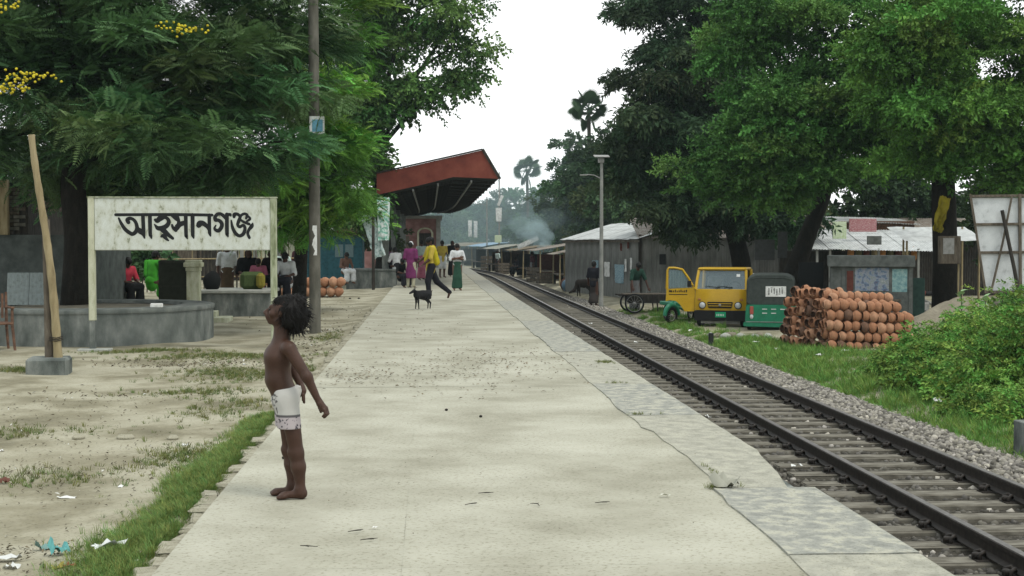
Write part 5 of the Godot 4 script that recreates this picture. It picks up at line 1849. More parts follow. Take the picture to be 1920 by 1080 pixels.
	for r in 5:
		for c in 2:
			var s := Shape.new()
			s.bar(Vector3(0, 0, 0), Vector3(0.2, 0.03, 0.26))
			s.bar(Vector3(0, 0.03, 0), Vector3(0.02, 0.22, 0.26))
			s.bar(Vector3(0.18, 0.03, 0), Vector3(0.2, 0.22, 0.26))
			s.bar(Vector3(0.02, 0.12, 0.0), Vector3(0.18, 0.16, 0.02))
			s.bar(Vector3(0.02, 0.12, 0.24), Vector3(0.18, 0.16, 0.26))
			single("red_crate", s, M.red_crate, "red plastic bottle crate, %s of its stack by the green cabinet" % ["bottom one", "second one up", "middle one", "fourth one up", "topmost one"][r], "crate", Vector3(12.42 + c * 0.22, -0.62 + r * 0.25, -36.0), 0.0, "stacked red crates")
	# shops behind
	var sh := thing("shop_row", "row of open shops under a pale tin roof behind the kiosk", "shop", Vector3(13.2, -0.64, -48.0))
	tin_roof(sh, Vector3(-0.2, 1.98, 1.2), Vector3(4.6, 1.9, 1.2), Vector3(0, 0.75, -3.0), M.tin_bright)
	var s0 := Shape.new()
	s0.bar(Vector3(-0.2, 0, -3.0), Vector3(4.6, 1.9, -2.9))
	part(sh, "back_wall", s0, M.wood_dark)
	var up := Shape.new()
	up.bar(Vector3(1.6, 2.3, -2.2), Vector3(4.6, 3.0, -2.1))
	part(sh, "upper_wall", up, M.clay_c)
	tin_roof(sh, Vector3(1.4, 2.98, -1.9), Vector3(4.7, 2.88, -1.9), Vector3(0, 0.25, -2.4), M.tin)
	for x in [0.05, 0.5, 2.2, 3.6, 4.4]:
		var s := Shape.new()
		s.bar(Vector3(x, 0, 1.0), Vector3(x + 0.07, 2.0, 1.07))
		part(sh, "post", s, M.grey_plaster)
	for i in 9:
		var g := single("hanging_goods", sack(Vector3(0, -0.22, 0), Vector3(0.12, 0.26, 0.1)), [M.orange_cloth, M.thatch_bale, M.rust_cloth, M.bamboo][i % 4], "packet of goods hanging under the pale shop roof", "goods", Vector3(14.6 + i * 0.28, 1.4, -47.4), 0.0, "goods hanging in the shops")
	var sr := Shape.new()
	sr.box(Vector3.ZERO, Vector3(0.98, 0.46, 0.05), 0.01)
	single("shop_sign", sr, M.sign_red, "faded red shop sign standing on the pale tin roof", "sign", Vector3(15.2, 2.18, -48.0), 0.0)
	var sgn := Shape.new()
	sgn.box(Vector3.ZERO, Vector3(0.5, 0.6, 0.05), 0.01)
	single("shop_sign", sgn, M.sign_green, "faded light green shop sign standing on the pale tin roof", "sign", Vector3(14.25, 2.0, -47.6), 0.1)
	var sl := Shape.new()
	sl.bar(Vector3(0, 0, 0), Vector3(0.5, 0.3, 0.06), 0.01)
	single("grey_box", sl, M.kiosk_grey, "small grey box lying on the pale tin roof", "box", Vector3(14.9, 1.5, -46.6))
	var aw := thing("white_awning", "white awning sheet on thin posts beside the thick tree trunk", "awning", Vector3(14.2, -0.64, -40.0))
	var a1 := Shape.new()
	a1.sheet(8, 6, func(i, k): return Vector3(-0.45 + 2.4 * i / 8.0, 2.26 + 0.42 * k / 6.0 + 0.03 * lay.get_noise_2d(i * 60.0, k * 60.0), 0.5 - 1.6 * k / 6.0), true)
	part(aw, "sheet", a1, M.tin_bright)
	for q in [[-0.35, 0.4], [0.0, -0.9], [1.8, 0.4], [1.8, -0.9]]:
		var s := Shape.new()
		s.tube([Vector3(q[0], -0.05, q[1]), Vector3(q[0], 2.26 + (0.42 if q[1] < 0 else 0.0), q[1])], [0.035, 0.03], 6)
		part(aw, "post", s, M.bamboo)
	# meter box and yellow cloth at the thick trunk, stool in front
	var mb := thing("meter_box", "grey meter box on a thin post before the thick trunk", "box", Vector3(13.05, -0.62, -34.2))
	var m1 := Shape.new()
	m1.bar(Vector3(-0.26, 1.65, -0.1), Vector3(0.26, 2.35, 0.1), 0.012)
	part(mb, "box", m1, M.wood)
	var m2 := Shape.new()
	m2.bar(Vector3(-0.2, 1.9, 0.1), Vector3(0.08, 2.3, 0.12))
	part(mb, "window", m2, M.steel)
	var m3 := Shape.new()
	m3.tube([Vector3(0.24, -0.05, 0), Vector3(0.24, 1.65, 0)], [0.025, 0.025], 6)
	part(mb, "post", m3, M.bamboo)
	var yc := single("yellow_cloth", cloth(0.28, 0.9, 0.2, 21.0), M.yellow_cloth, "yellow cloth hanging against the thick trunk", "cloth", Vector3(12.98, 2.72, -34.3))
	yc.rotation.z = -0.25
	var sto := thing("wooden_stool", "small dark wooden stool beside the sand heap", "stool", Vector3(12.3, -0.62, -33.4), 0.2)
	var st1 := Shape.new()
	st1.box(Vector3(0, 0.42, 0), Vector3(0.36, 0.035, 0.26), 0.006)
	part(sto, "seat", st1, M.wood_dark)
	for x in [-0.15, 0.15]:
		for z in [-0.1, 0.1]:
			var s := Shape.new()
			s.box(Vector3(x, 0.2, z), Vector3(0.035, 0.42, 0.035))
			part(sto, "leg", s, M.wood_dark)
	var st2 := Shape.new()
	st2.box(Vector3(0, 0.18, 0.1), Vector3(0.3, 0.03, 0.025))
	part(sto, "stretcher", st2, M.wood_dark)
	# notice boards on the leaning trunk, shelf beside it
	for q in [[10.15, 1.35, 0.62, 0.62, "grey notice board tied to the leaning trunk"], [10.7, 1.5, 0.3, 0.8, "narrow grey notice board beside the leaning trunk"]]:
		var s := Shape.new()
		s.box(Vector3.ZERO, Vector3(q[2], q[3], 0.03), 0.006)
		single("notice_board", s, worn("grey notice %d" % int(q[2] * 100), 0.075, 0.08, 0.08, 0.8), q[4], "board", Vector3(q[0], q[1], -41.6), 0.05)
	var tt := thing("tea_table", "cluttered tea table under the leaning tree", "table", Vector3(9.6, -0.62, -42.0))
	var q1 := Shape.new()
	q1.bar(Vector3(-0.8, 0.95, -0.3), Vector3(0.8, 1.0, 0.3), 0.008)
	part(tt, "top", q1, M.wood)
	for x in [-0.75, 0.75]:
		for z in [-0.26, 0.26]:
			var s := Shape.new()
			s.box(Vector3(x, 0.46, z), Vector3(0.05, 1.0, 0.05))
			part(tt, "leg", s, M.wood_dark)
	for i in 6:
		var s := Shape.new()
		s.lathe([Vector2(0.0, 0), Vector2(0.07, 0.0), Vector2(0.075, 0.2), Vector2(0.05, 0.24), Vector2(0, 0.25)], 9)
		single("jar", s, [M.steel, M.white, M.bamboo][i % 3], "jar standing on the tea table", "jar", Vector3(9.0 + i * 0.23, 0.38, -42.0), 0.0, "jars on the tea table")
	motorcycle(Vector3(14.0, -0.64, -38.6), 0.4)
	hand_cart(Vector3(6.75, -0.62, -43.2), 0.0)

func ring(s: Shape, c: Vector3, r: float, t: float, seg := 20, side := 6, b := Basis()):
	var pts := []
	var rad := []
	for i in seg + 1:
		var a := TAU * i / seg
		pts.append(c + b * Vector3(cos(a) * r, sin(a) * r, 0))
		rad.append(t)
	s.tube(pts, rad, side, false)

func spoked_wheel(parent: Node, c: Vector3, r: float, b: Basis, t := 0.028):
	var ty := Shape.new()
	ring(ty, Vector3.ZERO, r - t, t, 24, 7)
	var w := part(parent, "wheel", ty, M.rubber)
	w.transform = Transform3D(b, c)
	var sp := Shape.new()
	for i in 12:
		var a := TAU * i / 12.0
		sp.tube([Vector3(cos(a), sin(a), 0) * 0.04, Vector3(cos(a), sin(a), 0) * (r - 1.5 * t)], [0.004, 0.004], 4, false)
	ring(sp, Vector3.ZERO, r - 2.0 * t, 0.012, 24, 5)
	sp.ball(Vector3.ZERO, Vector3(0.05, 0.05, 0.05), 8, 5)
	part(w, "spokes", sp, M.steel)

func motorcycle(at: Vector3, turn: float):
	var o := thing("motorcycle", "parked motorcycle beside the thick tree trunk", "motorcycle", at, turn)
	for x in [-0.62, 0.62]:
		spoked_wheel(o, Vector3(x, 0.3, 0), 0.3, Basis(), 0.045)
	var f := Shape.new()
	f.tube([Vector3(-0.62, 0.3, 0), Vector3(-0.42, 0.72, 0), Vector3(-0.36, 0.92, 0)], [0.03, 0.03, 0.03], 7)
	f.tube([Vector3(-0.42, 0.7, 0), Vector3(0.1, 0.55, 0), Vector3(0.62, 0.3, 0)], [0.03, 0.035, 0.03], 7)
	part(o, "frame", f, M.steel)
	var e := Shape.new()
	e.box(Vector3(-0.02, 0.38, 0), Vector3(0.36, 0.28, 0.22), 0.05)
	part(o, "engine", e, M.steel)
	var t := Shape.new()
	t.ball(Vector3(-0.18, 0.78, 0), Vector3(0.26, 0.12, 0.13), 12, 8)
	part(o, "tank", t, M.rust_cloth)
	var s := Shape.new()
	s.box(Vector3(0.3, 0.76, 0), Vector3(0.62, 0.1, 0.22), 0.04)
	part(o, "seat", s, M.rubber)
	var h := Shape.new()
	h.tube([Vector3(-0.28, 0.98, -0.34), Vector3(-0.38, 0.96, 0), Vector3(-0.28, 0.98, 0.34)], [0.016, 0.016, 0.016], 6)
	part(o, "handlebar", h, M.steel)
	var l := Shape.new()
	l.ball(Vector3(-0.5, 0.86, 0), Vector3(0.08, 0.09, 0.09), 10, 7)
	part(o, "headlight", l, M.lamp_glass)
	var ex := Shape.new()
	ex.tube([Vector3(-0.05, 0.26, 0.14), Vector3(0.3, 0.24, 0.16), Vector3(0.75, 0.32, 0.16)], [0.03, 0.04, 0.045], 8)
	part(o, "exhaust", ex, M.steel)

func hand_cart(at: Vector3, turn: float):
	var o := thing("hand_cart", "dark wooden flat cart on spoked wheels before the tin shed", "cart", at, turn)
	for i in 5:
		var s := Shape.new()
		s.box(Vector3(0.05, 0.58, -0.36 + i * 0.18), Vector3(1.5, 0.03, 0.17), 0.004)
		part(o, "plank", s, M.wood)
	for z in [-0.46, 0.46]:
		var s := Shape.new()
		s.box(Vector3(0.1, 0.44, z), Vector3(1.36, 0.26, 0.03), 0.004)
		part(o, "side_board", s, M.wood_dark)
		var h := Shape.new()
		h.tube([Vector3(0.75, 0.5, z * 0.8), Vector3(-0.9, 0.56, z * 0.7)], [0.025, 0.025], 6)
		part(o, "shaft", h, M.wood_dark)
		spoked_wheel(o, Vector3(-0.42, 0.3, z * 1.2), 0.31, Basis())
		for x in [0.3, 0.72]:
			var l := Shape.new()
			l.tube([Vector3(x, 0.34, z), Vector3(x + 0.04, 0.0, z)], [0.025, 0.02], 6)
			part(o, "leg", l, M.wood_dark)
	var ax := Shape.new()
	ax.tube([Vector3(-0.42, 0.3, -0.55), Vector3(-0.42, 0.3, 0.55)], [0.02, 0.02], 6)
	part(o, "axle", ax, M.steel)

# ---------------------------------------------------------------- vehicles
func car_wheel(parent: Node, c: Vector3, r: float, w: float):
	var t := Shape.new()
	t.lathe([Vector2(r * 0.55, -w * 0.5), Vector2(r * 0.92, -w * 0.5), Vector2(r, -w * 0.35), Vector2(r, w * 0.35), Vector2(r * 0.92, w * 0.5), Vector2(r * 0.55, w * 0.5)], 22, Vector3.ZERO, Basis(Vector3(0, 0, 1), PI / 2))
	var o := part(parent, "wheel", t, M.rubber)
	o.position = c
	var h := Shape.new()
	h.lathe([Vector2(0, -w * 0.4), Vector2(r * 0.56, -w * 0.44), Vector2(r * 0.56, w * 0.44), Vector2(0, w * 0.4)], 14, Vector3.ZERO, Basis(Vector3(0, 0, 1), PI / 2))
	part(o, "rim", h, M.steel)

func rounded(pts: Array, r: float, per := 4) -> PackedVector2Array:
	var o := PackedVector2Array()
	for i in pts.size():
		var p: Vector2 = pts[i]
		var a: Vector2 = pts[(i + pts.size() - 1) % pts.size()]
		var b: Vector2 = pts[(i + 1) % pts.size()]
		var da: float = min(r, p.distance_to(a) * 0.45)
		var db: float = min(r, p.distance_to(b) * 0.45)
		var s := p + (a - p).normalized() * da
		var e := p + (b - p).normalized() * db
		for k in per + 1:
			var t := float(k) / per
			o.append(s.lerp(p, t).lerp(p.lerp(e, t), t))
	return o

func make_vehicles():
	var t := thing("yellow_truck", "yellow mini truck with its driver side door swung open", "truck", Vector3(7.46, -0.62, -35.3), -0.36)
	# front lower body: nose panel with rounded corners in plan
	var nose := Shape.new()
	nose.sheet(16, 6, func(i, k):
		var u: float = i / 8.0 - 1.0
		var y: float = 0.42 + 0.56 * k / 6.0
		return Vector3(u * 0.66, y, 0.02 - 0.1 * pow(abs(u), 3.0) - 0.05 * k / 6.0 + 0.02 * sin(PI * k / 6.0)), true)
	for i in nose.v.size():
		nose.n[i] = -nose.n[i] if nose.n[i].z < 0.0 else nose.n[i]
	part(t, "nose_panel", nose, M.yellow)
	for x in [-1.0, 1.0]:
		var s := Shape.new()
		s.quad(Vector3(x * 0.66, 0.42, -0.08), Vector3(x * 0.66, 0.42, -1.35), Vector3(x * 0.66, 0.98, -1.35), Vector3(x * 0.66, 0.98, -0.13))
		part(t, "side_panel", s, M.yellow)
		var ap := Shape.new()
		ap.tube([Vector3(x * 0.655, 0.96, -0.12), Vector3(x * 0.635, 1.25, -0.25), Vector3(x * 0.61, 1.47, -0.36)], [0.042, 0.038, 0.04], 8)
		part(t, "windscreen_pillar", ap, M.yellow)
		var bp := Shape.new()
		bp.beam(Vector3(x * 0.65, 0.96, -1.3), Vector3(x * 0.61, 1.48, -1.25), 0.06, 0.1, 0.01)
		part(t, "rear_pillar", bp, M.yellow)
	var roof := Shape.new()
	roof.box(Vector3(0, 1.5, -0.8), Vector3(1.27, 0.075, 1.0), 0.03)
	part(t, "roof", roof, M.yellow)
	var sc := Shape.new()
	sc.quad(Vector3(-0.63, 0.975, -0.12), Vector3(0.63, 0.975, -0.12), Vector3(0.59, 1.46, -0.35), Vector3(-0.59, 1.46, -0.35))
	var wsn := part(t, "windscreen", sc, M.glass)
	var stk := Shape.new()
	stk.quad(Vector3(0.38, 1.3, -0.262), Vector3(0.47, 1.3, -0.262), Vector3(0.47, 1.37, -0.295), Vector3(0.38, 1.37, -0.295))
	part(wsn, "sticker", stk, M.white)
	var cl := Shape.new()
	cl.bar(Vector3(-0.64, 0.94, -0.14), Vector3(0.64, 0.985, -0.1), 0.01)
	part(t, "cowl", cl, M.yellow)
	for x in [-0.12, 0.2]:
		var wp := Shape.new()
		wp.tube([Vector3(x, 0.985, -0.09), Vector3(x + 0.1, 1.03, -0.115), Vector3(x - 0.28, 1.06, -0.13)], [0.01, 0.01, 0.007], 5)
		part(t, "wiper", wp, M.rubber)
	var bk := Shape.new()
	bk.bar(Vector3(-0.62, 0.4, -1.36), Vector3(0.62, 1.46, -1.32))
	bk.bar(Vector3(-0.6, 0.4, -1.2), Vector3(0.6, 0.75, -0.75))
	bk.bar(Vector3(-0.6, 0.5, -0.5), Vector3(0.6, 0.92, -0.2))
	part(t, "cab_interior", bk, M.charcoal)
	for x in [-0.3, 0.3]:
		var se := Shape.new()
		se.box(Vector3(x, 1.0, -1.15), Vector3(0.42, 0.6, 0.12), 0.04)
		part(t, "seat_back", se, M.kiosk_grey)
	var sw := Shape.new()
	ring(sw, Vector3.ZERO, 0.17, 0.014, 18, 5, Basis(Vector3.RIGHT, -0.6))
	var swo := part(t, "steering_wheel", sw, M.rubber)
	swo.position = Vector3(0.3, 1.02, -0.5)
	# face: bumper, grille, lamps, plate
	var bm := Shape.new()
	bm.prism(rounded([Vector2(-0.66, 0.17), Vector2(0.66, 0.17), Vector2(0.67, 0.44), Vector2(-0.67, 0.44)], 0.05), -0.14, 0.05)
	part(t, "bumper", bm, M.rubber)
	var gr := Shape.new()
	gr.prism(rounded([Vector2(-0.3, 0.5), Vector2(0.3, 0.5), Vector2(0.33, 0.66), Vector2(-0.33, 0.66)], 0.03), 0.0, 0.042)
	var gro := part(t, "grille", gr, M.rubber)
	for y in [0.545, 0.605]:
		var s := Shape.new()
		s.bar(Vector3(-0.3, y, 0.043), Vector3(0.3, y + 0.018, 0.052), 0.003)
		part(gro, "grille_bar", s, M.yellow)
	var em := Shape.new()
	em.lathe([Vector2(0, 0), Vector2(0.035, 0.0), Vector2(0.03, 0.012), Vector2(0, 0.014)], 14, Vector3(0, 0.58, 0.05), Basis(Vector3.RIGHT, PI / 2))
	part(gro, "emblem", em, M.steel)
	for x in [-0.46, 0.46]:
		var ln := Shape.new()
		ln.lathe([Vector2(0.0, 0.035), Vector2(0.05, 0.03), Vector2(0.075, 0.015), Vector2(0.08, 0.0)], 16, Vector3.ZERO, Basis(Vector3.RIGHT, PI / 2))
		for i in ln.idx.size() / 3:
			var w := ln.idx[i * 3]
			ln.idx[i * 3] = ln.idx[i * 3 + 1]
			ln.idx[i * 3 + 1] = w
		for i in ln.n.size():
			ln.n[i] = -ln.n[i]
		var l := part(t, "headlight", ln, M.lamp_glass)
		l.position = Vector3(x, 0.57, 0.0)
		var rg := Shape.new()
		ring(rg, Vector3(0, 0, 0.005), 0.085, 0.012, 18, 6)
		part(l, "headlight_ring", rg, M.rubber)
		var tn := Shape.new()
		tn.box(Vector3(x * 1.18, 0.72, -0.02), Vector3(0.08, 0.05, 0.03), 0.008)
		part(t, "turn_lamp", tn, M.orange_cloth)
	var pl := Shape.new()
	pl.box(Vector3(0.02, 0.33, 0.056), Vector3(0.27, 0.14, 0.012), 0.003)
	var plo := part(t, "number_plate", pl, M.plate_green)
	for i in 5:
		var s := Shape.new()
		s.bar(Vector3(-0.08 + i * 0.042, 0.3, 0.0622), Vector3(-0.062 + i * 0.042, 0.35, 0.0632))
		part(plo, "plate_mark", s, M.white)
	var lo := Shape.new()
	lo.bar(Vector3(-0.5, 0.1, -0.1), Vector3(0.5, 0.16, -0.04))
	part(t, "front_axle", lo, M.steel)
	for q in [[-0.56, -0.4], [0.56, -0.4], [-0.56, -2.5], [0.56, -2.5]]:
		car_wheel(t, Vector3(q[0], 0.26, q[1]), 0.26, 0.15)
	var bed := Shape.new()
	bed.bar(Vector3(-0.7, 0.5, -3.2), Vector3(0.7, 0.56, -1.42))
	for x in [-0.7, 0.66]:
		bed.bar(Vector3(x, 0.56, -3.2), Vector3(x + 0.04, 0.9, -1.42))
	bed.bar(Vector3(-0.66, 0.56, -3.2), Vector3(0.66, 0.9, -3.16))
	part(t, "load_bed", bed, M.yellow)
	# open door, hinged at the front pillar
	var dr := Shape.new()
	dr.prism(PackedVector2Array([Vector2(0, 0.4), Vector2(0, 1.02), Vector2(-0.74, 0.98), Vector2(-0.76, 0.66), Vector2(-0.66, 0.69), Vector2(-0.5, 0.67), Vector2(-0.38, 0.57), Vector2(-0.27, 0.4)]), -0.06, 0.0)
	var d := part(t, "open_door", dr, M.yellow)
	d.position = Vector3(-0.67, 0.0, -0.12)
	d.rotation.y = 0.32
	var df := Shape.new()
	df.tube([Vector3(-0.02, 1.0, -0.03), Vector3(-0.16, 1.25, -0.03), Vector3(-0.33, 1.49, -0.03), Vector3(-0.52, 1.53, -0.03), Vector3(-0.68, 1.53, -0.03), Vector3(-0.72, 1.46, -0.03), Vector3(-0.73, 0.98, -0.03)], [0.03, 0.03, 0.03, 0.03, 0.03, 0.03, 0.04], 7)
	part(d, "window_frame", df, M.yellow)
	var dg := Shape.new()
	dg.prism(PackedVector2Array([Vector2(-0.06, 1.02), Vector2(-0.34, 1.46), Vector2(-0.68, 1.49), Vector2(-0.69, 1.0)]), -0.032, -0.028)
	part(d, "window_pane", dg, M.glass)
	var ds := Shape.new()
	ds.bar(Vector3(-0.68, 0.83, 0.001), Vector3(-0.2, 0.85, 0.004))
	for i in 9:
		ds.bar(Vector3(-0.62 + i * 0.048, 0.895, 0.001), Vector3(-0.595 + i * 0.048, 0.925 + 0.02 * ((i * 7) % 3), 0.004))
		ds.bar(Vector3(-0.625 + i * 0.048, 0.93, 0.0045), Vector3(-0.58 + i * 0.048, 0.936, 0.006))
	part(d, "door_lettering", ds, M.rubber)
	var dh := Shape.new()
	dh.bar(Vector3(-0.68, 0.91, 0.001), Vector3(-0.6, 0.95, 0.02), 0.006)
	part(d, "handle", dh, M.rubber)
	var mr := Shape.new()
	mr.box(Vector3(-0.78, 1.12, 0.12), Vector3(0.1, 0.16, 0.03), 0.01)
	mr.tube([Vector3(-0.67, 1.05, -0.08), Vector3(-0.78, 1.1, 0.1)], [0.008, 0.008], 5)
	part(t, "side_mirror", mr, M.rubber)
	# green three-wheeler seen from behind
	rickshaw(Vector3(8.45, -0.62, -34.0), -0.27)
	# green tricycle van whose front wheel shows under the open door
	var tv := thing("green_tricycle", "green tricycle van showing its front wheel below the open yellow door", "tricycle", Vector3(6.55, -0.62, -36.9), 0.2)
	tv.scale = Vector3.ONE * 0.9
	spoked_wheel(tv, Vector3(-0.12, 0.26, 0.1), 0.26, Basis(Vector3.UP, 0.5), 0.05)
	var fd := Shape.new()
	var fp := []
	for i in 9:
		var a := PI * i / 8.0
		fp.append(Vector3(-0.12 + cos(a) * 0.31 * cos(0.5), 0.26 + sin(a) * 0.31, 0.1 - cos(a) * 0.31 * sin(0.5)))
	fd.tube(fp, [0.06, 0.07, 0.08, 0.08, 0.08, 0.08, 0.08, 0.07, 0.06], 6)
	part(tv, "fender", fd, M.green)
	var fb := Shape.new()
	fb.tube([Vector3(-0.12, 0.5, 0.1), Vector3(0.0, 0.75, 0.0), Vector3(0.1, 0.95, -0.1)], [0.03, 0.03, 0.03], 7)
	fb.tube([Vector3(0.0, 0.55, 0.0), Vector3(0.5, 0.4, -0.5)], [0.04, 0.04], 7)
	part(tv, "frame", fb, M.green)
	var lb := Shape.new()
	lb.box(Vector3(0.75, 0.55, -1.3), Vector3(0.9, 0.12, 1.4), 0.02)
	part(tv, "load_deck", lb, M.green)
	var hd := Shape.new()
	hd.tube([Vector3(-0.15, 0.95, -0.2), Vector3(0.08, 0.98, -0.1), Vector3(0.3, 0.95, 0.02)], [0.016, 0.016, 0.016], 6)
	part(tv, "handlebar", hd, M.steel)
	for x in [0.35, 1.15]:
		spoked_wheel(tv, Vector3(x, 0.26, -1.5), 0.26, Basis(Vector3.UP, PI / 2), 0.04)

func rickshaw(at: Vector3, turn: float):
	var o := thing("auto_rickshaw", "green three-wheeler with dark grey canvas hood seen from behind", "rickshaw", at, turn)
	# hood: outline in x, y pushed forward, slightly narrower and lower towards the front
	var outline := rounded([Vector2(-0.6, 0.62), Vector2(0.6, 0.62), Vector2(0.59, 1.3), Vector2(0.4, 1.4), Vector2(-0.4, 1.4), Vector2(-0.59, 1.3)], 0.1, 4)
	var hood := Shape.new()
	var nn := outline.size()
	var steps := [[0.0, 0.0, 0.93], [-0.04, 0.0, 0.985], [-0.12, 0.0, 1.0], [-0.9, 0.02, 1.0], [-1.5, 0.0, 0.97], [-1.75, -0.05, 0.92]]
	hood.sheet(nn, steps.size() - 1, func(i, k):
		var p: Vector2 = outline[i % nn]
		return Vector3(p.x * steps[k][2], 1.0 + (p.y - 1.0) * steps[k][2] + steps[k][1], steps[k][0]), true)
	var hb := PackedVector2Array()
	for p in outline:
		hb.append(Vector2(p.x * 0.93, 1.0 + (p.y - 1.0) * 0.93))
	hood.prism(hb, -0.02, 0.0)
	var h := part(o, "canvas_hood", hood, M.canvas)
	for x in [-0.42, 0.42]:
		var s := Shape.new()
		s.bar(Vector3(x - 0.008, 0.66, 0.0), Vector3(x + 0.008, 1.28, 0.008))
		part(h, "hood_seam", s, M.canvas)
	var pip := Shape.new()
	pip.tube([Vector3(-0.5, 1.26, 0.004), Vector3(-0.35, 1.31, 0.006), Vector3(0.35, 1.31, 0.006), Vector3(0.5, 1.26, 0.004)], [0.01, 0.01, 0.01, 0.01], 5)
	part(h, "hood_piping", pip, M.canvas)
	var wp := Shape.new()
	wp.bar(Vector3(-0.12, 0.84, 0.004), Vector3(0.38, 1.1, 0.012), 0.002)
	var wpo := part(o, "white_panel", wp, M.white)
	for i in 6:
		var s := Shape.new()
		var x := -0.05 + i * 0.065
		s.bar(Vector3(x, 0.88 + 0.03 * ((i * 5) % 3), 0.0125), Vector3(x + 0.022, 1.06 - 0.03 * ((i * 7) % 2), 0.0145))
		s.bar(Vector3(x - 0.015, 0.9 + 0.05 * ((i * 3) % 4), 0.0125), Vector3(x + 0.03, 0.92 + 0.05 * ((i * 3) % 4), 0.0147))
		part(wpo, "panel_marks", s, M.kiosk_grey)
	# body
	var bo := Shape.new()
	bo.prism(rounded([Vector2(-0.62, 0.2), Vector2(0.62, 0.2), Vector2(0.6, 0.64), Vector2(-0.6, 0.64)], 0.05), -1.2, 0.03)
	bo.bar(Vector3(-0.5, 0.2, -1.9), Vector3(0.5, 0.5, -1.2), 0.03)
	part(o, "body", bo, M.green)
	for x in [-0.2, 0.02, 0.24]:
		for y in [0.42, 0.52]:
			if x > 0.2 and y < 0.5:
				continue
			var s := Shape.new()
			s.bar(Vector3(x, y, 0.031), Vector3(x + 0.12, y + 0.022, 0.037), 0.002)
			part(o, "vent_slot", s, M.white)
	var fl := Shape.new()
	fl.prism(rounded([Vector2(-0.66, 0.1), Vector2(0.66, 0.08), Vector2(0.66, 0.18), Vector2(-0.66, 0.2)], 0.03), -0.25, 0.07)
	part(o, "rear_skirt", fl, M.green)
	var sk := Shape.new()
	sk.bar(Vector3(-0.6, 0.205, 0.031), Vector3(0.6, 0.22, 0.045))
	part(o, "trim_strip", sk, M.steel)
	for x in [-0.46, 0.46]:
		var l := Shape.new()
		l.box(Vector3(x, 0.5, 0.04), Vector3(0.09, 0.2, 0.03), 0.01)
		part(o, "tail_light", l, M.red_glass)
		var r := Shape.new()
		r.ball(Vector3(x, 0.34, 0.045), Vector3(0.045, 0.06, 0.02), 10, 6)
		part(o, "reflector", r, M.lamp_glass)
		car_wheel(o, Vector3(x * 1.15, 0.2, -0.35), 0.2, 0.1)
		var po := Shape.new()
		po.tube([Vector3(x * 1.15, 0.6, -1.75), Vector3(x * 1.15, 1.28, -1.6)], [0.02, 0.02], 6)
		part(o, "hood_post", po, M.steel)
	car_wheel(o, Vector3(0, 0.2, -2.2), 0.2, 0.1)
	var nz := Shape.new()
	nz.ball(Vector3(0, 0.62, -1.95), Vector3(0.42, 0.38, 0.3), 14, 9)
	part(o, "front_cowl", nz, M.green)
	var se := Shape.new()
	se.bar(Vector3(-0.52, 0.64, -0.7), Vector3(0.52, 0.72, -0.2), 0.02)
	part(o, "bench_seat", se, M.rubber)

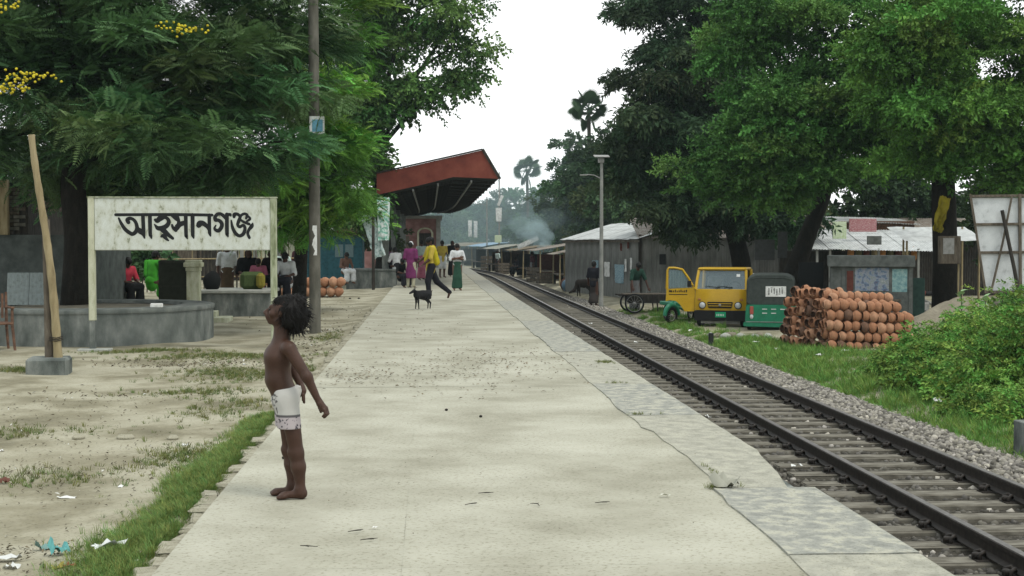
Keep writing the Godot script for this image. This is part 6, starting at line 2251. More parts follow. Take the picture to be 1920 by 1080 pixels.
# ---------------------------------------------------------------- clay pots
func make_pots():
	var prof := [Vector2(0.001, 0.0), Vector2(0.03, 0.004), Vector2(0.056, 0.018), Vector2(0.082, 0.044), Vector2(0.102, 0.076), Vector2(0.114, 0.108), Vector2(0.11, 0.135), Vector2(0.094, 0.159), Vector2(0.076, 0.174), Vector2(0.073, 0.181), Vector2(0.077, 0.188), Vector2(0.073, 0.191), Vector2(0.067, 0.18), Vector2(0.085, 0.16), Vector2(0.1, 0.135), Vector2(0.104, 0.108), Vector2(0.07, 0.044), Vector2(0.001, 0.012)]
	var s := Shape.new()
	s.lathe(prof, 16)
	var pm := s.mesh()
	var mats := [M.clay, M.clay_b, M.clay, M.clay, M.clay_c]
	# long wall of pots lying nested in rows, mouths to the left
	for layer in 2:
		for r in 5:
			for c in 10:
				if r == 4 and c > 8:
					continue
				var x := 8.06 + c * 0.167 + r * -0.016 + (0.05 if r % 2 else 0.0) + rr(-0.012, 0.012)
				var o := single("clay_pot", pm, mats[rng.randi() % 5] if rng.randf() < 0.5 else mats[rng.randi() % 4], ("orange clay pot nested in the %s neat row of the roadside stack" if layer == 0 else "orange clay pot lying behind the %s neat row of the stack") % ["lowest", "second lowest", "middle", "second highest", "highest"][r], "pot", Vector3(x, -0.49 + r * 0.205 - c * 0.007 + layer * 0.03 + rr(-0.006, 0.006), -27.0 - r * 0.035 - layer * 0.24 + c * 0.02), 0.0, "clay pots in neat row %d" % (r + 1 + layer * 5))
				o.rotation = Vector3(rr(-0.06, 0.06), rr(-0.14, 0.14), PI / 2 + rr(-0.1, 0.1))
				o.scale = Vector3.ONE * rr(0.92, 1.1)
	for c in 9:
		var o := single("clay_pot", pm, mats[rng.randi() % 3], "orange clay pot in the half row along the top of the neat rows", "pot", Vector3(8.1 + c * 0.155, 0.5 - c * 0.008, -27.5), 0.0, "clay pots on top of the neat rows")
		o.rotation = Vector3(rr(-0.1, 0.1), rr(-0.1, 0.1), PI / 2 + rr(-0.1, 0.1))
	# jumbled end of the stack, mouths towards the track
	for r in 6:
		for c in 10:
			var t := c / 9.0
			if r == 5 and c > 8:
				continue
			var p := Vector3(lerpf(8.0, 7.66, t), -0.5 + r * 0.2 + rr(-0.02, 0.02), lerpf(-27.25, -29.2, t))
			p += Vector3(0.05 * r * 0.6, 0, -0.02 * r)
			var m: Material = mats[rng.randi() % 5] if r > 3 else [M.clay_c, M.clay_c, M.clay, M.clay_b][rng.randi() % 4]
			var o := single("clay_pot", pm, m, "clay pot in the %s layer of the jumbled sooty end of the stack" % ["bottom", "second", "third", "fourth", "fifth", "top"][r], "pot", p, 0.0, "clay pots in jumbled layer %d" % (r + 1))
			o.rotation = Vector3(rr(-0.3, 0.3), 0.3 + rr(-0.35, 0.35), PI / 2 + rr(-0.3, 0.3))
			o.scale = Vector3.ONE * rr(0.92, 1.1)
			if r == 5 or rng.randf() < 0.35:
				var q := single("clay_pot", pm, mats[rng.randi() % 4], "clay pot wedged behind the %s layer of the jumbled sooty end" % ["bottom", "second", "third", "fourth", "fifth", "top"][r], "pot", p + Vector3(0.26, 0.02, -0.1), 0.0, "clay pots wedged behind layer %d" % (r + 1))
				q.rotation = Vector3(rr(-0.5, 0.5), rr(-0.6, 0.6), PI / 2 + rr(-0.4, 0.4))
	# the two-row stack in the yard
	for layer in 2:
		for r in 2:
			for c in 10:
				var o := single("clay_pot", pm, [M.clay_b, M.clay, M.clay_b][rng.randi() % 3], "large clay pot in the %s of the yard stack behind the utility pole" % ["front lower tier", "front upper tier", "back lower tier", "back upper tier"][layer * 2 + r], "pot", Vector3(-4.78 + c * 0.236 + rr(-0.02, 0.02) + (0.06 if r else 0.0), 0.06 + r * 0.29, -42.7 - layer * 0.34), 0.0, "clay pots in yard stack tier %d" % (layer * 2 + r + 1))
				o.rotation = Vector3(rr(-0.1, 0.1), rr(-0.12, 0.12), PI / 2 + rr(-0.1, 0.1))
				o.scale = Vector3.ONE * rr(1.32, 1.46)

# ---------------------------------------------------------------- people and animals
# a figure facing +z; joints in metres for a person 1.65 m tall
func stand_pose() -> Dictionary:
	return {"hip": Vector3(0, 0.9, 0), "waist": Vector3(0, 1.05, 0.0), "chest": Vector3(0, 1.27, 0), "neck": Vector3(0, 1.43, 0.0), "head": Vector3(0, 1.545, 0.015),
		"sl": Vector3(0.175, 1.36, 0), "el": Vector3(0.225, 1.1, -0.03), "wl": Vector3(0.235, 0.87, 0.04), "sr": Vector3(-0.175, 1.36, 0), "er": Vector3(-0.225, 1.1, -0.03), "wr": Vector3(-0.235, 0.87, 0.04),
		"hl": Vector3(0.085, 0.88, 0), "kl": Vector3(0.1, 0.47, 0.02), "al": Vector3(0.1, 0.075, -0.03), "tl": Vector3(0.12, 0.03, 0.13), "hr": Vector3(-0.085, 0.88, 0), "kr": Vector3(-0.1, 0.47, 0.02), "ar": Vector3(-0.1, 0.075, -0.03), "tr": Vector3(-0.12, 0.03, 0.13)}

func sit_pose() -> Dictionary:
	var p := stand_pose()
	for k in ["hip", "waist", "chest", "neck", "head", "sl", "el", "wl", "sr", "er", "wr", "hl", "hr"]:
		p[k] += Vector3(0, -0.78, 0)
	p.chest += Vector3(0, -0.02, 0.05)
	p.neck += Vector3(0, -0.03, 0.09)
	p.head += Vector3(0, -0.04, 0.12)
	p.sl += Vector3(0, -0.02, 0.06)
	p.sr += Vector3(0, -0.02, 0.06)
	p.el = Vector3(0.25, 0.3, 0.12)
	p.er = Vector3(-0.25, 0.3, 0.12)
	p.wl = Vector3(0.14, 0.24, 0.34)
	p.wr = Vector3(-0.14, 0.24, 0.34)
	p.kl = Vector3(0.13, 0.13, 0.44)
	p.kr = Vector3(-0.13, 0.13, 0.44)
	p.al = Vector3(0.13, -0.28, 0.42)
	p.ar = Vector3(-0.13, -0.28, 0.42)
	p.tl = Vector3(0.14, -0.32, 0.56)
	p.tr = Vector3(-0.14, -0.32, 0.56)
	return p

func limb_bones(p: Dictionary, add: float, what: String) -> Array:
	var q := Vector3(1, 1, 1.35)
	match what:
		"torso": return [[p.hip, p.waist, 0.14 + add, 0.128 + add, q], [p.waist, p.chest, 0.128 + add, 0.148 + add, q], [p.sl.lerp(p.chest, 0.1), p.sr.lerp(p.chest, 0.1), 0.062 + add, 0.062 + add]]
		"sleeves": return [[p.sl, p.el, 0.056 + add, 0.046 + add], [p.sr, p.er, 0.056 + add, 0.046 + add]]
		"forearms": return [[p.el, p.wl, 0.042 + add, 0.03 + add], [p.er, p.wr, 0.042 + add, 0.03 + add]]
		"thighs": return [[p.hl, p.kl, 0.09 + add, 0.062 + add], [p.hr, p.kr, 0.09 + add, 0.062 + add]]
		"shins": return [[p.kl, p.al, 0.06 + add, 0.038 + add], [p.kr, p.ar, 0.06 + add, 0.038 + add]]
	return []

func add_hand(s: Shape, w: Vector3, e: Vector3, side: float):
	var d := (w - e).normalized()
	var x := d.cross(Vector3.FORWARD if abs(d.z) < 0.9 else Vector3.RIGHT).normalized()
	var y := d.cross(x)
	var palm := w + d * 0.06
	s.ball(w + d * 0.045, Vector3(0.038, 0.018, 0.05), 8, 6, Basis(x, y, d))
	for i in 4:
		var b := palm + x * (0.027 - 0.018 * i) + d * 0.02
		var ln: float = [0.062, 0.072, 0.068, 0.052][i]
		s.tube([b, b + d * ln * 0.5 + y * side * 0.006, b + d * ln * 0.85 + y * side * 0.03], [0.0095, 0.009, 0.007], 5)
	var tb := w + d * 0.03 + x * 0.035
	s.tube([tb, tb + d * 0.03 + x * 0.018, tb + d * 0.055 + x * 0.018 + y * side * 0.012], [0.011, 0.01, 0.008], 5)

func person(label: String, at: Vector3, turn: float, size: float, p: Dictionary, skin: Material, hair, clothes: Array, group := "") -> Node3D:
	var o := thing("person", label, "person", at, turn, group)
	o.scale = Vector3.ONE * size
	var b := []
	for k in ["torso", "sleeves", "forearms", "thighs", "shins"]:
		b += limb_bones(p, 0.0, k)
	var up: Vector3 = (p.head - p.neck).normalized()
	b.append([p.neck - up * 0.06, p.head - up * 0.03, 0.058, 0.054])
	b.append([p.head - up * 0.045 + Vector3(0, 0, 0.018), p.head + up * 0.02, 0.07, 0.09, Vector3(1.18, 1, 1)])
	b.append([p.al, p.tl, 0.038, 0.03])
	b.append([p.ar, p.tr, 0.038, 0.03])
	var s := nets(b, 0.024 if at.z > -52.0 else 0.032, 0.035)
	add_hand(s, p.wl, p.el, 1.0)
	add_hand(s, p.wr, p.er, -1.0)
	var fwd: Vector3 = up.cross(Vector3.LEFT).normalized()
	s.ball(p.head + fwd * 0.098 - up * 0.022, Vector3(0.014, 0.024, 0.018), 6, 5)
	for x in [-1.0, 1.0]:
		s.ball(p.head + Vector3(x * 0.085, -0.015, -0.005), Vector3(0.012, 0.03, 0.02), 6, 5)
	part(o, "body", s, skin)
	var eyes := Shape.new()
	for x in [-1.0, 1.0]:
		eyes.ball(p.head + fwd * 0.086 + Vector3(x * 0.032, 0.005, 0), Vector3(0.013, 0.007, 0.008), 6, 4)
	part(o, "eyes", eyes, M.dark)
	if hair != null:
		var h := nets([[p.head + up * 0.035 - fwd * 0.02, p.head + up * 0.03 + fwd * 0.025, 0.096, 0.085, Vector3(1.12, 1, 1)], [p.head - fwd * 0.04 - up * 0.02, p.head + up * 0.02 - fwd * 0.03, 0.075, 0.09, Vector3(1.1, 1, 1)]], 0.018, 0.02)
		part(o, "hair", h, hair)
	for c in clothes:
		var bones := []
		var cuts := []
		match c[0]:
			"shirt":
				bones = limb_bones(p, 0.018, "torso") + limb_bones(p, 0.018, "sleeves")
				bones.append([p.hip, p.hip + (p.hip - p.waist) * 0.5, 0.155, 0.16, Vector3(1, 1, 1.3)])
			"vest":
				bones = limb_bones(p, 0.014, "torso")
			"trousers":
				bones = limb_bones(p, 0.018, "thighs") + limb_bones(p, 0.018, "shins")
				bones.append([p.hip, p.hip + Vector3(0, 0.06, 0), 0.15, 0.15, Vector3(1, 1, 1.3)])
			"shorts":
				bones = limb_bones(p, 0.025, "thighs")
				bones.append([p.hip, p.hip + Vector3(0, 0.06, 0), 0.15, 0.15, Vector3(1, 1, 1.3)])
			"lungi":
				bones = [[p.hip + Vector3(0, 0.08, 0), p.kl.lerp(p.kr, 0.5), 0.155, 0.165, Vector3(1, 1, 1.25)], [p.kl.lerp(p.kr, 0.5), p.al.lerp(p.ar, 0.5) + Vector3(0, 0.08, 0), 0.165, 0.19, Vector3(1, 1, 1.25)]]
				cuts = [[Vector3.DOWN, -p.al.y - 0.01]]
			"robe":
				bones = limb_bones(p, 0.025, "torso") + limb_bones(p, 0.025, "sleeves") + limb_bones(p, 0.02, "forearms")
				bones.append([p.hip, p.kl.lerp(p.kr, 0.5) + Vector3(0, -0.1, 0), 0.17, 0.2, Vector3(1, 1, 1.3)])
				cuts = [[Vector3.DOWN, -p.kl.y + 0.12]]
			"veil":
				bones = limb_bones(p, 0.03, "torso") + limb_bones(p, 0.03, "sleeves")
				bones.append([p.head - Vector3(0, 0.04, 0.02), p.head + Vector3(0, 0.015, -0.02), 0.085, 0.1, Vector3(1.1, 1, 1)])
				bones.append([p.head - Vector3(0, 0.08, 0.03), p.chest + Vector3(0, -0.06, 0), 0.07, 0.15, Vector3(1, 1, 1.25)])
			"gown":
				bones = [[p.hip + Vector3(0, 0.1, 0), p.al.lerp(p.ar, 0.5) + Vector3(0, 0.1, 0), 0.16, 0.22, Vector3(1, 1, 1.2)]]
				cuts = [[Vector3.DOWN, -p.al.y + 0.02]]
			"lap":
				bones = [[p.hip + Vector3(0, 0.02, 0), p.kl, 0.15, 0.1], [p.hip + Vector3(0, 0.02, 0), p.kr, 0.15, 0.1], [p.kl, p.kr, 0.09, 0.09], [p.kl, p.al + Vector3(0, 0.1, 0), 0.09, 0.11], [p.kr, p.ar + Vector3(0, 0.1, 0), 0.09, 0.11]]
			"cap":
				bones = [[p.head + up * 0.06, p.head + up * 0.085, 0.092, 0.075]]
			"shoulder_cloth":
				bones = [[p.sl + Vector3(0.0, 0.02, 0.05), p.chest + Vector3(0.06, -0.1, 0.13), 0.06, 0.05], [p.sl + Vector3(0, 0.02, -0.05), p.chest + Vector3(0.1, -0.2, -0.13), 0.06, 0.06]]
			"sling":
				bones = [[p.sl + Vector3(-0.02, 0.03, -0.04), p.waist + Vector3(0.1, -0.05, -0.14), 0.06, 0.09], [p.sl + Vector3(-0.02, 0.03, 0.04), p.waist + Vector3(0.08, 0.0, 0.13), 0.055, 0.075]]
		var cl := nets(bones, (0.022 if at.z > -52.0 else 0.03) if c[0] != "cap" else 0.015, 0.03, cuts)
		for i in cl.v.size():
			cl.v[i] += cl.n[i] * 0.012 * lay.get_noise_3d(cl.v[i].x * 110.0, cl.v[i].y * 40.0, cl.v[i].z * 110.0)
		part(o, {"sling": "shoulder_cloth", "lap": "skirt", "vest": "shirt"}.get(c[0], c[0]), cl, c[1])
	return o

func goat(label: String, at: Vector3, turn: float, size: float, mat: Material, head_low: bool):
	var o := thing("goat", label, "goat", at, turn)
	o.scale = Vector3.ONE * size
	# faces -x
	var hd := Vector3(-0.43, 0.2, 0.02) if head_low else Vector3(-0.37, 0.55, 0.03)
	var b := [[Vector3(-0.19, 0.44, 0), Vector3(0.0, 0.43, 0), 0.125, 0.138, Vector3(1, 1, 1.2)], [Vector3(0.0, 0.43, 0), Vector3(0.2, 0.46, 0), 0.138, 0.115, Vector3(1, 1, 1.25)], [Vector3(-0.2, 0.48, 0), hd + Vector3(0.07, 0, 0), 0.075, 0.045], [hd + Vector3(0.06, 0.01, 0), hd + Vector3(-0.09, -0.06, 0), 0.05, 0.03], [Vector3(0.28, 0.5, 0), Vector3(0.34, 0.56, 0), 0.025, 0.012]]
	for z in [-0.065, 0.065]:
		b.append([Vector3(-0.2, 0.4, z), Vector3(-0.19, 0.22, z), 0.05, 0.026])
		b.append([Vector3(-0.19, 0.22, z), Vector3(-0.19 + z * 0.3, 0.02, z), 0.024, 0.017])
		b.append([Vector3(0.2, 0.43, z), Vector3(0.14, 0.3, z), 0.075, 0.04])
		b.append([Vector3(0.14, 0.3, z), Vector3(0.235, 0.19, z), 0.034, 0.022])
		b.append([Vector3(0.235, 0.19, z), Vector3(0.22, 0.02, z), 0.022, 0.017])
		b.append([hd + Vector3(0.06, 0.03, z * 0.6), hd + Vector3(0.09, -0.02, z * 1.6), 0.016, 0.02])
	part(o, "body", nets(b, 0.014, 0.03), mat)
	var h := Shape.new()
	for z in [-0.02, 0.02]:
		h.tube([hd + Vector3(0.05, 0.04, z), hd + Vector3(0.08, 0.09, z * 1.5), hd + Vector3(0.12, 0.11, z * 2.0)], [0.011, 0.009, 0.004], 5)
	part(o, "horns", h, M.wood_dark)
	var e := Shape.new()
	for z in [-0.038, 0.038]:
		e.ball(hd + Vector3(0.02, 0.025, z), Vector3(0.01, 0.01, 0.008), 6, 4)
	part(o, "eyes", e, M.black_paint)

func make_child(at: Vector3):
	var o := thing("person", "small child in white shorts standing on the paving and looking up", "person", at)
	var skin: Material = surf("brown skin", [[0.0, 0.045, 0.022, 0.0145], [0.5, 0.062, 0.031, 0.021], [1.0, 0.08, 0.041, 0.029]], 1.2, 0.5, {"seed": 71, "fine": 3.0, "spec": 0.35})
	var wide := Vector3(1, 1, 0.74)
	var b := [
		[Vector3(-0.049, 0.612, 0), Vector3(-0.093, 0.72, 0), 0.078, 0.075, wide],
		[Vector3(-0.093, 0.72, 0), Vector3(-0.094, 0.86, 0), 0.076, 0.082, wide],
		[Vector3(-0.094, 0.86, 0), Vector3(-0.078, 0.93, 0), 0.08, 0.055, wide],
		[Vector3(-0.02, 0.915, 0.105), Vector3(-0.098, 0.92, -0.105), 0.044, 0.044],
		[Vector3(-0.075, 0.94, 0), Vector3(-0.07, 1.06, 0), 0.05, 0.046],
		# arm towards the camera, swung back; far arm behind the hip
		[Vector3(-0.013, 0.91, 0.12), Vector3(0.095, 0.745, 0.155), 0.042, 0.031], [Vector3(0.095, 0.745, 0.155), Vector3(0.156, 0.612, 0.15), 0.031, 0.021],
		[Vector3(-0.1, 0.91, -0.12), Vector3(-0.016, 0.76, -0.15), 0.042, 0.03], [Vector3(-0.016, 0.76, -0.15), Vector3(0.036, 0.66, -0.12), 0.03, 0.021],
		# legs
		[Vector3(-0.03, 0.6, 0.06), Vector3(0.022, 0.275, 0.062), 0.062, 0.042], [Vector3(0.022, 0.275, 0.062), Vector3(0.032, 0.19, 0.06), 0.042, 0.043], [Vector3(0.032, 0.19, 0.06), Vector3(0.046, 0.065, 0.06), 0.043, 0.027],
		[Vector3(-0.055, 0.6, -0.06), Vector3(-0.03, 0.275, -0.06), 0.062, 0.042], [Vector3(-0.03, 0.275, -0.06), Vector3(-0.02, 0.19, -0.06), 0.042, 0.043], [Vector3(-0.02, 0.19, -0.06), Vector3(-0.017, 0.065, -0.055), 0.043, 0.027],
		[Vector3(-0.012, 0.282, 0.062), Vector3(-0.008, 0.262, 0.062), 0.022, 0.02], [Vector3(-0.062, 0.282, -0.06), Vector3(-0.058, 0.262, -0.06), 0.022, 0.02], [Vector3(-0.035, 0.88, 0.06), Vector3(-0.04, 0.82, 0.05), 0.03, 0.022],
		# feet
		[Vector3(0.056, 0.03, 0.06), Vector3(0.035, 0.055, 0.062), 0.029, 0.03], [Vector3(0.05, 0.024, 0.061), Vector3(-0.06, 0.022, 0.07), 0.026, 0.02],
		[Vector3(-0.004, 0.03, -0.055), Vector3(-0.02, 0.055, -0.055), 0.029, 0.03], [Vector3(-0.008, 0.024, -0.055), Vector3(-0.118, 0.022, -0.062), 0.026, 0.02],
	]
	for f in [[0.07, -0.06], [-0.062, -0.118]]:
		for i in 5:
			var z: float = f[0] + (i - 2) * 0.0135 * (1.0 if f[0] > 0 else -1.0)
			b.append([Vector3(f[1] + 0.01, 0.016, z), Vector3(f[1] - [0.027, 0.024, 0.02, 0.016, 0.01][4 - i], 0.01, z * 1.04), 0.0095, 0.0085])
	var s := nets(b, 0.0085, 0.022)
	# hands: palm, four bent fingers of unequal length and a thumb from the side of the palm
	s = join(s, nets([
		[Vector3(0.156, 0.615, 0.15), Vector3(0.172, 0.585, 0.15), 0.021, 0.022], [Vector3(0.172, 0.585, 0.15), Vector3(0.192, 0.556, 0.15), 0.022, 0.024, Vector3(1, 1, 0.85)],
		[Vector3(0.208, 0.558, 0.128), Vector3(0.214, 0.53, 0.128), 0.0098, 0.0092], [Vector3(0.214, 0.53, 0.128), Vector3(0.198, 0.512, 0.13), 0.0092, 0.0078],
		[Vector3(0.208, 0.556, 0.145), Vector3(0.217, 0.525, 0.146), 0.01, 0.0094], [Vector3(0.217, 0.525, 0.146), Vector3(0.2, 0.504, 0.147), 0.0094, 0.008],
		[Vector3(0.204, 0.552, 0.162), Vector3(0.213, 0.522, 0.164), 0.0098, 0.0092], [Vector3(0.213, 0.522, 0.164), Vector3(0.196, 0.504, 0.164), 0.0092, 0.0078],
		[Vector3(0.198, 0.55, 0.177), Vector3(0.204, 0.525, 0.18), 0.0086, 0.008], [Vector3(0.204, 0.525, 0.18), Vector3(0.189, 0.512, 0.18), 0.008, 0.0068],
		[Vector3(0.168, 0.588, 0.132), Vector3(0.166, 0.56, 0.122), 0.012, 0.0105], [Vector3(0.166, 0.56, 0.122), Vector3(0.174, 0.532, 0.12), 0.0105, 0.0085]], 0.0035, 0.006))
	s = join(s, nets([
		[Vector3(0.036, 0.662, -0.12), Vector3(0.044, 0.632, -0.11), 0.021, 0.024, Vector3(1, 1, 0.85)],
		[Vector3(0.048, 0.615, -0.13), Vector3(0.05, 0.57, -0.128), 0.0095, 0.008], [Vector3(0.05, 0.613, -0.114), Vector3(0.053, 0.562, -0.112), 0.0098, 0.008], [Vector3(0.05, 0.613, -0.098), Vector3(0.053, 0.566, -0.096), 0.0095, 0.0078], [Vector3(0.047, 0.615, -0.083), Vector3(0.048, 0.58, -0.08), 0.0085, 0.007], [Vector3(0.034, 0.645, -0.135), Vector3(0.026, 0.6, -0.138), 0.0105, 0.0085]], 0.004, 0.006))
	# head tipped back: skull, face, nose, lips, chin, brow, ears
	var tip := Transform3D(Basis(Vector3(0, 0, 1), -0.13), Vector3.ZERO)
	tip.origin = Vector3(-0.06, 1.06, 0) - tip.basis * Vector3(-0.06, 1.06, 0)
	s = join(s, turned(nets([
		[Vector3(-0.022, 1.136, 0), Vector3(-0.06, 1.132, 0), 0.078, 0.076, Vector3(1, 1, 1.12)],
		[Vector3(-0.104, 1.128, 0), Vector3(-0.112, 1.092, 0), 0.05, 0.042, Vector3(1, 1, 0.92)],
		[Vector3(-0.09, 1.075, 0.03), Vector3(-0.135, 1.066, 0), 0.026, 0.021], [Vector3(-0.09, 1.075, -0.03), Vector3(-0.135, 1.066, 0), 0.026, 0.021],
		[Vector3(-0.142, 1.15, 0.024), Vector3(-0.142, 1.15, -0.024), 0.014, 0.014],
		[Vector3(-0.15, 1.138, 0), Vector3(-0.176, 1.112, 0), 0.01, 0.0135], [Vector3(-0.168, 1.104, 0.012), Vector3(-0.168, 1.104, -0.012), 0.0085, 0.0085],
		[Vector3(-0.162, 1.09, 0.014), Vector3(-0.162, 1.09, -0.014), 0.0098, 0.0098], [Vector3(-0.156, 1.078, 0.012), Vector3(-0.156, 1.078, -0.012), 0.0105, 0.0105],
		[Vector3(-0.128, 1.11, 0.036), Vector3(-0.128, 1.11, -0.036), 0.024, 0.024],
		[Vector3(-0.074, 1.112, 0.07), Vector3(-0.068, 1.135, 0.074), 0.012, 0.015, Vector3(1, 1, 1.6)], [Vector3(-0.074, 1.112, -0.07), Vector3(-0.068, 1.135, -0.074), 0.012, 0.015, Vector3(1, 1, 1.6)],
		[Vector3(-0.08, 1.07, 0), Vector3(-0.072, 1.04, 0), 0.048, 0.045]], 0.0045, 0.012), tip))
	part(o, "body", s, skin)
	var e := Shape.new()
	for z in [-0.028, 0.028]:
		e.ball(Vector3(-0.148, 1.134, z), Vector3(0.007, 0.006, 0.013), 8, 6)
	part(o, "eyes", turned(e, tip), M.black_paint)
	var lp := Shape.new()
	lp.tube([Vector3(-0.166, 1.084, -0.017), Vector3(-0.171, 1.0845, 0), Vector3(-0.166, 1.084, 0.017)], [0.002, 0.0035, 0.002], 5)
	part(o, "mouth", turned(lp, tip), plain("lip line", 0.04, 0.016, 0.013, 0.6))
	# hair: a bushy mass with loose locks
	var hm := plain("black hair", 0.007, 0.0063, 0.0058, 0.6, 0.3)
	var h := nets([[Vector3(-0.075, 1.178, 0), Vector3(-0.02, 1.168, 0), 0.048, 0.076, Vector3(1, 1, 0.98)], [Vector3(-0.012, 1.148, 0), Vector3(0.014, 1.115, 0), 0.084, 0.076, Vector3(1, 1, 1.02)], [Vector3(0.014, 1.115, 0), Vector3(0.008, 1.06, 0), 0.068, 0.056, Vector3(1, 1, 0.9)], [Vector3(-0.03, 1.14, 0.05), Vector3(-0.025, 1.075, 0.056), 0.05, 0.038], [Vector3(-0.03, 1.14, -0.05), Vector3(-0.025, 1.075, -0.056), 0.05, 0.038], [Vector3(0.032, 1.11, 0.03), Vector3(0.045, 1.07, 0.02), 0.04, 0.033]], 0.006, 0.02)
	h = turned(h, tip)
	for i in h.v.size():
		h.v[i] += h.n[i] * (0.022 * lay.get_noise_3d(h.v[i].x * 420.0, h.v[i].y * 220.0, h.v[i].z * 420.0) + 0.012 * lay.get_noise_3d(h.v[i].x * 1500.0, h.v[i].y * 800.0, h.v[i].z * 1500.0))
	var ho := part(o, "hair", h, hm)
	var lk := Shape.new()
	for i in 520:
		var q := rng.randi() % h.v.size()
		var p := h.v[q]
		if p.x < -0.09 and p.y < 1.18:
			continue
		var out := h.n[q]
		var d := (out * rr(0.1, 0.6) + Vector3(rr(-0.1, 0.45), rr(-1.0, -0.3), rr(-0.3, 0.3))).normalized()
		var ln := rr(0.015, 0.05)
		lk.tube([p - out * 0.004, p + d * ln * 0.5 + out * 0.006, p + d * ln + out * rr(-0.002, 0.014)], [0.0028, 0.0024, 0.0008], 3, false)
	part(ho, "locks", lk, hm)
	# white shorts with a dark band and blotched print near the hem
	var pr := FastNoiseLite.new()
	pr.seed = 5
	pr.frequency = 34.0
	var sh := nets([[Vector3(-0.046, 0.64, 0), Vector3(-0.05, 0.6, 0), 0.086, 0.086, wide], [Vector3(-0.038, 0.6, 0.056), Vector3(-0.018, 0.4, 0.06), 0.074, 0.07], [Vector3(-0.052, 0.6, -0.056), Vector3(-0.046, 0.4, -0.06), 0.074, 0.07], [Vector3(0.025, 0.655, 0.02), Vector3(0.034, 0.675, 0.03), 0.02, 0.01]], 0.005, 0.03,
		[[Vector3(0, -1, 0), -0.425], [Vector3(-0.15, 1, 0).normalized(), 0.668], ],
		func(p):
			var n1: float = pr.get_noise_3d(p.x, p.y, p.z)
			if p.y > 0.497 and p.y < 0.512:
				return Color(0.1, 0.095, 0.1)
			if p.y < 0.497 and n1 > 0.22:
				return Color(0.05, 0.045, 0.055)
			if p.x < -0.085 and n1 > 0.14:
				return Color(0.1, 0.095, 0.095)
			return Color(0.44, 0.435, 0.41) if p.y > 0.512 else Color(0.4, 0.36, 0.37))
	for i in sh.v.size():
		sh.v[i] += Vector3(sh.n[i].x, 0, sh.n[i].z) * 0.006 * lay.get_noise_3d(sh.v[i].x * 260.0, sh.v[i].y * 60.0, sh.v[i].z * 260.0)
	var cm := plain("printed cotton", 1, 1, 1, 0.95)
	cm.vertex_color_use_as_albedo = true
	part(o, "shorts", sh, cm)

func turned(a: Shape, t: Transform3D) -> Shape:
	for i in a.v.size():
		a.v[i] = t * a.v[i]
		a.n[i] = t.basis * a.n[i]
	return a

func join(a: Shape, b: Shape) -> Shape:
	var base := a.v.size()
	a.v.append_array(b.v)
	a.n.append_array(b.n)
	a.uv.append_array(b.uv)
	a.col.append_array(b.col)
	for i in b.idx:
		a.idx.append(base + i)
	return a

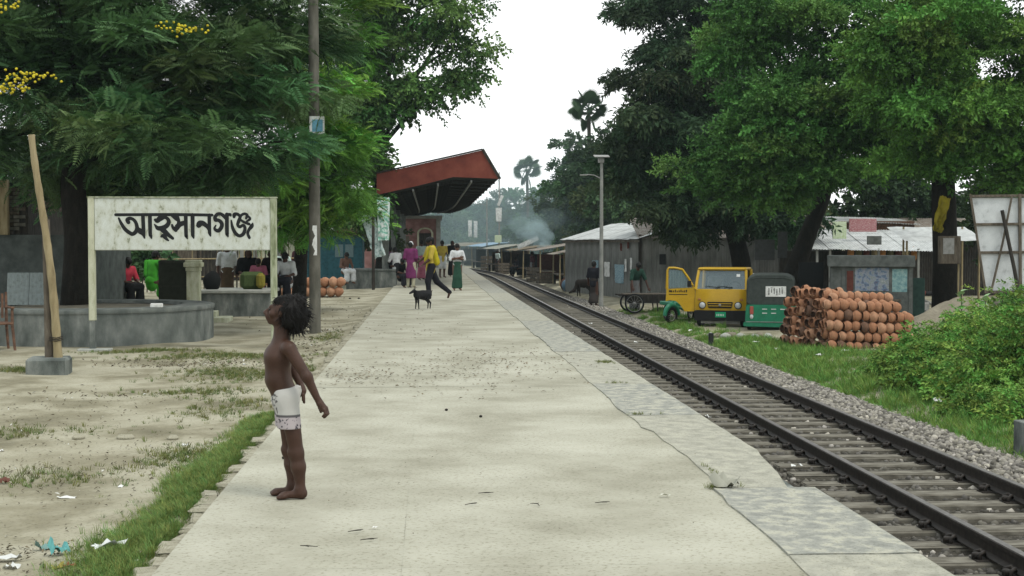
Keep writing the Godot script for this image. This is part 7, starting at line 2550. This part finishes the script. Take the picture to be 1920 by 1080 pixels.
func make_people():
	make_child(Vector3(-0.83, 0.004, -8.49))
	var skin := plain("dark brown skin", 0.07, 0.036, 0.026, 0.6)
	var skin_b := plain("brown skin adult", 0.12, 0.065, 0.046, 0.6)
	var hair := plain("dark hair", 0.008, 0.0075, 0.007, 0.6)
	var c := {"yellow": worn("yellow shirt", 0.52, 0.4, 0.07, 0.9), "navy": worn("dark navy cloth", 0.014, 0.014, 0.02, 0.9), "purple": worn("purple robe", 0.16, 0.03, 0.11, 0.9), "cream": worn("cream cloth", 0.4, 0.38, 0.28, 0.9), "white": worn("white shirt", 0.62, 0.64, 0.66, 0.9), "green": worn("dark green lungi", 0.025, 0.075, 0.05, 0.9), "black": plain("black cloth", 0.008, 0.008, 0.009, 0.95), "lime": worn("green wrap", 0.06, 0.36, 0.03, 0.85), "red": worn("pink red cloth", 0.5, 0.045, 0.075, 0.85), "pink": worn("pink cloth", 0.42, 0.13, 0.2, 0.9), "maroon": worn("maroon cloth", 0.06, 0.02, 0.025, 0.9), "grey": worn("grey cloth", 0.16, 0.165, 0.17, 0.9), "dgreen": worn("bottle green shirt", 0.02, 0.06, 0.042, 0.9), "pale": worn("pale mint shirt", 0.45, 0.55, 0.52, 0.9), "blue": worn("pale blue check", 0.24, 0.3, 0.42, 0.9), "brown": worn("brown cloth", 0.09, 0.06, 0.035, 0.9)}
	var stripe := StandardMaterial3D.new()
	stripe.resource_name = "striped shirt"
	var im := Image.create(8, 64, false, Image.FORMAT_RGB8)
	for y in 64:
		for x in 8:
			im.set_pixel(x, y, Color(0.5, 0.32, 0.46) if y % 32 < 20 else Color(0.16, 0.08, 0.2))
	stripe.albedo_texture = ImageTexture.create_from_image(im)
	stripe.uv1_triplanar = true
	stripe.uv1_scale = Vector3(6, 6, 6)
	stripe.roughness = 0.9
	# man striding to the left on the paving, trailing leg out behind
	var p := stand_pose()
	p.kl = Vector3(0.1, 0.5, 0.1)
	p.al = Vector3(0.1, 0.08, 0.06)
	p.tl = Vector3(0.11, 0.03, 0.22)
	p.kr = Vector3(-0.1, 0.48, -0.2)
	p.ar = Vector3(-0.1, 0.2, -0.55)
	p.tr = Vector3(-0.1, 0.06, -0.5)
	p.er = Vector3(-0.24, 1.12, 0.1)
	p.wr = Vector3(-0.14, 1.02, 0.28)
	p.el = Vector3(0.23, 1.1, 0.06)
	p.wl = Vector3(0.2, 0.95, 0.24)
	person("striding man in loose yellow shirt with yellow cloth over his shoulder", Vector3(0.02, 0.004, -37.7), -PI * 0.5 + 0.25, 1.03, p, skin, hair, [["shirt", c.yellow], ["trousers", c.navy], ["sling", worn("bright yellow cloth", 0.5, 0.42, 0.02, 0.9)]])
	# man in a dark green lungi, arms folded
	p = stand_pose()
	p.el = Vector3(0.25, 1.1, 0.06)
	p.er = Vector3(-0.25, 1.1, 0.06)
	p.wl = Vector3(-0.06, 1.14, 0.2)
	p.wr = Vector3(0.06, 1.17, 0.21)
	person("bare-armed man in white vest and dark green lungi with folded arms", Vector3(0.89, 0.004, -45.3), 0.15, 0.92, p, skin_b, hair, [["shirt", c.white], ["lungi", c.green]])
	# man in a long purple robe seen from behind
	p = stand_pose()
	p.wl = Vector3(0.15, 1.0, 0.2)
	p.wr = Vector3(-0.15, 1.0, 0.2)
	person("man in long purple robe and white cap standing with his back turned", Vector3(-0.66, 0.004, -48.2), PI - 0.3, 0.95, p, skin_b, hair, [["robe", c.purple], ["trousers", c.cream], ["cap", c.white]])
	person("dark figure crouching at the low wall beside the purple robed man", Vector3(-1.02, 0.3, -48.6), 0.6, 0.85, sit_pose(), skin, hair, [["shirt", c.black], ["lap", c.navy]])
	# farther people on the platform
	p = stand_pose()
	p.wl = Vector3(0.1, 1.08, 0.2)
	person("man in yellow shirt and white wrap far along the platform", Vector3(0.55, 0.004, -62.0), 0.4, 1.0, p, skin, hair, [["shirt", c.yellow], ["shorts", c.white]])
	person("woman in a black veil far along the platform", Vector3(1.05, 0.004, -64.5), 0.2, 1.0, stand_pose(), skin, null, [["veil", c.black], ["gown", c.black]])
	person("man in pale shirt before the pink station house", Vector3(-0.35, 0.004, -58.0), 0.5, 1.0, stand_pose(), skin, hair, [["shirt", c.pale], ["lungi", c.pink]])
	# sitting along the low wall
	person("person in pink and purple striped shirt sitting on the low wall with back turned", Vector3(-1.5, 0.62, -51.2), PI - 0.3, 0.95, sit_pose(), skin, hair, [["shirt", stripe], ["lap", c.navy]])
	person("man in loose white shirt sitting on the low wall", Vector3(-1.22, 0.62, -50.8), PI + 0.5, 0.92, sit_pose(), skin, hair, [["shirt", c.white], ["lap", c.navy]])
	person("bare-chested man with a white cloth in his lap sitting at the wall corner", Vector3(-3.05, 0.42, -50.3), 0.5, 0.95, sit_pose(), skin_b, hair, [["lap", c.white]])
	# people round the yard
	person("man in pale mint shirt sitting behind the clay pots", Vector3(-4.65, 0.5, -44.2), 0.4, 1.0, sit_pose(), skin, hair, [["shirt", c.pale], ["lap", c.blue]])
	person("person in maroon wrap standing before the pale plank hut", Vector3(-4.72, -0.1, -50.5), 0.1, 0.95, stand_pose(), skin, null, [["veil", c.maroon], ["gown", c.grey]])
	person("seated woman in bright pink red wrap behind the round seat", Vector3(-7.05, 0.42, -32.6), 0.8, 0.95, sit_pose(), skin, hair, [["shirt", c.red], ["lap", c.black]])
	person("woman in vivid green wrap sitting beside the dark gate leaf", Vector3(-6.6, 0.52, -33.4), PI - 0.6, 1.0, sit_pose(), skin, hair, [["shirt", c.lime], ["lap", c.lime], ["shoulder_cloth", c.lime]])
	person("child in black and white top sitting behind the round seat", Vector3(-7.45, 0.5, -32.4), 0.5, 0.85, sit_pose(), skin, hair, [["shirt", c.grey], ["lap", c.black], ["shoulder_cloth", c.white]])
	person("woman in black veil sitting beyond the straight bench wall", Vector3(-4.5, 0.55, -34.6), 0.3, 1.0, sit_pose(), skin, null, [["veil", c.black], ["lap", c.maroon]])
	person("child in pink top sitting beyond the straight bench wall", Vector3(-4.2, 0.5, -34.4), 0.0, 0.8, sit_pose(), skin, hair, [["shirt", c.pink], ["lap", c.red]])
	person("woman in dark brown veil sitting next to the child in pink", Vector3(-3.88, 0.55, -34.7), -0.3, 1.0, sit_pose(), skin, null, [["veil", plain("very dark brown cloth", 0.018, 0.011, 0.011, 0.95)], ["lap", c.black]])
	person("man in white shirt sitting at the end of the straight bench wall", Vector3(-3.5, 0.52, -34.2), -0.2, 0.95, sit_pose(), skin, hair, [["shirt", c.white], ["lap", c.navy]])
	person("person in white top standing behind the cream pillar", Vector3(-5.2, -0.1, -36.0), 0.2, 1.0, stand_pose(), skin, hair, [["shirt", c.white], ["lungi", c.brown]])
	# beyond the track
	p = stand_pose()
	p.chest += Vector3(0, -0.02, 0.1)
	p.neck += Vector3(0, -0.05, 0.18)
	p.head += Vector3(0, -0.06, 0.22)
	p.sl += Vector3(0, -0.05, 0.14)
	p.sr += Vector3(0, -0.05, 0.14)
	p.el = Vector3(0.26, 1.05, 0.22)
	p.wl = Vector3(0.3, 0.78, 0.34)
	p.er = Vector3(-0.26, 1.05, 0.22)
	p.wr = Vector3(-0.28, 0.8, 0.36)
	person("man in bottle green shirt leaning on the wooden cart", Vector3(6.55, -0.62, -44.0), 0.35, 0.97, p, skin, hair, [["shirt", c.dgreen], ["lungi", c.grey]])
	p = stand_pose()
	p.kl = Vector3(0.1, 0.5, 0.14)
	p.al = Vector3(0.1, 0.12, -0.05)
	p.tl = Vector3(0.1, 0.04, 0.06)
	p.wr = Vector3(-0.2, 0.95, 0.2)
	person("dark clothed man walking beside the track near the lamp post", Vector3(5.72, -0.66, -48.2), 2.6, 0.95, p, skin, hair, [["shirt", c.navy], ["lungi", plain("dark brown lungi", 0.035, 0.03, 0.027, 0.95)]])
	person("person in maroon top standing at the dark red walled stall", Vector3(6.1, -0.62, -82.5), -1.2, 1.0, stand_pose(), skin, hair, [["shirt", c.maroon], ["lungi", c.grey]])
	person("person in pale top standing at the pale tarpaulin stall", Vector3(4.95, -0.62, -101.5), -1.0, 1.0, stand_pose(), skin, hair, [["shirt", c.pale], ["lungi", c.navy]])
	person("dark figure sitting at the bright roofed stall", Vector3(5.7, -0.2, -90.0), -1.0, 1.0, sit_pose(), skin, hair, [["shirt", c.navy], ["lap", c.black]])
	person("man in red top among the red crates", Vector3(12.1, -0.62, -40.5), 0.0, 0.95, stand_pose(), skin, hair, [["shirt", c.maroon], ["lungi", c.navy]])
	person("person in red sleeve behind the green three-wheeler", Vector3(9.3, -0.62, -37.5), 0.3, 0.75, stand_pose(), skin, hair, [["shirt", c.red], ["lungi", c.navy]])
	goat("small black goat standing on the paving", Vector3(-0.17, 0.004, -32.55), 0.55, 0.78, plain("black goat coat", 0.012, 0.012, 0.013, 0.8), false)
	goat("dark brown goat grazing on the verge by the stall", Vector3(6.25, -0.62, -56.0), 0.3, 1.25, plain("dark brown goat coat", 0.03, 0.024, 0.02, 0.85), true)

# ---------------------------------------------------------------- trees
# lobes: [centre, radii, clumps, leaves per clump]
func tree(called: String, label: String, trunk: Array, rad: Array, lobes: Array, leaf: Array, tone: Color, spread: float, scale: float, sd: int, o := {}) -> Node3D:
	var g := RandomNumberGenerator.new()
	g.seed = sd
	var base: Vector3 = trunk[0]
	var root := thing(called, label, "tree", base, 0.0, o.get("group", ""))
	var t := Shape.new()
	var pts := []
	for p in trunk:
		pts.append(p - base)
	t.tube(spline(pts, 4), lerp_list(rad, (pts.size() - 1) * 4 + 1), 14)
	var tk := part(root, "trunk", t, o.get("bark", M.bark))
	var lim := Shape.new()
	var top: Vector3 = pts[pts.size() - 1]
	var sets := []
	for i in leaf.size():
		sets.append([[], []])
	for L in lobes:
		var c: Vector3 = L[0] - base
		var r: Vector3 = L[1]
		var from: Vector3 = top if g.randf() < 0.7 else pts[max(0, pts.size() - 2)].lerp(top, 0.5)
		var mid: Vector3 = from.lerp(c, 0.5) + Vector3(g.randf_range(-0.3, 0.3), g.randf_range(0.0, 0.4), g.randf_range(-0.3, 0.3))
		var rb: float = rad[rad.size() - 1] * 0.6
		lim.tube(spline([from, mid, c], 4), lerp_list([rb, rb * 0.6, rb * 0.25], 9), 7, false)
		# boughs: flat leafy pads standing apart on the shell of the lobe, a thinner filling inside
		var total := int(L[2] * o.get("dense", 1.0))
		var per := 7
		var bough := Vector3.ZERO
		var d := Vector3.UP
		var bh := 1.0
		var bw := 1.0
		for k in total:
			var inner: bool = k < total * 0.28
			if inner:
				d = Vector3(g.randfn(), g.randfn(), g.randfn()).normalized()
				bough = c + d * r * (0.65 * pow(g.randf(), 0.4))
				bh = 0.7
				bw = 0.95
			elif (k - int(total * 0.28)) % per == 0:
				d = Vector3(g.randfn(), g.randfn() * 0.85 + 0.1, g.randfn()).normalized()
				bough = c + d * r * g.randf_range(0.8, 1.08)
				bh = g.randf_range(0.62, 1.4)
				bw = g.randf_range(0.8, 1.35)
				lim.tube([c.lerp(bough, 0.05), c.lerp(bough, 0.55) + Vector3(0, 0.1, 0), bough], [rb * 0.25, rb * 0.15, 0.01], 5, false)
			var q := bough
			if not inner:
				var along := Vector3(d.x, 0, d.z)
				along = along.normalized() if along.length() > 0.1 else Vector3.RIGHT
				var across := along.cross(Vector3.UP)
				var ext: float = spread * 2.0
				var aa := g.randf_range(-1.0, 1.0)
				q += along * aa * ext + across * g.randf_range(-1.0, 1.0) * ext * 0.8 + Vector3(0, g.randf_range(-0.3, 0.3) * spread - absf(aa) * spread * 0.5, 0)
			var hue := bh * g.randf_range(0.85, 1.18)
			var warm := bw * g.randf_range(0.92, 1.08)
			var which := g.randi() % leaf.size()
			for n in int(L[3] * o.get("more", 1.0)):
				var off := Vector3(g.randfn(), g.randfn() * 0.4, g.randfn()) * spread * 0.8
				off.y -= off.length_squared() * 0.35
				var out: Vector3 = (off.normalized() * 0.9 + d * 0.45 + Vector3(g.randfn(), 0, g.randfn()) * o.get("wild", 0.2) + Vector3(0, g.randf_range(-0.5, 0.4) + o.get("lift", 0.0), 0)).normalized()
				if abs(out.y) > 0.97:
					out = Vector3(0.3, out.y, 0.2).normalized()
				var bs := Basis.looking_at(-out, Vector3.UP).rotated(out, g.randf_range(-0.9, 0.9))
				sets[which][0].append(Transform3D(bs.scaled(Vector3.ONE * scale * g.randf_range(0.65, 1.2)), q + off))
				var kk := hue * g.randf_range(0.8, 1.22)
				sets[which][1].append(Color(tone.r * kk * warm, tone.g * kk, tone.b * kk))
	part(tk, "limbs", lim, o.get("bark", M.bark))
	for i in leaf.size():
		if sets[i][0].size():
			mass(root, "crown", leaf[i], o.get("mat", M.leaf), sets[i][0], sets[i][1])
	return root

func lerp_list(a: Array, n: int) -> Array:
	var o := []
	for i in n:
		var t := float(i) / (n - 1) * (a.size() - 1)
		var k: int = min(int(t), a.size() - 2)
		o.append(lerpf(a[k], a[k + 1], t - k))
	return o

func fan_palm(label: String, at: Vector3, h: float, r: float, sd: int):
	var g := RandomNumberGenerator.new()
	g.seed = sd
	var o := thing("fan_palm", label, "palm tree", at)
	var t := Shape.new()
	t.tube([Vector3.ZERO, Vector3(0.1, h * 0.5, 0), Vector3(0.0, h, 0)], [0.22, 0.16, 0.14], 9)
	part(o, "trunk", t, M.bark_grey)
	var f := Shape.new()
	f.tint = Color(0.045, 0.085, 0.04)
	f.tube([Vector3.ZERO, Vector3(0, 0.06, r * 0.5)], [0.03, 0.02], 4, false)
	for i in 23:
		var a := (i - 11) * 0.14
		var d := Vector3(sin(a), 0.1, cos(a))
		var side := Vector3(cos(a), 0, -sin(a)) * r * 0.038
		var b := Vector3(0, 0.06, r * 0.5)
		var ln: float = r * 0.6 * (1.0 - 0.1 * abs(i - 11) / 11.0)
		f.quad(b, b + d * ln * 0.5 + side, b + d * ln - Vector3(0, r * 0.08, 0), b + d * ln * 0.5 - side)
	var fm := f.mesh()
	for i in 26:
		var l := part(o, "frond", fm, M.leaf)
		var dead := i > 22
		l.position = Vector3(0, h - (0.15 if dead else 0.0), 0)
		var lift: float = -asin(lerpf(-0.55, 0.98, (i + 0.5) / 23.0)) if not dead else g.randf_range(1.05, 1.4)
		l.basis = Basis.from_euler(Vector3(lift, i * 2.399, 0)) * Basis(Vector3(0, 0, 1), g.randf_range(-1.2, 1.2))
		l.scale = Vector3.ONE * g.randf_range(0.85, 1.15)

func make_trees():
	var fr := [frond(10, 0.4, 0.1, 31), frond(9, 0.34, 0.085, 32)]
	var broad := [sprig(9, 0.3, 0.13, 0.042, 0.5, 41), sprig(8, 0.26, 0.14, 0.05, 0.6, 42)]
	var mango := [sprig(11, 0.3, 0.19, 0.034, 0.7, 43), sprig(10, 0.26, 0.17, 0.032, 0.5, 44)]
	var mid := [sprig(13, 0.34, 0.11, 0.034, 0.35, 45), sprig(12, 0.3, 0.1, 0.03, 0.3, 46)]
	tree("feathery_tree", "dark feathery leaved tree with yellow blossom over the station sign", [Vector3(-6.15, 0.4, -24.5), Vector3(-6.1, 1.6, -24.5), Vector3(-6.2, 2.6, -24.6), Vector3(-6.1, 3.4, -24.8)], [0.27, 0.23, 0.21, 0.2], [
		[Vector3(-6.4, 4.6, -25.0), Vector3(2.4, 1.7, 2.0), 90, 14], [Vector3(-8.6, 4.3, -25.0), Vector3(2.0, 1.5, 1.8), 70, 14], [Vector3(-4.3, 4.3, -25.3), Vector3(1.9, 1.7, 1.8), 85, 14], [Vector3(-5.4, 6.4, -26.0), Vector3(3.0, 1.7, 2.3), 110, 14], [Vector3(-8.2, 6.6, -26.0), Vector3(2.6, 1.6, 2.2), 80, 13], [Vector3(-3.2, 5.6, -26.4), Vector3(1.5, 1.8, 1.7), 70, 14], [Vector3(-5.2, 3.35, -24.2), Vector3(1.9, 0.75, 1.2), 55, 13], [Vector3(-8.0, 3.2, -24.2), Vector3(1.2, 0.6, 1.0), 24, 12], [Vector3(-3.5, 3.1, -24.6), Vector3(1.2, 0.8, 1.0), 34, 13], [Vector3(-6.0, 8.0, -26.5), Vector3(3.0, 1.3, 2.2), 60, 12], [Vector3(-4.6, 3.0, -26.0), Vector3(2.2, 0.6, 1.0), 45, 12], [Vector3(-8.4, 5.4, -27.5), Vector3(2.6, 1.8, 1.2), 60, 12], [Vector3(-5.6, 5.2, -28.0), Vector3(3.0, 1.8, 1.2), 70, 12]],
		fr, Color(0.075, 0.15, 0.06), 0.28, 0.85, 101, {"mat": M.leaf_fine, "dense": 1.6, "more": 2.0, "lift": 0.15, "wild": 0.8})
	blossom(Vector3(-6.35, 4.18, -22.5), "upper yellow blossom spray at the outer end of the dark feathery tree")
	blossom(Vector3(-6.72, 3.98, -22.5), "lower yellow blossom spray at the outer end of the dark feathery tree")
	blossom(Vector3(-6.85, 5.3, -22.5), "yellow blossom spray high at the outer end of the dark feathery tree")
	blossom(Vector3(-4.02, 5.02, -23.0), "yellow blossom spray high above the station sign")
	tree("feathery_tree", "light green feathery leaved tree behind the utility pole", [Vector3(-3.4, -0.1, -36.2), Vector3(-3.3, 1.5, -36.0), Vector3(-3.1, 3.0, -35.5)], [0.2, 0.17, 0.14], [
		[Vector3(-3.0, 4.3, -33.2), Vector3(1.4, 1.8, 1.5), 80, 14], [Vector3(-2.25, 3.2, -33.4), Vector3(0.75, 1.1, 1.1), 45, 14], [Vector3(-3.9, 3.0, -34.0), Vector3(1.4, 1.1, 1.3), 50, 13], [Vector3(-2.5, 6.4, -34.0), Vector3(1.6, 1.6, 1.6), 60, 13], [Vector3(-4.2, 5.8, -35.0), Vector3(1.6, 1.6, 1.6), 50, 12], [Vector3(-2.7, 2.4, -33.8), Vector3(0.9, 0.5, 0.9), 30, 12], [Vector3(-3.6, 2.1, -34.6), Vector3(1.0, 0.4, 0.8), 24, 12]],
		fr, Color(0.12, 0.28, 0.045), 0.28, 0.72, 102, {"mat": M.leaf_fine, "dense": 1.5, "more": 2.0, "lift": 0.1, "wild": 0.9})
	tree("broadleaf_tree", "broad leaved tree rising over the shelter roof", [Vector3(-1.75, 0.5, -51.6), Vector3(-1.7, 2.0, -51.5), Vector3(-1.9, 4.0, -51.3), Vector3(-1.8, 6.0, -51.0)], [0.3, 0.26, 0.22, 0.18], [
		[Vector3(-2.6, 8.8, -50.5), Vector3(2.1, 2.4, 2.0), 120, 13], [Vector3(-0.5, 9.8, -50.0), Vector3(1.6, 1.6, 1.6), 70, 11], [Vector3(-1.4, 7.0, -50.0), Vector3(1.1, 1.2, 1.3), 44, 12], [Vector3(0.75, 8.5, -49.6), Vector3(1.3, 1.1, 1.1), 46, 8], [Vector3(1.5, 7.6, -49.4), Vector3(0.75, 0.8, 0.8), 16, 6], [Vector3(0.3, 7.0, -49.5), Vector3(0.9, 0.55, 0.8), 16, 7], [Vector3(1.2, 9.9, -49.6), Vector3(0.9, 0.8, 0.9), 22, 7], [Vector3(-2.7, 4.8, -49.8), Vector3(1.1, 2.0, 1.2), 80, 13], [Vector3(-3.6, 6.2, -50.2), Vector3(1.5, 1.6, 1.4), 60, 12], [Vector3(-2.4, 2.9, -50.4), Vector3(0.7, 0.7, 0.8), 20, 12]],
		broad, Color(0.08, 0.165, 0.045), 0.32, 1.35, 103)
	tree("mango_tree", "dark dense mango tree in front of the tin shed", [Vector3(11.6, -0.65, -50.6), Vector3(11.4, 1.0, -50.4), Vector3(10.8, 3.0, -50.2)], [0.4, 0.34, 0.28], [
		[Vector3(8.7, 7.4, -50.0), Vector3(1.7, 2.2, 1.9), 110, 14], [Vector3(9.6, 5.0, -49.6), Vector3(2.1, 1.9, 1.8), 110, 14], [Vector3(8.1, 4.4, -50.0), Vector3(1.5, 1.5, 1.5), 70, 14], [Vector3(10.6, 8.2, -50.5), Vector3(2.5, 2.4, 2.1), 110, 13], [Vector3(9.5, 10.0, -51.0), Vector3(2.0, 1.6, 1.9), 80, 12], [Vector3(11.6, 4.2, -49.4), Vector3(2.1, 1.7, 1.6), 80, 13], [Vector3(9.3, 3.1, -49.0), Vector3(1.6, 0.95, 1.2), 60, 13], [Vector3(11.6, 2.75, -48.4), Vector3(1.7, 0.8, 1.1), 50, 13]],
		mango, Color(0.04, 0.078, 0.038), 0.3, 1.3, 104, {"dense": 1.2, "more": 1.3})
	tree("leaning_tree", "green tree with a dark leaning trunk behind the three-wheeler", [Vector3(10.35, -0.65, -41.2), Vector3(10.85, 0.6, -41.0), Vector3(11.35, 1.9, -41.0), Vector3(11.8, 3.3, -40.8), Vector3(11.6, 4.6, -40.2)], [0.36, 0.3, 0.25, 0.22, 0.18], [
		[Vector3(8.55, 4.0, -38.5), Vector3(1.3, 1.0, 1.2), 56, 13], [Vector3(9.8, 5.5, -38.5), Vector3(1.7, 1.2, 1.4), 75, 13], [Vector3(10.2, 3.6, -38.2), Vector3(1.4, 0.8, 1.2), 56, 13], [Vector3(11.5, 4.8, -38.0), Vector3(1.6, 1.2, 1.4), 70, 13], [Vector3(9.6, 7.3, -39.0), Vector3(1.9, 1.1, 1.6), 70, 13], [Vector3(12.1, 7.1, -39.0), Vector3(2.0, 1.5, 1.8), 80, 13], [Vector3(13.1, 4.5, -38.6), Vector3(1.4, 1.1, 1.3), 56, 13], [Vector3(8.2, 2.95, -38.6), Vector3(0.8, 0.5, 0.8), 18, 11]],
		mid, Color(0.085, 0.205, 0.05), 0.27, 1.25, 105, {"lift": 0.35, "dense": 1.1, "more": 1.7})
	tree("thick_tree", "tall tree with a thick dark trunk beside the hoarding", [Vector3(13.5, -0.65, -35.5), Vector3(13.45, 1.0, -35.5), Vector3(13.35, 2.6, -35.4), Vector3(13.2, 4.4, -35.2)], [0.42, 0.32, 0.31, 0.25], [
		[Vector3(12.2, 5.0, -33.6), Vector3(1.4, 0.95, 1.2), 56, 13], [Vector3(14.1, 4.5, -33.6), Vector3(1.5, 1.1, 1.3), 60, 13], [Vector3(13.3, 6.6, -34.0), Vector3(2.2, 1.3, 1.7), 80, 13], [Vector3(15.6, 5.8, -34.4), Vector3(1.8, 1.5, 1.5), 60, 12], [Vector3(14.8, 3.4, -33.8), Vector3(1.2, 0.6, 1.0), 30, 12], [Vector3(11.3, 6.3, -33.4), Vector3(1.2, 0.7, 1.0), 30, 11], [Vector3(13.0, 3.7, -34.4), Vector3(1.3, 0.6, 1.0), 30, 12], [Vector3(14.2, 8.2, -35.0), Vector3(2.6, 1.2, 2.0), 60, 11]],
		mid, Color(0.1, 0.225, 0.045), 0.27, 1.2, 106, {"lift": 0.3, "dense": 1.1, "more": 1.7})
	# trees closing the back of the yard and the shops
	var far := [sprig(12, 0.5, 0.3, 0.1, 0.4, 47), sprig(11, 0.45, 0.26, 0.09, 0.4, 48)]
	for q in [[-14.0, -66.0, 3.6, "dark tree behind the long shed, left of its middle", 201], [-9.0, -68.0, 4.2, "dark tree behind the right end of the long shed", 202], [-5.2, -66.0, 3.4, "dark tree behind the pale plank hut", 203], [-17.5, -60.0, 3.4, "dark tree past the left end of the long shed", 204], [-11.5, -40.0, 3.0, "dark tree behind the low brick house", 205], [15.5, -62.0, 3.2, "dark tree behind the left end of the shop row", 206], [20.5, -60.0, 3.6, "dark tree behind the right end of the shop row", 207], [22.5, -48.0, 3.2, "dark tree right of the shop row", 208], [27.0, -60.0, 3.8, "dark tree behind the long market shed", 209], [32.0, -58.0, 3.8, "dark tree past the end of the long market shed", 210]]:
		var b := Vector3(q[0], -0.6 if q[0] > 0 else -0.1, q[1])
		var h: float = q[2]
		tree("yard_tree", q[3], [b, b + Vector3(0.1, h * 0.5, 0), b + Vector3(0, h * 0.9, 0)], [0.28, 0.22, 0.16], [[b + Vector3(0, h * 1.25, 0), Vector3(2.4, 1.8, 2.0), 60, 12], [b + Vector3(-1.9, h * 0.85, 0.4), Vector3(1.8, 1.5, 1.5), 45, 12], [b + Vector3(1.9, h * 0.9, 0.4), Vector3(1.8, 1.5, 1.5), 45, 12], [b + Vector3(0.2, h * 0.6, 1.0), Vector3(2.2, 1.1, 1.2), 45, 12]], far, Color(0.05, 0.09, 0.038), 0.45, 0.9, q[4])
	# hazy wood beyond the bend of the line
	var words := ["far rounded tree at the left end of the hazy wood", "far tree just right of the shelter roof tip", "tall far tree behind the slender post", "far tree under the nearer fan palm", "broad far tree above the smoke", "far tree right of the smoke", "tall far tree left of the grey lamp post", "tall far tree behind the grey lamp post", "far tree filling in before the mango tree", "far low tree at the end of the track", "farthest tree rising behind the hazy wood"]
	var far_spots := [[0.5, -165.0, 6.0], [4.0, -172.0, 7.0], [8.5, -165.0, 8.2], [12.0, -150.0, 7.6], [13.0, -135.0, 6.6], [13.5, -120.0, 6.8], [13.6, -116.0, 11.0], [13.5, -104.0, 11.2], [15.0, -92.0, 10.0], [-3.0, -175.0, 6.0], [17.0, -180.0, 9.0]]
	for i in far_spots.size():
		var q: Array = far_spots[i]
		var b := Vector3(q[0], -0.7, q[1])
		var h: float = q[2]
		tree("far_tree", words[i], [b, b + Vector3(0.2, h * 0.4, 0), b + Vector3(0, h * 0.7, 0)], [0.3, 0.24, 0.16], [[b + Vector3(0, h * 0.86, 0), Vector3(2.4, h * 0.2, 2.2), 46, 11], [b + Vector3(-1.9, h * 0.6, 0.4), Vector3(2.0, h * 0.2, 1.8), 40, 11], [b + Vector3(2.0, h * 0.62, 0.4), Vector3(2.0, h * 0.2, 1.8), 40, 11], [b + Vector3(0.2, h * 0.34, 1.0), Vector3(2.8, h * 0.22, 1.6), 50, 11]], far, Color(0.05, 0.095, 0.04), 0.55, 1.25, 300 + i)
	fan_palm("fan palm standing above the hazy wood", Vector3(9.8, -0.7, -140.0), 9.6, 1.55, 401)
	fan_palm("tall fan palm half hidden by the dark mango tree", Vector3(12.05, -0.7, -105.0), 12.4, 1.5, 402)
	fan_palm("distant small fan palm behind the bright roofed stall", Vector3(10.8, -0.7, -150.0), 5.0, 1.4, 403)

func blossom(at: Vector3, label: String):
	var s := Shape.new()
	for i in 44:
		var p := Vector3(rng.randfn() * 0.2, rng.randfn() * 0.05 + 0.02, rng.randfn() * 0.08)
		s.tint = Color(0.5, 0.42, 0.03) * rr(0.8, 1.2)
		s.ball(p, Vector3(0.024, 0.022, 0.024), 5, 4)
	single("blossom_spray", s, M.scrap, label, "blossom", at)

func make_smoke():
	var g := RandomNumberGenerator.new()
	g.seed = 77
	for k in 18:
		var t := k / 17.0
		var r := lerpf(0.22, 0.9, t)
		puff("smoke", Vector3(6.75 + g.randf_range(-0.7, 0.7) * (0.5 + t) - 0.5 * t, 1.25 + 1.7 * t + g.randf_range(-0.15, 0.15), -84.0 + g.randf_range(-0.5, 0.5)), Vector3(r * g.randf_range(1.6, 2.6), r * g.randf_range(1.0, 1.8), r * 2.0), lerpf(0.9, 0.05, pow(t, 0.45)), "white smoke puff drifting up from the dark red walled stall", "smoke puffs over the stalls")
	# smoke of the cooking fires hanging before the far wood
	for q in [[Vector3(6.0, 3.0, -126.0), Vector3(30.0, 13.0, 40.0)], [Vector3(10.0, 4.0, -118.0), Vector3(26.0, 16.0, 36.0)], [Vector3(3.0, 3.0, -140.0), Vector3(34.0, 15.0, 40.0)], [Vector3(9.0, 5.0, -142.0), Vector3(36.0, 20.0, 44.0)]]:
		puff("smoke_haze", q[0], q[1], 0.002, "thin smoke haze hanging over the far stalls and wood", "smoke haze before the far wood")

func puff(called: String, at: Vector3, size: Vector3, density: float, label: String, group: String):
	var f := FogVolume.new()
	f.name = numbered(called)
	f.shape = RenderingServer.FOG_VOLUME_SHAPE_ELLIPSOID
	f.size = size
	f.position = at
	var m := FogMaterial.new()
	m.density = density
	m.albedo = Color(0.84, 0.95, 0.97)
	f.material = m
	add_child(f)
	f.set_meta("label", label)
	f.set_meta("category", "smoke")
	f.set_meta("group", group)
	f.set_meta("kind", "stuff")
